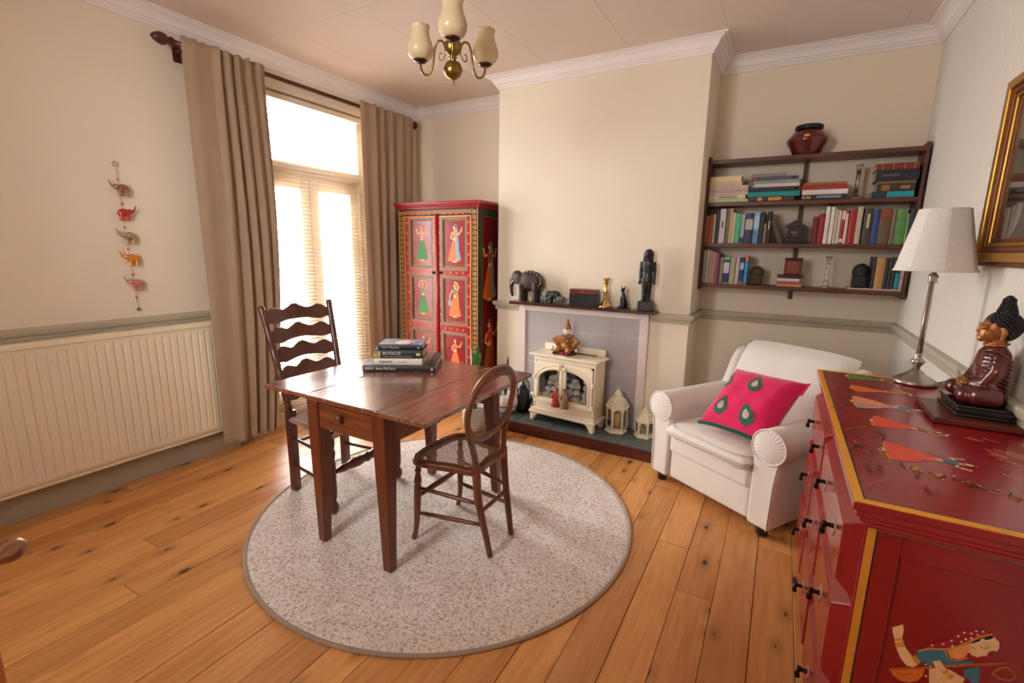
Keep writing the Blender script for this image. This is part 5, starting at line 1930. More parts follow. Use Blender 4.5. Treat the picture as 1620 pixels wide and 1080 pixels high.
# ================================================================== BOOKSHELF
SHW = wood('shelf_mahogany', (108, 58, 38), (70, 34, 22), 'X', 1.0, 0.42)
SHZ = wood('shelf_post_mahogany', (104, 54, 36), (66, 32, 22), 'Z', 1.0, 0.42)
bs = T('wall_shelf', 'four-tier dark wooden wall shelf filling the alcove', 'shelf', (0.06, 3.8, 1.16))
SFY = 3.70
LEV = [2.045, 1.762, 1.485, 1.20]
for x0, x1 in ((-0.529, -0.511), (0.650, 0.668)):
    O('post', MB().box(x0, x1, SFY - 0.004, YB - 0.001, 1.155, 2.066), SHZ, bs, bevel=0.003)
for z in LEV:
    O('shelf_board', MB().box(-0.511, 0.650, SFY, YB - 0.022, z - 0.027, z), SHW, bs, bevel=0.003)
O('batten', MB().box(0.052, 0.078, YB - 0.021, YB - 0.001, 1.105, 2.03), SHZ, bs, bevel=0.002)

PAGES = plain('book_pages', (222, 208, 182), 0.9, var=0.05, vscale=80)
BKM = {}


def bmat(c):
    if c not in BKM:
        BKM[c] = plain('cover_%02x%02x%02x' % c, c, 0.5, var=0.10, vscale=18)
    return BKM[c]


def put_book(label, group, w_, d_, h_, col, upright, loc, rot=0.0, lean=0.0):
    """book with its spine towards -Y. upright: w = thickness; flat: w = spine length, h = thickness"""
    t = T('book', label, 'book', loc, rot, group)
    c = 0.0022
    mt = bmat(col)
    cv, pg = MB(), MB()
    if upright:
        x0, x1 = -w_ / 2, w_ / 2
        c = min(c, w_ * 0.2)
        cv.box(x0, x0 + c, 0.0, d_, 0, h_)
        cv.box(x1 - c, x1, 0.0, d_, 0, h_)
        n = 6
        sp = [(x0, 0.0)] + [(x0 + (x1 - x0) * k / n, -0.004 * math.sin(PI * k / n)) for k in range(1, n)] + [(x1, 0.0), (x1, 0.003), (x0, 0.003)]
        cv.prism(sp, lambda u, v, d: (u, v, d), 0, h_)
        pg.box(x0 + c, x1 - c, 0.003, d_ - 0.004, 0.004, h_ - 0.004)
    else:
        x0, x1 = -w_ / 2, w_ / 2
        c = min(c, h_ * 0.2)
        cv.box(x0, x1, 0, d_, 0, c)
        cv.box(x0, x1, 0, d_, h_ - c, h_)
        n = 6
        sp = [(0.0, 0.0)] + [(-0.004 * math.sin(PI * k / n), h_ * k / n) for k in range(1, n)] + [(0.0, h_), (0.003, h_), (0.003, 0)]
        cv.prism(sp, lambda u, v, d: (d, u, v), x0, x1)
        pg.box(x0 + 0.004, x1 - 0.004, 0.003, d_ - 0.004, c, h_ - c)
    co_ = O('cover', cv, mt, t, world=False)
    O('pages', pg, PAGES, t, world=False)
    if lean:
        t.rotation_euler = (0, lean, rot)
    return t


def spine_mark(t, w_, z0, z1, col, upright=True, x0=0, x1=0):
    m = MB()
    if upright:
        m.box(-w_ * 0.46, w_ * 0.46, -0.0046, -0.003, z0, z1)
    else:
        m.box(x0, x1, -0.0048, -0.003, z0, z1)
    O('spine_label', m, bmat(col), t, world=False)


rk = random.Random(9)
MID_L = [
    (-0.541, -0.516, 0.218, (44, 52, 62), 'dark blue-grey'),
    (-0.516, -0.497, 0.189, (170, 115, 70), 'tan'),
    (-0.497, -0.461, 0.194, (150, 70, 35), 'rust brown'),
    (-0.461, -0.448, 0.199, (190, 185, 170), 'thin pale grey'),
    (-0.448, -0.421, 0.204, (55, 52, 54), 'charcoal'),
    (-0.421, -0.383, 0.233, (205, 200, 206), 'tall pale lilac'),
    (-0.380, -0.359, 0.235, (130, 120, 75), 'olive'),
    (-0.359, -0.338, 0.234, (195, 180, 150), 'mottled cream'),
    (-0.338, -0.320, 0.206, (225, 205, 172), 'plain cream'),
    (-0.320, -0.288, 0.200, (85, 195, 140), 'bright mint green'),
    (-0.286, -0.260, 0.193, (165, 185, 195), 'icy blue'),
    (-0.257, -0.209, 0.201, (62, 62, 80), 'thick navy'),
    (-0.206, -0.171, 0.202, (125, 185, 225), 'sky blue'),
    (-0.169, -0.139, 0.209, (54, 45, 42), 'dark brown'),
    (-0.139, -0.126, 0.130, (175, 150, 105), 'short thin straw-coloured'),
    (-0.126, -0.097, 0.210, (42, 32, 28), 'black-brown'),
]
MID_R = [
    (0.142, 0.173, 0.172, (115, 18, 18), 'short dark red'),
    (0.173, 0.204, 0.189, (155, 24, 24), 'bright red'),
    (0.204, 0.227, 0.231, (228, 220, 210), 'tall white'),
    (0.230, 0.253, 0.228, (232, 228, 222), 'clean white'),
    (0.255, 0.270, 0.215, (210, 195, 168), 'slim cream'),
    (0.270, 0.290, 0.206, (226, 218, 202), 'ivory'),
    (0.290, 0.310, 0.214, (165, 35, 32), 'slim red and white'),
    (0.310, 0.327, 0.190, (222, 204, 178), 'short buff'),
    (0.330, 0.369, 0.207, (165, 35, 35), 'thick crimson'),
    (0.369, 0.398, 0.228, (190, 175, 150), 'worn parchment-coloured'),
    (0.405, 0.452, 0.215, (66, 55, 55), 'thick dark grey'),
    (0.452, 0.485, 0.211, (42, 66, 125), 'royal blue'),
    (0.485, 0.541, 0.212, (104, 82, 54), 'thick brown leather'),
    (0.543, 0.566, 0.205, (122, 106, 90), 'grey-brown'),
    (0.566, 0.618, 0.204, (92, 148, 70), 'thick leaf green'),
    (0.618, 0.629, 0.179, (150, 170, 130), 'thin pale green'),
    (0.629, 0.664, 0.208, (36, 54, 54), 'dark teal'),
    (0.664, 0.693, 0.212, (30, 42, 42), 'near-black'),
]
LOW_L = [
    (-0.534, -0.511, 0.237, (180, 170, 158), 'pale grey magazine-like'),
    (-0.509, -0.489, 0.237, (172, 164, 152), 'stone grey magazine-like'),
    (-0.488, -0.465, 0.235, (186, 176, 162), 'light taupe magazine-like'),
    (-0.464, -0.448, 0.230, (178, 156, 134), 'beige'),
    (-0.448, -0.426, 0.224, (184, 132, 116), 'dusty pink'),
    (-0.426, -0.408, 0.219, (170, 108, 108), 'rose red'),
    (-0.408, -0.394, 0.213, (112, 66, 112), 'purple'),
    (-0.393, -0.371, 0.186, (150, 134, 106), 'khaki'),
    (-0.370, -0.329, 0.190, (38, 42, 112), 'navy book with green ends'),
    (-0.327, -0.293, 0.186, (178, 168, 136), 'sand-coloured'),
    (-0.290, -0.266, 0.188, (208, 194, 194), 'pinkish white'),
    (-0.263, -0.237, 0.189, (42, 66, 135), 'blue'),
    (-0.234, -0.212, 0.201, (55, 165, 215), 'cyan book with orange top'),
]
LOW_R = [
    (0.488, 0.503, 0.208, (40, 34, 30), 'black'),
    (0.504, 0.549, 0.200, (185, 138, 78), 'thick tan'),
    (0.550, 0.568, 0.201, (48, 38, 38), 'dark brown'),
    (0.569, 0.586, 0.203, (60, 52, 56), 'slate grey'),
    (0.587, 0.604, 0.205, (30, 52, 42), 'bottle green'),
    (0.605, 0.633, 0.210, (28, 140, 150), 'teal'),
    (0.634, 0.644, 0.201, (215, 190, 175), 'thin pale pink'),
    (0.644, 0.654, 0.205, (190, 186, 182), 'thin light grey'),
]
STACK_A = [
    (-0.532, -0.256, -0.008, 0.014, (196, 202, 156), 'sage green'),
    (-0.531, -0.273, 0.016, 0.041, (206, 212, 176), 'pale green book with dark lettering'),
    (-0.525, -0.260, 0.042, 0.061, (212, 188, 178), 'blush pink'),
    (-0.533, -0.262, 0.062, 0.077, (206, 182, 172), 'off-white and mauve'),
    (-0.510, -0.261, 0.077, 0.093, (212, 188, 180), 'thin pink-edged'),
    (-0.508, -0.263, 0.094, 0.108, (216, 204, 196), 'thin white'),
    (-0.510, -0.302, 0.110, 0.135, (222, 198, 156), 'cream'),
    (-0.515, -0.310, 0.136, 0.176, (230, 210, 168), 'thick pale yellow'),
]
STACK_B = [
    (-0.252, 0.015, -0.001, 0.027, (84, 62, 58), 'dark book with orange print'),
    (-0.263, 0.044, 0.028, 0.062, (28, 150, 145), 'wide teal'),
    (-0.259, 0.003, 0.064, 0.092, (52, 52, 60), 'black'),
    (-0.229, 0.037, 0.093, 0.118, (214, 204, 204), 'white'),
    (-0.239, 0.034, 0.119, 0.139, (148, 158, 158), 'grey-green'),
    (-0.249, 0.027, 0.140, 0.162, (94, 100, 106), 'slate book with red end'),
    (-0.246, -0.045, 0.165, 0.185, (150, 140, 140), 'short thin grey'),
]
STACK_C = [
    (0.053, 0.298, 0.001, 0.032, (42, 44, 60), 'navy book with yellow letters'),
    (0.057, 0.302, 0.032, 0.063, (232, 222, 212), 'white'),
    (0.051, 0.300, 0.064, 0.089, (160, 55, 55), 'red'),
    (0.058, 0.292, 0.090, 0.109, (160, 98, 56), 'tan brown'),
]
STACK_D = [
    (0.426, 0.629, -0.001, 0.034, (30, 62, 68), 'dark book with turquoise spine label'),
    (0.445, 0.629, 0.034, 0.096, (54, 48, 28), 'thick green-black book with gold tooling'),
    (0.431, 0.638, 0.097, 0.160, (32, 32, 48), 'thick midnight blue leather'),
    (0.428, 0.633, 0.160, 0.197, (122, 50, 28), 'red-brown leather'),
]
STACK_E = [
    (-0.023, 0.120, 0.012, 0.030, (205, 150, 120), 'peach'),
    (-0.025, 0.118, 0.030, 0.047, (176, 88, 62), 'terracotta'),
    (-0.023, 0.104, 0.048, 0.068, (222, 214, 214), 'white'),
]


def stand_row(rows, z, grp, where, marks={}, ref='left post'):
    n = len(rows)
    for i, (x0, x1, h, c, d) in enumerate(rows):
        nice = d if 'book' in d else d + ' book'
        k = ORD(i) if ref == 'left post' else ORD(i)
        t = put_book(f'{nice} standing {k} {where}', grp, x1 - x0 - 0.0012, min(0.165, 0.7 * h + rk.uniform(-0.01, 0.01)), min(h, 0.252), c, True,
                     (0.5 * (x0 + x1), 3.712 + rk.uniform(0, 0.006), z + 0.0003))
        if d in marks:
            for (a, b, cc_) in marks[d]:
                spine_mark(t, x1 - x0, h * a, h * b, cc_)
        elif x1 - x0 > 0.024 and rk.random() < 0.4:
            lum = sum(c) / 3
            cc_ = (200, 186, 150) if lum < 110 else (70, 60, 60)
            spine_mark(t, (x1 - x0) * 0.3, h * 0.45, h * rk.uniform(0.6, 0.85), cc_)


stand_row(MID_L, LEV[2], 'books on the third shelf', 'from the left post on the third shelf',
          {'sky blue': [(0.0, 0.42, (88, 140, 190)), (0.5, 0.9, (170, 205, 228))], 'icy blue': [(0.02, 0.2, (40, 44, 60))], 'thick navy': [(0.45, 0.8, (190, 180, 176))]})
stand_row(MID_R, LEV[2], 'books on the third shelf', 'right of the wooden house on the third shelf',
          {'thick brown leather': [(0.72, 0.96, (140, 62, 36))], 'thick leaf green': [(0.7, 0.72, (60, 96, 44)), (0.3, 0.32, (60, 96, 44))], 'slim red and white': [(0.05, 0.15, (230, 214, 200)), (0.7, 0.95, (220, 190, 180))]})
stand_row(LOW_L, LEV[3], 'books on the bottom shelf', 'from the left post on the bottom shelf',
          {'navy book with green ends': [(0.88, 1.0, (110, 176, 74)), (0.0, 0.06, (110, 176, 74)), (0.4, 0.8, (200, 200, 214))], 'cyan book with orange top': [(0.82, 1.0, (232, 92, 44)), (0.0, 0.1, (150, 120, 90))],
           'blue': [(0.55, 0.8, (190, 196, 214)), (0.0, 0.12, (150, 110, 70))]})
flat_ = put_book('long thin pale book lying flat under the dark books on the bottom shelf', 'books on the bottom shelf', 0.255, 0.16, 0.011, (200, 182, 170), False, (0.502, 3.712, LEV[3] + 0.0003))
for i, (x0, x1, h, c, d) in enumerate(LOW_R):
    zb_ = LEV[3] + (0.0118 if x1 < 0.626 else 0.0003)
    sh = 0.006 if x1 >= 0.626 else 0
    if d == 'teal':
        x0, x1, zb_ = 0.6052, 0.6288, LEV[3] + 0.0118
    if d == 'thin pale pink':
        x0, x1 = 0.6305, 0.6395
    if d == 'thin light grey':
        x0, x1 = 0.640, 0.6485
    t = put_book(f'{d} book standing {ORD(i)} right of the black bookend on the bottom shelf', 'books on the bottom shelf', x1 - x0 - 0.001, 0.15, h - (zb_ - LEV[3]), c, True,
                 (0.5 * (x0 + x1), 3.714, zb_))
    if d == 'teal':
        spine_mark(t, x1 - x0, 0.10, 0.13, (30, 40, 60))


def stack(rows, z, where, d0=0.175):
    zc = z + 0.0003
    out = []
    for i, (x0, x1, a, b, c, d) in enumerate(rows):
        th_ = max(0.010, b - a)
        nice = d if 'book' in d else d + ' book'
        pos = 'lowest in' if i == 0 else ('topmost in' if i == len(rows) - 1 else f'{ORD(i)} up in')
        t = put_book(f'{nice} {pos} {where}', 'books lying on the second shelf', x1 - x0, d0 - 0.004 * i, th_ - 0.0006, c, False,
                     (0.5 * (x0 + x1), 3.708 + 0.0015 * i, zc))
        out.append((t, x0, x1, th_, d))
        zc += th_
    return out


LBL = {}
for nm, rows in (('the flat pile by the left post', STACK_A), ('the tall pile left of the batten', STACK_B), ('the pile right of the batten', STACK_C), ('the leather pile by the right post', STACK_D)):
    for t, x0, x1, th_, d in stack([((max(r[0], -0.508),) + tuple(r[1:])) for r in rows], LEV[1], nm, 0.165):
        LBL[d] = (t, x1 - x0, th_)
for t, x0, x1, th_, d in stack(STACK_E, LEV[3], 'the small pile under the maroon box', 0.11):
    t['group'] = 'books on the bottom shelf'


def sp(d, parts):
    t, w_, th_ = LBL[d]
    for (a, b, z0, z1, c) in parts:
        spine_mark(t, 0, th_ * z0, th_ * z1, c, False, -w_ / 2 + a * w_, -w_ / 2 + b * w_)


sp('dark book with orange print', [(0.20, 0.30, 0.1, 0.85, (230, 150, 80)), (0.44, 0.72, 0.1, 0.85, (226, 140, 70))])
sp('thick green-black book with gold tooling', [(0.12, 0.34, 0.06, 0.6, (150, 104, 40)), (0.62, 0.86, 0.2, 0.5, (160, 118, 50)), (0.0, 1.0, 0.72, 0.94, (120, 92, 50))])
sp('dark book with turquoise spine label', [(0.36, 0.99, 0.04, 0.95, (20, 150, 165))])
sp('slate book with red end', [(0.0, 0.12, 0.05, 0.9, (150, 60, 60)), (0.85, 0.98, 0.05, 0.9, (50, 54, 60))])
sp('red-brown leather', [(0.15, 0.17, 0, 1, (180, 120, 60)), (0.4, 0.42, 0, 1, (180, 120, 60)), (0.65, 0.67, 0, 1, (180, 120, 60)), (0.88, 0.9, 0, 1, (180, 120, 60))])
sp('thick midnight blue leather', [(0.15, 0.55, 0.4, 0.6, (86, 80, 76))])
sp('pale green book with dark lettering', [(0.28, 0.78, 0.35, 0.65, (120, 124, 96))])
sp('white', [])
t, w_, th_ = LBL['navy book with yellow letters']
YEL = plain('yellow_lettering', (244, 222, 110), 0.5)
text_part('lettering', 'KAI', 0.030, YEL, t, Matrix.Translation((-w_ / 2 + 0.008, -0.0052, 0.0045)) @ Matrix.Rotation(PI / 2, 4, 'X'), xs=1.0)
spine_mark(t, 0, 0.008, 0.024, (120, 130, 150), False, -w_ / 2 + 0.085, w_ / 2 - 0.03)
# leaning book and little house
ld = put_book('dark grey book leaning against the row beside the little wooden house', 'books on the third shelf', 0.026, 0.12, 0.155, (84, 78, 70), True, (-0.036, 3.715, LEV[2] + 0.004), 0.0, math.radians(-20))
HOU = wood('dark_carved_wood', (56, 44, 40), (32, 24, 22), 'X', 2.0, 0.5)
ho = T('wooden_house', 'dark carved wooden house with a pitched roof on the third shelf', 'ornament', (0.045, 3.78, LEV[2]))
O('base', MB().box(-0.026, 0.113, 3.73, 3.83, LEV[2] + 0.0003, LEV[2] + 0.014).box(-0.012, 0.10, 3.735, 3.825, LEV[2] + 0.014, LEV[2] + 0.036), HOU, ho, bevel=0.004)
O('walls', MB().box(0.0, 0.088, 3.745, 3.815, LEV[2] + 0.036, LEV[2] + 0.108), HOU, ho, bevel=0.002)
O('roof', MB().prism([(-0.016, LEV[2] + 0.108), (0.104, LEV[2] + 0.108), (0.100, LEV[2] + 0.118), (0.044, LEV[2] + 0.155), (-0.012, LEV[2] + 0.118)], lambda u, v, d: (u, d, v), 3.735, 3.825), HOU, ho, bevel=0.002)
O('carved_motif', MB().ball((0.044, 3.745, LEV[2] + 0.07), (0.022, 0.003, 0.018), 12, 8), plain('worn_copper', (104, 66, 50), 0.5), ho)

# candlesticks on the shelves
SILV2 = plain('aged_silver', (176, 160, 140), 0.22, 0.9)
c_ = T('silver_candlestick', 'slim silver candlestick on the second shelf', 'candlestick', (0.35, 3.77, LEV[1]))
O('foot', MB().lathe([(0.044, 0.0003), (0.045, 0.005), (0.034, 0.012), (0.02, 0.024), (0.012, 0.036), (0.010, 0.04)], 28, (0.35, 3.77, LEV[1])), SILV2, c_)
O('stem', MB().lathe([(0.010, 0.038), (0.0115, 0.10), (0.0125, 0.178)], 20, (0.35, 3.77, LEV[1])), SILV2, c_)
O('socket', MB().lathe([(0.0125, 0.176), (0.016, 0.182), (0.015, 0.196), (0.021, 0.204), (0.021, 0.208), (0.011, 0.208), (0.011, 0.19), (0, 0.19)], 20, (0.35, 3.77, LEV[1])), SILV2, c_)
CRY = pane_glass('crystal', (0.93, 0.93, 0.92), 0.18)
g_ = T('glass_candlestick', 'clear glass candlestick on the bottom shelf', 'candlestick', (0.258, 3.77, LEV[3]))
O('foot', MB().lathe([(0.03, 0.0003), (0.031, 0.006), (0.02, 0.014), (0.012, 0.02), (0.018, 0.034), (0.012, 0.048)], 20, (0.258, 3.77, LEV[3])), CRY, g_)
O('stem', MB().lathe([(0.012, 0.048), (0.009, 0.06), (0.012, 0.11), (0.009, 0.135), (0.016, 0.146), (0.009, 0.156)], 20, (0.258, 3.77, LEV[3])), CRY, g_)
O('cup', MB().lathe([(0.009, 0.156), (0.014, 0.165), (0.014, 0.185), (0.02, 0.205), (0.018, 0.205), (0.011, 0.19), (0, 0.172)], 20, (0.258, 3.77, LEV[3])), CRY, g_)
# maroon box
MAR = plain('maroon_leather', (96, 30, 26), 0.4, var=0.25, vscale=40)
MARD = plain('deep_maroon', (66, 14, 22), 0.45)
zb_ = LEV[3] + 0.0608
t_ = O('maroon_folder', MB().box(-0.028, 0.126, 3.712, 3.81, zb_, zb_ + 0.018), MARD, None, bevel=0.003)
tag(t_, 'flat dark maroon case lying on the small pile of books', 'case')
bx_ = T('maroon_box', 'upright maroon tooled box on the flat case on the bottom shelf', 'box', (0.06, 3.76, zb_ + 0.018))
O('body', MB().box(0.009, 0.111, 3.72, 3.79, zb_ + 0.0182, zb_ + 0.118), MAR, bx_, bevel=0.004)
O('lid', MB().box(0.006, 0.114, 3.717, 3.793, zb_ + 0.118, zb_ + 0.130), MARD, bx_, bevel=0.004)
O('tooled_panel', MB().box(0.026, 0.092, 3.7185, 3.7205, zb_ + 0.03, zb_ + 0.105), plain('tooled_gilt', (128, 66, 44), 0.4, var=0.35, vscale=90), bx_)
# bookends
BE1 = plain('brown_stone', (74, 58, 44), 0.7, var=0.15, vscale=25)
BE2 = plain('black_stone', (30, 30, 28), 0.7, var=0.15, vscale=25)
for x0, x1, h, mt, lab in ((-0.208, -0.112, 0.128, BE1, 'squat brown rounded bookend on the left of the bottom shelf'), (0.384, 0.486, 0.15, BE2, 'squat black rounded bookend beside the tan book')):
    z0 = LEV[3] + (0.0118 if x0 > 0 else 0.0003)
    xc, r_ = 0.5 * (x0 + x1), 0.5 * (x1 - x0)
    be = T('bookend', lab, 'bookend', (xc, 3.775, z0))
    O('body', MB().box(x0 + 0.012, x1 - 0.008, 3.74, 3.81, z0, z0 + h * 0.5), mt, be, bevel=0.012, bseg=3)
    O('head', MB().ball((xc + 0.004, 3.775, z0 + h * 0.66), (r_ * 0.94, 0.04, h * 0.36), 20, 12), mt, be)
# lacquer bowl on top of the shelf
LAC = plain('red_brown_lacquer', (96, 24, 20), 0.22, var=0.1, coat=0.4)
va = T('lacquer_pot', 'round dark red lacquered pot with a black rim on top of the wall shelf', 'pot', (0.052, 3.772, LEV[0]))
O('body', MB().lathe([(0.072, 0.0003), (0.078, 0.004), (0.092, 0.035), (0.116, 0.075), (0.122, 0.092), (0.112, 0.108), (0.088, 0.138), (0.072, 0.155), (0.068, 0.150), (0, 0.145)], 40, (0.052, 3.772, LEV[0])), LAC, va)
O('rim', MB().lathe([(0.072, 0.152), (0.079, 0.158), (0.081, 0.172), (0.077, 0.182), (0.068, 0.182), (0.066, 0.150)], 36, (0.052, 3.772, LEV[0])), BLKM, va)
O('gilt_flower', MB().ball((0.043, 3.657, LEV[0] + 0.104), (0.017, 0.004, 0.010), 12, 8), GOLDP, va)

# ================================================================== MANTEL ORNAMENTS
def elephant(mb, c, s, trunk='down', facing=-1, rot=0.0):
    """fused elephant, s = body length; faces -X when facing = -1"""
    R_ = Matrix.Rotation(rot, 4, 'Y')
    def q(x, y, z):
        v = R_ @ Vector((facing * -1 * x * s, y * s, z * s))
        return (c[0] + v.x, c[1] + v.y, c[2] + v.z)
    mb.ball(q(0.08, 0, 0.52), (0.34 * s, 0.18 * s, 0.26 * s), 18, 12)
    mb.ball(q(0.24, 0, 0.50), (0.20 * s, 0.165 * s, 0.25 * s), 16, 12)
    mb.ball(q(-0.28, 0, 0.60), (0.16 * s, 0.13 * s, 0.17 * s), 16, 12)
    for x in (-0.10, 0.28):
        for y in (-0.095, 0.095):
            mb.tube([q(x, y, 0.45), q(x, y, 0.2), q(x, y, 0.0)], [0.085 * s, 0.068 * s, 0.075 * s], 12)
    if trunk == 'down':
        tr = [(-0.34, 0, 0.60), (-0.43, 0, 0.50), (-0.46, 0, 0.34), (-0.44, 0, 0.18), (-0.41, 0, 0.10)]
    else:
        tr = [(-0.34, 0, 0.60), (-0.46, 0, 0.62), (-0.54, 0, 0.74), (-0.60, 0, 0.90), (-0.66, 0, 1.0)]
    mb.tube([q(*p) for p in tr], [0.085 * s, 0.07 * s, 0.052 * s, 0.042 * s, 0.036 * s], 12)
    for y in (-1, 1):
        mb.ball(q(-0.20, y * 0.135, 0.56), (0.11 * s, 0.026 * s, 0.15 * s), 14, 10)
    mb.tube([q(0.41, 0, 0.58), q(0.46, 0, 0.42), q(0.45, 0, 0.26)], [0.022 * s, 0.016 * s, 0.018 * s], 8)
    return mb


EBON = wood('carved_dark_wood', (70, 44, 36), (40, 26, 22), 'X', 3.0, 0.5, bmp=0.5)
IVO = plain('bone_inlay', (232, 222, 206), 0.5)
MY = 3.392
e1 = T('carved_elephant', 'large carved dark wooden elephant with white inlay on the mantel', 'elephant figurine', (-1.78, MY, MZ))
blob('body', elephant(MB(), (-1.775, MY, MZ + 0.002), 0.315), EBON, e1, 0.0055, 4)
im = MB()
for k in range(12):
    a_ = math.radians(120 - k * 15)
    im.ball((-1.745 + 0.105 * math.cos(a_), MY - 0.052 + 0.022 * abs(math.cos(a_)), MZ + 0.168 + 0.072 * math.sin(a_)), (0.0038, 0.003, 0.0062), 8, 6)
O('inlay', im, IVO, e1)
for sx in (-1, 1):
    O('tusk', MB().tube([(-1.885, MY + sx * 0.026, MZ + 0.165), (-1.90, MY + sx * 0.03, MZ + 0.145), (-1.905, MY + sx * 0.03, MZ + 0.135)], [0.006, 0.005, 0.002], 8), IVO, e1)
SOAP = plain('dark_soapstone', (38, 38, 36), 0.4, var=0.2, vscale=30)
GSOAP = plain('grey_soapstone', (86, 90, 84), 0.45, var=0.2, vscale=30)
for (x, y, s, mt, tr, lab, fc_) in ((-1.545, 3.40, 0.125, SOAP, 'down', 'small black elephant figurine in the middle of the mantel group', -1),
                                    (-1.470, 3.375, 0.075, GSOAP, 'down', 'tiny grey-green elephant figurine to the right of the small black one', 1),
                                    (-1.613, 3.37, 0.070, plain('blue_grey_soapstone', (104, 108, 112), 0.45, var=0.2, vscale=30), 'down', 'tiny blue-grey elephant figurine to the left of the small black one', -1)):
    t = T('small_elephant', lab, 'elephant figurine', (x, y, MZ), 0, 'small elephants on the mantel')
    blob('body', elephant(MB(), (x, y, MZ + 0.0008), s, tr, fc_), mt, t, s * 0.02, 3)
BRASS = plain('polished_brass', (226, 190, 116), 0.2, 1.0, var=0.05)
BRASSA = plain('antique_brass', (150, 124, 66), 0.28, 1.0, var=0.12)
de = T('brass_deer', 'tiny brass deer beneath the large carved elephant', 'figurine', (-1.70, 3.35, MZ))
dm = MB()
dm.ball((-1.70, 3.35, MZ + 0.034), (0.020, 0.009, 0.010), 12, 8)
for x in (-0.013, 0.013):
    for y in (-0.005, 0.005):
        dm.tube([(-1.70 + x, 3.35 + y, MZ + 0.03), (-1.70 + x, 3.35 + y, MZ + 0.0008)], [0.0036, 0.0028], 6)
dm.tube([(-1.714, 3.35, MZ + 0.038), (-1.724, 3.35, MZ + 0.056)], [0.006, 0.0045], 8)
dm.ball((-1.729, 3.35, MZ + 0.058), (0.009, 0.005, 0.005), 8, 6)
for sy in (-1, 1):
    dm.tube([(-1.724, 3.35 + sy * 0.002, MZ + 0.060), (-1.722, 3.35 + sy * 0.006, MZ + 0.076)], [0.002, 0.001], 6)
blob('body', dm, BRASSA, de, 0.0015, 2)
tbx = T('wooden_box', 'black box with a red-brown lid on the mantel', 'box', (-1.285, MY, MZ))
O('body', MB().box(-1.388, -1.182, 3.345, 3.44, MZ, MZ + 0.088), plain('black_lacquer_box', (30, 32, 30), 0.3, var=0.1), tbx, bevel=0.002)
O('lid', MB().box(-1.389, -1.181, 3.344, 3.441, MZ + 0.089, MZ + 0.124), wood('rosewood_lid', (128, 44, 30), (78, 24, 18), 'X', 1.0, 0.3), tbx, bevel=0.003)
O('escutcheon', MB().ball((-1.285, 3.343, MZ + 0.106), (0.005, 0.002, 0.005), 10, 6), BRASS, tbx)
cs_ = T('brass_candlestick', 'polished brass candlestick on the mantel next to the black cat', 'candlestick', (-1.118, MY, MZ))
cc3 = (-1.118, MY, MZ)
O('foot', MB().lathe([(0.052, 0.0), (0.053, 0.006), (0.047, 0.014), (0.034, 0.026), (0.022, 0.044), (0.015, 0.062)], 32, cc3), BRASS, cs_)
O('stem', MB().lathe([(0.015, 0.06), (0.012, 0.075), (0.0125, 0.10), (0.019, 0.106), (0.015, 0.113), (0.019, 0.12), (0.013, 0.128), (0.0125, 0.16), (0.016, 0.168)], 24, cc3), BRASS, cs_)
O('socket', MB().lathe([(0.016, 0.168), (0.02, 0.176), (0.019, 0.186), (0.022, 0.192), (0.021, 0.2), (0.031, 0.212), (0.031, 0.215), (0.012, 0.212), (0.012, 0.19), (0, 0.19)], 28, cc3), BRASS, cs_)
BLKS = plain('black_statue_stone', (26, 26, 26), 0.38, var=0.2, vscale=30)
ct = T('cat_figurine', 'small upright black cat figurine on the mantel', 'cat figurine', (-0.985, MY, MZ))
cm_ = MB()
X_ = -0.985
cm_.ball((X_ + 0.008, MY + 0.008, MZ + 0.032), (0.026, 0.03, 0.032), 16, 12)
cm_.tube([(X_ + 0.006, MY + 0.004, MZ + 0.03), (X_ + 0.002, MY - 0.004, MZ + 0.08), (X_, MY - 0.008, MZ + 0.118)], [0.026, 0.020, 0.011], 14)
cm_.ball((X_ - 0.002, MY - 0.012, MZ + 0.134), (0.015, 0.017, 0.0155), 14, 10)
cm_.ball((X_ - 0.004, MY - 0.028, MZ + 0.130), (0.007, 0.008, 0.006), 10, 8)
for sx in (-1, 1):
    cm_.tube([(X_ + sx * 0.009, MY - 0.01, MZ + 0.143), (X_ + sx * 0.0135, MY - 0.008, MZ + 0.170)], [0.0065, 0.0012], 8)
    cm_.tube([(X_ + sx * 0.010, MY - 0.016, MZ + 0.08), (X_ + sx * 0.009, MY - 0.024, MZ + 0.004)], [0.008, 0.007], 8)
    cm_.ball((X_ + sx * 0.010, MY - 0.03, MZ + 0.006), (0.008, 0.012, 0.006), 8, 6)
cm_.tube([(X_ + 0.03, MY + 0.02, MZ + 0.008), (X_ - 0.02, MY + 0.03, MZ + 0.008), (X_ - 0.034, MY - 0.01, MZ + 0.007)], 0.007, 8)
blob('body', cm_, BLKS, ct, 0.0022, 3)
O('plinth', MB().box(X_ - 0.034, X_ + 0.036, MY - 0.045, MY + 0.042, MZ, MZ + 0.006), BLKS, ct, bevel=0.002)
sx0 = -0.822
st = T('standing_statuette', 'tall black standing figure on a square block at the mantel end', 'statuette', (sx0, MY, MZ))
O('plinth', MB().box(sx0 - 0.047, sx0 + 0.047, MY - 0.045, MY + 0.045, MZ, MZ + 0.066), BLKS, st, bevel=0.003)
sm_ = MB()
B0 = MZ + 0.062
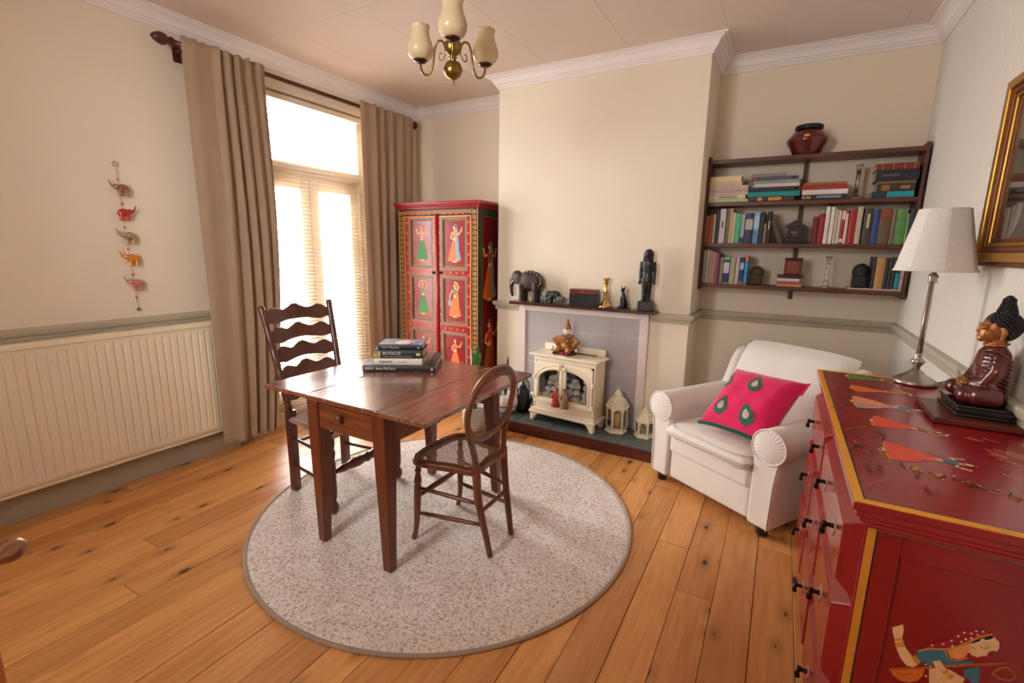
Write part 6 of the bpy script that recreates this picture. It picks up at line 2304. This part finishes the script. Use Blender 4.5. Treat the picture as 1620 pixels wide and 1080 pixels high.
for s2 in (-1, 1):
    fy = -0.014 if s2 < 0 else 0.008
    sm_.tube([(sx0 + s2 * 0.016, MY + fy, B0), (sx0 + s2 * 0.017, MY + fy * 0.7, B0 + 0.06), (sx0 + s2 * 0.019, MY, B0 + 0.16)], [0.0135, 0.015, 0.021], 12)
    sm_.ball((sx0 + s2 * 0.016, MY + fy - 0.012, B0 + 0.007), (0.012, 0.024, 0.009), 10, 8)
    sm_.tube([(sx0 + s2 * 0.040, MY, B0 + 0.278), (sx0 + s2 * 0.048, MY + 0.004, B0 + 0.21), (sx0 + s2 * 0.047, MY - 0.004, B0 + 0.14)], [0.016, 0.0125, 0.011], 12)
    sm_.ball((sx0 + s2 * 0.050, MY - 0.006, B0 + 0.132), (0.011, 0.013, 0.014), 10, 8)
sm_.tube([(sx0, MY, B0 + 0.135), (sx0, MY, B0 + 0.17), (sx0, MY, B0 + 0.20), (sx0, MY, B0 + 0.255), (sx0, MY, B0 + 0.285)], [0.036, 0.034, 0.029, 0.038, 0.034], 16, flat=(0.66, 1.05), up=(0, 1, 0))
sm_.tube([(sx0, MY, B0 + 0.28), (sx0, MY, B0 + 0.30)], [0.022, 0.016], 12)
sm_.ball((sx0, MY - 0.006, B0 + 0.328), (0.023, 0.026, 0.03), 16, 12)
sm_.ball((sx0, MY + 0.006, B0 + 0.330), (0.034, 0.029, 0.036), 16, 12)
for s2 in (-1, 1):
    sm_.tube([(sx0 + s2 * 0.024, MY + 0.004, B0 + 0.33), (sx0 + s2 * 0.026, MY - 0.004, B0 + 0.29)], [0.012, 0.011], 10)
sm_.ball((sx0, MY - 0.032, B0 + 0.326), (0.005, 0.006, 0.008), 8, 6)
sm_.box(sx0 - 0.014, sx0 + 0.014, MY + 0.012, MY + 0.03, B0, B0 + 0.27)
blob('figure', sm_, BLKS, st, 0.0028, 6)

# ================================================================== HANGING ELEPHANTS ON THE LEFT WALL
hs = T('elephant_string', 'string of five little metallic elephants hanging on the left wall', 'wall hanging', (-3.300, 1.335, 1.85))
O('cord', MB().tube([(-3.302, 1.331, 1.84), (-3.302, 1.334, 1.6), (-3.302, 1.337, 1.3), (-3.302, 1.348, 1.04)], 0.0011, 6), plain('gold_thread', (170, 140, 110), 0.5), hs)
O('hanging_ring', MB().tube([(-3.304, 1.330 + 0.012 * math.cos(2 * PI * k / 20), 1.852 + 0.012 * math.sin(2 * PI * k / 20)) for k in range(20)], 0.0014, 6, True), BRASSA, hs)
O('nail', MB().tube([(-3.315, 1.330, 1.862), (-3.298, 1.330, 1.863)], 0.0018, 6), BRASSA, hs)
EM = [plain('foil_' + n_, c_, 0.3, 0.55, var=0.35, vscale=120) for n_, c_ in (('bronze', (160, 112, 92)), ('red', (196, 66, 54)), ('olive', (176, 148, 108)), ('orange', (220, 146, 70)), ('copper', (200, 140, 120)))]
for k, (yy, zz_, flip) in enumerate(((1.332, 1.678, -1), (1.338, 1.545, 1), (1.335, 1.415, -1), (1.337, 1.292, -1), (1.341, 1.148, -1))):
    em = MB()
    elephant(em, (0, 0, 0), 0.084, 'up', flip)
    # turn from the XZ plane to lie along the wall (YZ)
    em.v = [(-3.286 + 0.9 * p[1], yy + p[0] + 0.004, zz_ + p[2]) for p in em.v]
    blob('elephant', em, EM[k], hs, 0.0018, 2)
    O('bead', MB().ball((-3.302, yy - 0.001, zz_ + 0.092), (0.004, 0.004, 0.0075), 10, 8), plain('red_bead', (170, 60, 56), 0.3), hs)
O('bead', MB().ball((-3.302, 1.345, 1.105), (0.004, 0.004, 0.0075), 10, 8), MATS['red_bead'], hs)
O('bell', MB().lathe([(0.009, -0.016), (0.008, -0.006), (0.004, 0.0), (0, 0.001)], 14, (-3.301, 1.348, 1.045)), BRASSA, hs)

# ================================================================== CHANDELIER
GLOBE = fabric('cream_opal_glass', (246, 226, 188), 8, 0.0, 0.03, 0.18, 0.0, transl=0.35)
GLOBE.node_tree.nodes['Principled BSDF'].inputs['Specular IOR Level'].default_value = 0.6
cx0, cy0 = -1.293, 1.761
cl = T('chandelier', 'antique brass three-arm ceiling light with cream glass shades', 'chandelier', (cx0, cy0, 2.09))
Zb = 2.094
O('finial_ball', MB().lathe([(0, 0.0), (0.0055, 0.004), (0.0055, 0.010), (0.003, 0.018), (0.012, 0.021), (0.030, 0.032), (0.0395, 0.052), (0.0395, 0.064), (0.030, 0.084), (0.014, 0.094), (0.010, 0.102)], 32, (cx0, cy0, Zb)), BRASSA, cl)
O('hub', MB().lathe([(0.010, 0.098), (0.018, 0.104), (0.012, 0.110), (0.022, 0.118), (0.034, 0.128), (0.037, 0.150), (0.035, 0.162), (0.020, 0.168), (0.016, 0.176)], 28, (cx0, cy0, Zb)), BRASSA, cl)
O('stem', MB().lathe([(0.012, 0.17), (0.010, 0.2), (0.009, 0.26), (0.016, 0.27), (0.009, 0.28), (0.0075, 0.68)], 20, (cx0, cy0, Zb)), BRASSA, cl)
O('ceiling_cup', MB().lathe([(0.012, 0.63), (0.03, 0.66), (0.05, 0.69), (0.055, ZC - Zb - 0.0005), (0, ZC - Zb - 0.0005)], 28, (cx0, cy0, Zb)), BRASSA, cl)
for az in (-54, 66, 186):
    a_ = math.radians(az)
    ca, sa = math.cos(a_), math.sin(a_)
    def rp_(r_, z):
        return (cx0 + r_ * ca, cy0 + r_ * sa, Zb + z)
    path = smooth_pts([rp_(0.034, 0.140), rp_(0.048, 0.172), rp_(0.072, 0.178), rp_(0.088, 0.150), rp_(0.098, 0.09), rp_(0.116, 0.058), rp_(0.138, 0.056), rp_(0.156, 0.075), rp_(0.161, 0.104)], 6)
    O('arm', MB().tube(path, 0.0048, 10), BRASSA, cl)
    sc = smooth_pts([rp_(0.036, 0.132), rp_(0.046, 0.108), rp_(0.062, 0.104), rp_(0.068, 0.118), rp_(0.062, 0.132), rp_(0.054, 0.126)], 5)
    O('scroll', MB().tube(sc, 0.0028, 8), BRASSA, cl)
    gc = rp_(0.161, 0.104)
    O('gallery', MB().lathe([(0.006, 0.0), (0.022, 0.004), (0.029, 0.010), (0.028, 0.016), (0.02, 0.014), (0, 0.012)], 24, gc), plain('dark_bronze', (72, 52, 36), 0.35, 0.9), cl)
    g = MB()
    prof_ = [(0.022, 0.014), (0.034, 0.018), (0.046, 0.03), (0.054, 0.05), (0.0555, 0.068), (0.050, 0.09), (0.042, 0.112), (0.038, 0.13), (0.0375, 0.145), (0.039, 0.158), (0.0415, 0.165)]
    vs, fs = [], []
    NS = 48
    for i, (r_, z_) in enumerate(prof_):
        for k in range(NS):
            t_ = 2 * PI * k / NS
            zz_ = z_ * 0.88 + (0.003 * math.cos(t_ * 12) if i >= len(prof_) - 1 else 0)
            vs.append((gc[0] + r_ * math.cos(t_), gc[1] + r_ * math.sin(t_), gc[2] + zz_))
    for i in range(len(prof_) - 1):
        for k in range(NS):
            l = (k + 1) % NS
            fs.append((i * NS + k, i * NS + l, (i + 1) * NS + l, (i + 1) * NS + k))
    g.add(vs, fs, None, True)
    O('glass_shade', g, GLOBE, cl, solid=0.0025, recalc=False)
    O('bulb', MB().lathe([(0.008, 0.014), (0.009, 0.03), (0.016, 0.06), (0.018, 0.085), (0.01, 0.115), (0, 0.122)], 16, gc), PORC, cl)

# ================================================================== TABLE LAMP
PEW = plain('brushed_pewter', (176, 168, 160), 0.28, 0.95, var=0.06)
SHADE = fabric('cream_lampshade', (254, 249, 238), 220, 0.08, 0.02, 0.85, 0.0, transl=0.2)
lx, ly = 0.519, 2.452
lz = KZ + 0.0022
la = T('table_lamp', 'pewter table lamp with a cream panelled shade at the far end of the red chest', 'lamp', (lx, ly, KZ))
O('base', MB().lathe([(0.074, 0.0), (0.076, 0.006), (0.073, 0.014), (0.066, 0.018), (0.05, 0.028), (0.034, 0.036), (0.024, 0.05), (0.014, 0.058)], 40, (lx, ly, lz)), PEW, la)
O('knop', MB().lathe([(0.012, 0.056), (0.012, 0.07), (0.02, 0.082), (0.026, 0.09), (0.02, 0.098), (0.011, 0.112), (0.015, 0.118), (0.010, 0.124)], 24, (lx, ly, lz)), PEW, la)
O('column', MB().lathe([(0.010, 0.122), (0.0095, 0.25), (0.009, 0.405), (0.016, 0.412), (0.012, 0.42), (0.018, 0.43), (0.014, 0.44), (0.008, 0.445), (0.008, 0.49)], 20, (lx, ly, lz)), PEW, la)
O('bulb', MB().lathe([(0.012, 0.47), (0.014, 0.50), (0.026, 0.545), (0.026, 0.57), (0.012, 0.59), (0, 0.592)], 18, (lx, ly, lz)), PORC, la)
NSH = 8
sv, sf = [], []
for (r_, z_) in ((0.132, 0.455), (0.126, 0.462), (0.112, 0.53), (0.095, 0.61), (0.08, 0.682), (0.0785, 0.688)):
    for k in range(NSH):
        for s_ in range(6):
            a0_, a1_ = 2 * PI * k / NSH, 2 * PI * (k + 1) / NSH
            f = s_ / 6
            p0, p1 = Vector((math.cos(a0_), math.sin(a0_))), Vector((math.cos(a1_), math.sin(a1_)))
            p = p0.lerp(p1, f)
            fl2 = 0.55
            pl_ = p.length
            p = p / pl_ * (fl2 * pl_ + (1 - fl2))
            sv.append((lx + r_ * p.x, ly + r_ * p.y, lz + z_))
nn_ = NSH * 6
for i in range(5):
    for k in range(nn_):
        l = (k + 1) % nn_
        sf.append((i * nn_ + k, i * nn_ + l, (i + 1) * nn_ + l, (i + 1) * nn_ + k))
so = O('lamp_shade', MB().add(sv, sf, None, True), SHADE, la, solid=0.002, recalc=False)
for i_, r_ in ((0, 0.0018), (5, 0.0018)):
    O('shade_trim', MB().tube([sv[i_ * nn_ + k] for k in range(nn_)], r_ * 1.2, 6, True), SHADE, so)
for k in range(NSH):
    O('shade_rib', MB().tube([sv[i * nn_ + k * 6] for i in range(6)], 0.0016, 6), SHADE, so)
O('shade_carrier', MB().tube([(lx - 0.08, ly, lz + 0.66), (lx, ly, lz + 0.655), (lx + 0.08, ly, lz + 0.66)], 0.0014, 6).tube([(lx, ly, lz + 0.585), (lx, ly, lz + 0.655)], 0.0025, 6), PEW, la)
O('flex', MB().tube(smooth_pts([(lx + 0.07, ly, lz + 0.004), (0.61, 2.48, lz + 0.008), (0.655, 2.52, 0.90), (0.668, 2.53, 0.7)], 5), 0.003, 6), IRON, la)

# ================================================================== SEATED STATUE
BOARDW = wood('brown_board', (110, 46, 30), (76, 28, 18), 'X', 1.0, 0.35)
bo = O('wooden_board', MB().box(0.462, 0.668, 1.885, 2.135, KZ + 0.0022, KZ + 0.020), BOARDW, None, bevel=0.003)
tag(bo, 'flat red-brown wooden board under the statue plinth', 'board')
PZ = KZ + 0.0205
bu = T('seated_statue', 'seated meditating statue in a dark red robe with black curled hair', 'statue', (0.595, 2.035, PZ))
BLP = plain('black_gloss_plinth', (26, 22, 20), 0.25, var=0.1, coat=0.3)
pm_ = MB()
for z0, z1, o_ in ((0.0, 0.010, 0.0), (0.010, 0.026, 0.006), (0.026, 0.036, 0.002)):
    pm_.box(0.520 + o_, 0.664 - o_, 1.930 + o_, 2.128 - o_, PZ + z0, PZ + z1)
O('plinth', pm_, BLP, bu, bevel=0.003)
ROBE = plain('oxblood_robe', (92, 26, 26), 0.25, var=0.3, vscale=14, coat=0.35)
GILT = plain('worn_gilt_skin', (156, 98, 46), 0.35, 0.35, var=0.3, vscale=22)
HAIR = plain('black_curled_hair', (30, 26, 24), 0.45, var=0.2)
bz = PZ + 0.036
bx0, by0 = 0.602, 2.032
bm_ = MB()
# lap and folded legs
bm_.ball((bx0 - 0.006, by0, bz + 0.030), (0.056, 0.088, 0.030), 20, 12)
bm_.ball((bx0 - 0.050, by0 - 0.056, bz + 0.028), (0.030, 0.036, 0.027), 16, 10)
bm_.ball((bx0 - 0.050, by0 + 0.056, bz + 0.028), (0.030, 0.036, 0.027), 16, 10)
bm_.tube([(bx0 + 0.02, by0 - 0.07, bz + 0.03), (bx0 - 0.03, by0 - 0.078, bz + 0.03), (bx0 - 0.056, by0 - 0.04, bz + 0.028)], [0.03, 0.03, 0.026], 14)
bm_.tube([(bx0 + 0.02, by0 + 0.07, bz + 0.03), (bx0 - 0.03, by0 + 0.078, bz + 0.03), (bx0 - 0.056, by0 + 0.04, bz + 0.028)], [0.03, 0.03, 0.026], 14)
# trunk
bm_.tube([(bx0 + 0.014, by0, bz + 0.02), (bx0 + 0.012, by0, bz + 0.075), (bx0 + 0.010, by0, bz + 0.125), (bx0 + 0.012, by0, bz + 0.160), (bx0 + 0.012, by0, bz + 0.184)],
         [0.054, 0.048, 0.050, 0.045, 0.028], 20, flat=(0.84, 1.22), up=(1, 0, 0))
for s2 in (-1, 1):
    bm_.tube([(bx0 + 0.014, by0 + s2 * 0.050, bz + 0.158), (bx0 + 0.006, by0 + s2 * 0.068, bz + 0.11), (bx0 - 0.010, by0 + s2 * 0.062, bz + 0.070), (bx0 - 0.036, by0 + s2 * 0.028, bz + 0.058)], [0.022, 0.021, 0.022, 0.016], 14)
bod = blob('robe', bm_, ROBE, bu, 0.0032, 4)
# robe folds
fm = MB()
for k in range(9):
    t = k / 8
    zt_ = bz + 0.172 - 0.098 * t
    fm.tube(smooth_pts([(bx0 - 0.028 + 0.012 * t, by0 - 0.030 - 0.022 * t, zt_ - 0.006), (bx0 - 0.008, by0 - 0.064 - 0.008 * math.sin(PI * t), zt_ + 0.004 - 0.014 * t), (bx0 + 0.020, by0 - 0.070 - 0.006 * math.sin(PI * t), zt_ - 0.016), (bx0 + 0.044, by0 - 0.046, zt_ - 0.032)], 5), [0.002] + [0.0036] * 14 + [0.002], 6)
for k in range(5):
    t = k / 4
    fm.tube(smooth_pts([(bx0 - 0.012 + 0.016 * t, by0 - 0.078, bz + 0.085 - 0.012 * t), (bx0 - 0.004 + 0.018 * t, by0 - 0.086, bz + 0.05), (bx0 + 0.006 + 0.02 * t, by0 - 0.088, bz + 0.016)], 5), 0.003, 6)
fo = O('robe_fold', fm, ROBE, bu)
hmn = MB()
for s2 in (-1, 1):
    hmn.ball((bx0 - 0.046, by0 + s2 * 0.014, bz + 0.060), (0.019, 0.022, 0.010), 14, 8)
    for q_ in range(4):
        hmn.tube([(bx0 - 0.052 - 0.002 * q_, by0 + s2 * (0.012 - 0.004 * q_), bz + 0.062 - 0.004 * q_), (bx0 - 0.060, by0 - s2 * 0.008, bz + 0.060 - 0.004 * q_), (bx0 - 0.056, by0 - s2 * 0.02, bz + 0.058 - 0.004 * q_)], [0.0042, 0.0038, 0.003], 8)
    hmn.tube([(bx0 - 0.044, by0 + s2 * 0.02, bz + 0.066), (bx0 - 0.052, by0 + s2 * 0.008, bz + 0.074)], [0.0046, 0.0036], 8)
blob('hands', hmn, GILT, bu, 0.0018, 2)
# neck and head, turned towards -X
hz_ = bz + 0.233
hm_ = MB()
hm_.tube([(bx0 + 0.012, by0, bz + 0.150), (bx0 + 0.010, by0, bz + 0.205)], [0.027, 0.024], 16)
hm_.ball((bx0 + 0.004, by0, hz_ + 0.004), (0.038, 0.033, 0.044), 20, 14)
hm_.ball((bx0 - 0.010, by0, hz_ - 0.014), (0.027, 0.027, 0.029), 16, 12)
hm_.ball((bx0 - 0.028, by0, hz_ - 0.030), (0.010, 0.013, 0.010), 12, 8)
hm_.tube([(bx0 - 0.033, by0, hz_ + 0.014), (bx0 - 0.036, by0, hz_ + 0.001), (bx0 - 0.039, by0, hz_ - 0.006), (bx0 - 0.033, by0, hz_ - 0.009)], [0.004, 0.0048, 0.0055, 0.0045], 10)
hm_.tube([(bx0 - 0.033, by0 - 0.009, hz_ - 0.0175), (bx0 - 0.038, by0, hz_ - 0.0175), (bx0 - 0.033, by0 + 0.009, hz_ - 0.0175)], [0.002, 0.0035, 0.002], 8)
hm_.tube([(bx0 - 0.032, by0 - 0.008, hz_ - 0.0225), (bx0 - 0.0365, by0, hz_ - 0.023), (bx0 - 0.032, by0 + 0.008, hz_ - 0.0225)], [0.002, 0.0035, 0.002], 8)
for s2 in (-1, 1):
    hm_.tube([(bx0 - 0.035, by0 + s2 * 0.006, hz_ + 0.014), (bx0 - 0.032, by0 + s2 * 0.017, hz_ + 0.016), (bx0 - 0.022, by0 + s2 * 0.027, hz_ + 0.010)], [0.003, 0.0032, 0.002], 8)
    hm_.ball((bx0 - 0.029, by0 + s2 * 0.0155, hz_ + 0.006), (0.0062, 0.0088, 0.0045), 10, 8)
    hm_.tube([(bx0 + 0.012, by0 + s2 * 0.033, hz_ + 0.012), (bx0 + 0.014, by0 + s2 * 0.037, hz_ - 0.006), (bx0 + 0.010, by0 + s2 * 0.034, hz_ - 0.030)], [0.007, 0.0075, 0.0045], 10)
hd_ = blob('head', hm_, GILT, bu, 0.0016, 2)
ey = MB()
for s2 in (-1, 1):
    ey.tube([(bx0 - 0.0345, by0 + s2 * 0.009, hz_ + 0.0035), (bx0 - 0.0345, by0 + s2 * 0.016, hz_ + 0.0025), (bx0 - 0.028, by0 + s2 * 0.0225, hz_ + 0.0035)], 0.0009, 6)
O('eye_line', ey, HAIR, hd_)
hr = MB()
hr.ball((bx0 + 0.015, by0, hz_ + 0.024), (0.039, 0.036, 0.030), 20, 14)
hr.ball((bx0 + 0.030, by0, hz_ + 0.004), (0.030, 0.037, 0.038), 18, 12)
hr.lathe([(0.022, -0.01), (0.021, 0.004), (0.017, 0.014), (0.0135, 0.028), (0.012, 0.040), (0.009, 0.050), (0, 0.054)], 20, (bx0 + 0.020, by0, hz_ + 0.056))
ho_ = blob('hair', hr, HAIR, bu, 0.003, 2)
cu_ = MB()
N_ = 330
for k in range(N_):
    y_ = 1 - 2 * (k + 0.5) / N_
    rr_ = math.sqrt(1 - y_ * y_)
    a_ = k * 2.399963
    d = Vector((rr_ * math.cos(a_), rr_ * math.sin(a_), y_))
    p = Vector((bx0 + 0.018 + 0.0435 * d.x, by0 + 0.0405 * d.y, hz_ + 0.013 + 0.0445 * d.z))
    if p.x < bx0 - 0.012 and p.z < hz_ + 0.022:
        continue
    if p.x < bx0 + 0.018 and p.z < hz_ + 0.014:
        continue
    if p.z < hz_ - 0.028:
        continue
    cu_.ball(p, 0.0046, 7, 5)
for k in range(110):
    t = k / 110
    r_ = (0.022 - 0.010 * min(1, t * 1.6)) * (1 if t < 0.8 else max(0.15, (1 - t) / 0.2)) + 0.0015
    a_ = k * 2.399963
    cu_.ball((bx0 + 0.020 + r_ * math.cos(a_), by0 + r_ * math.sin(a_), hz_ + 0.055 + 0.052 * t), 0.0036, 6, 4)
co_ = O('hair_curl', cu_, HAIR, ho_)
co_['kind'] = 'stuff'
O('collar', MB().tube([(bx0 + 0.010 + 0.029 * math.cos(2 * PI * k / 24), by0 + 0.031 * math.sin(2 * PI * k / 24), bz + 0.188 + 0.004 * math.cos(2 * PI * k / 24)) for k in range(24)], 0.003, 6, True), plain('gilt_collar', (190, 140, 60), 0.3, 0.7), bu)

# ================================================================== PICTURE ON THE RIGHT WALL
GFR = plain('gilt_frame', (186, 134, 60), 0.3, 0.75, var=0.12, vscale=10)
GFD = plain('gilt_frame_brown', (116, 66, 36), 0.4, 0.4, var=0.12, vscale=10)
PY0, PY1, PZ0, PZ1 = 1.80, 2.53, 1.385, 2.06
fr_ = T('picture', 'gilt-framed dark picture hanging on the wallpapered wall', 'picture', (XR, 2.16, 1.72))
def rect(i):
    return [(PY0 + i, PZ0 + i), (PY1 - i, PZ0 + i), (PY1 - i, PZ1 - i), (PY0 + i, PZ1 - i)]
fn = lambda u, v, d: (XR - d, u, v)
for a_, b_, d_, mt in ((0.0, 0.018, 0.020, GFD), (0.018, 0.050, 0.040, GFR), (0.050, 0.070, 0.030, GFD), (0.070, 0.085, 0.024, GFR), (0.085, 0.10, 0.016, GFD)):
    O('frame', MB().ring(rect(a_), rect(b_), fn, 0.001, d_), mt, fr_, bevel=0.004, bseg=2)


def paint_mat():
    m, nt, b = nodes_of('dark_oil_painting')
    v = tex_coord(nt)
    n = noise_tex(nt, v, 3.0, 3)
    nt.links.new(ramp(nt, n.outputs['Fac'], [(0.35, lin((46, 34, 30))), (0.5, lin((92, 78, 66))), (0.62, lin((150, 138, 126)))]), b.inputs['Base Color'])
    b.inputs['Roughness'].default_value = 0.3
    return m


O('canvas', MB().box(XR - 0.010, XR - 0.002, PY0 + 0.098, PY1 - 0.098, PZ0 + 0.098, PZ1 - 0.098), paint_mat(), fr_)
O('glazing', MB().box(XR - 0.0135, XR - 0.012, PY0 + 0.095, PY1 - 0.095, PZ0 + 0.095, PZ1 - 0.095), pane_glass('picture_glass', (0.96, 0.96, 0.96), 0.05), fr_)

# ================================================================== ROOM DOOR
PD = wood('pine_door', (200, 122, 62), (164, 88, 40), 'Z', 0.8, 0.4, rnd=True)
hx, hy = -1.36, -0.255
ang = 0.512
do = T('door_leaf', 'open stripped pine door with a bronze knob at the left edge', 'door', (hx, hy, 0), ang)
W_ = 0.757
dm = MB()
for x0, x1 in ((0, 0.1), (W_ - 0.1, W_)):
    dm.box(x0, x1, -0.036, 0.0, 0.008, 1.98)
for z0, z1 in ((0.008, 0.2), (0.86, 1.06), (1.88, 1.98)):
    dm.box(0.1, W_ - 0.1, -0.036, 0.0, z0, z1)
dm.box(0.36, 0.44, -0.036, 0.0, 0.2, 0.86)
dm.box(0.36, 0.44, -0.036, 0.0, 1.06, 1.88)
O('frame', dm, PD, do, bevel=0.003, world=False)
for x0, x1, z0, z1 in ((0.1, 0.36, 0.2, 0.86), (0.44, W_ - 0.1, 0.2, 0.86), (0.1, 0.36, 1.06, 1.88), (0.44, W_ - 0.1, 1.06, 1.88)):
    O('panel', MB().box(x0, x1, -0.024, -0.012, z0, z1), PD, do, world=False)
KN = plain('bronze_knob', (158, 120, 96), 0.28, 0.9, var=0.08)
for s2, y_ in ((1, 0.0), (-1, -0.036)):
    xf = Matrix.Translation((W_ - 0.033, y_, 1.063)) @ Matrix.Rotation(-s2 * PI / 2, 4, 'X')
    O('knob', MB().lathe([(0.022, 0), (0.022, 0.004), (0.009, 0.008), (0.008, 0.024), (0.009, 0.042), (0.0125, 0.047), (0.014, 0.055), (0.0125, 0.063), (0.008, 0.068), (0, 0.070)], 28, xf=xf), KN, do, world=False)

# ================================================================== BOOKS ON THE TABLE
TA = math.atan2(0.203, 0.338)
org = Vector((-1.930, 1.785, TZ))
dx_ = Vector((math.cos(TA), math.sin(TA), 0))
dy_ = Vector((-math.sin(TA), math.cos(TA), 0))


def tbl_book(label, off, back, w_, d_, h_, z, col):
    p = org + dx_ * (off + w_ / 2) + dy_ * back
    return put_book(label, 'books piled on the table', w_, d_, h_, col, False, (p.x, p.y, z), TA)


WHT = plain('white_lettering', (236, 230, 220), 0.5)
DRK = plain('dark_lettering', (60, 54, 50), 0.5)
GRYL = plain('grey_lettering', (150, 146, 136), 0.5)
def spine_text(t, w_, x, z, size, body, mt, xs=1.0):
    return text_part('lettering', body, size, mt, t, Matrix.Translation((-w_ / 2 + x, -0.0055, z)) @ Matrix.Rotation(PI / 2, 4, 'X'), xs=xs)


z = TZ + 0.0004
b1 = tbl_book('large flat black photograph book at the bottom of the pile on the table', 0, 0, 0.392, 0.335, 0.033, z, (44, 36, 34))
spine_text(b1, 0.392, 0.012, 0.010, 0.021, 'INDIA  Steve McCurry', WHT, 0.84)
O('cover_photo', MB().box(-0.188, 0.15, 0.02, 0.33, 0.0331, 0.0335), plain('brown_cover_photo', (112, 78, 60), 0.35, var=0.3, vscale=14), b1, world=False)
O('colophon', MB().ball((0.178, -0.004, 0.013), (0.006, 0.002, 0.007), 10, 6), WHT, b1, world=False)
z += 0.0336
b2 = tbl_book('thick white-spined hardback second from the bottom of the pile on the table', 0.058, 0.012, 0.262, 0.165, 0.037, z, (232, 222, 206))
spine_text(b2, 0.262, 0.030, 0.011, 0.020, 'OBAMA', DRK, 1.05)
O('title_line', MB().box(-0.005, 0.045, -0.0052, -0.003, 0.015, 0.019), GRYL, b2, world=False)
O('green_cover', MB().box(-0.130, 0.130, 0.0, 0.165, 0.0371, 0.0376), plain('green_jacket', (130, 168, 96), 0.4), b2, world=False)
z += 0.0377
b3 = tbl_book('thick black hardback with a gold portrait on its spine in the pile on the table', 0.056, 0.008, 0.270, 0.172, 0.045, z, (34, 36, 30))
spine_text(b3, 0.270, 0.052, 0.020, 0.024, 'IN FOCUS', WHT, 0.92)
O('subtitle_line', MB().box(-0.084, 0.075, -0.0054, -0.003, 0.009, 0.0125), GRYL, b3, world=False)
O('spine_photo', MB().box(-0.134, -0.094, -0.0054, -0.003, 0.004, 0.041), plain('spine_portrait', (170, 150, 100), 0.4, var=0.5, vscale=60), b3, world=False)
O('colophon', MB().box(0.098, 0.12, -0.0054, -0.003, 0.016, 0.030), plain('pale_gold', (214, 196, 140), 0.4), b3, world=False)
z += 0.0456
b4 = tbl_book('black hardback with a pale sky-blue picture cover on top of the pile on the table', 0.084, 0.010, 0.238, 0.165, 0.030, z, (24, 24, 30))
spine_text(b4, 0.238, 0.016, 0.008, 0.021, 'TIM PEAKE', plain('tan_lettering', (190, 164, 140), 0.5), 1.0)
O('colophon', MB().box(0.094, 0.106, -0.0054, -0.003, 0.008, 0.020), GRYL, b4, world=False)
jk = O('jacket_picture', MB().box(-0.118, 0.118, 0.001, 0.164, 0.0300, 0.0304), plain('jacket_blue', (150, 160, 196), 0.2, var=0.35, vscale=16), b4, world=False)
Pj = Paint(lambda u, v, n: (u, v, 0.0304 + n))
Pj.poly('grey', [(-0.118, 0.0), (-0.02, 0.0), (-0.05, 0.08), (-0.03, 0.164), (-0.118, 0.164)])
Pj.disc('white', (0.005, 0.065), 0.045, 20, 0.062)
Pj.poly('peach', [(0.02, 0.06), (0.075, 0.07), (0.06, 0.10), (0.03, 0.095)])
Pj.done('jacket_art', b4, world=False)
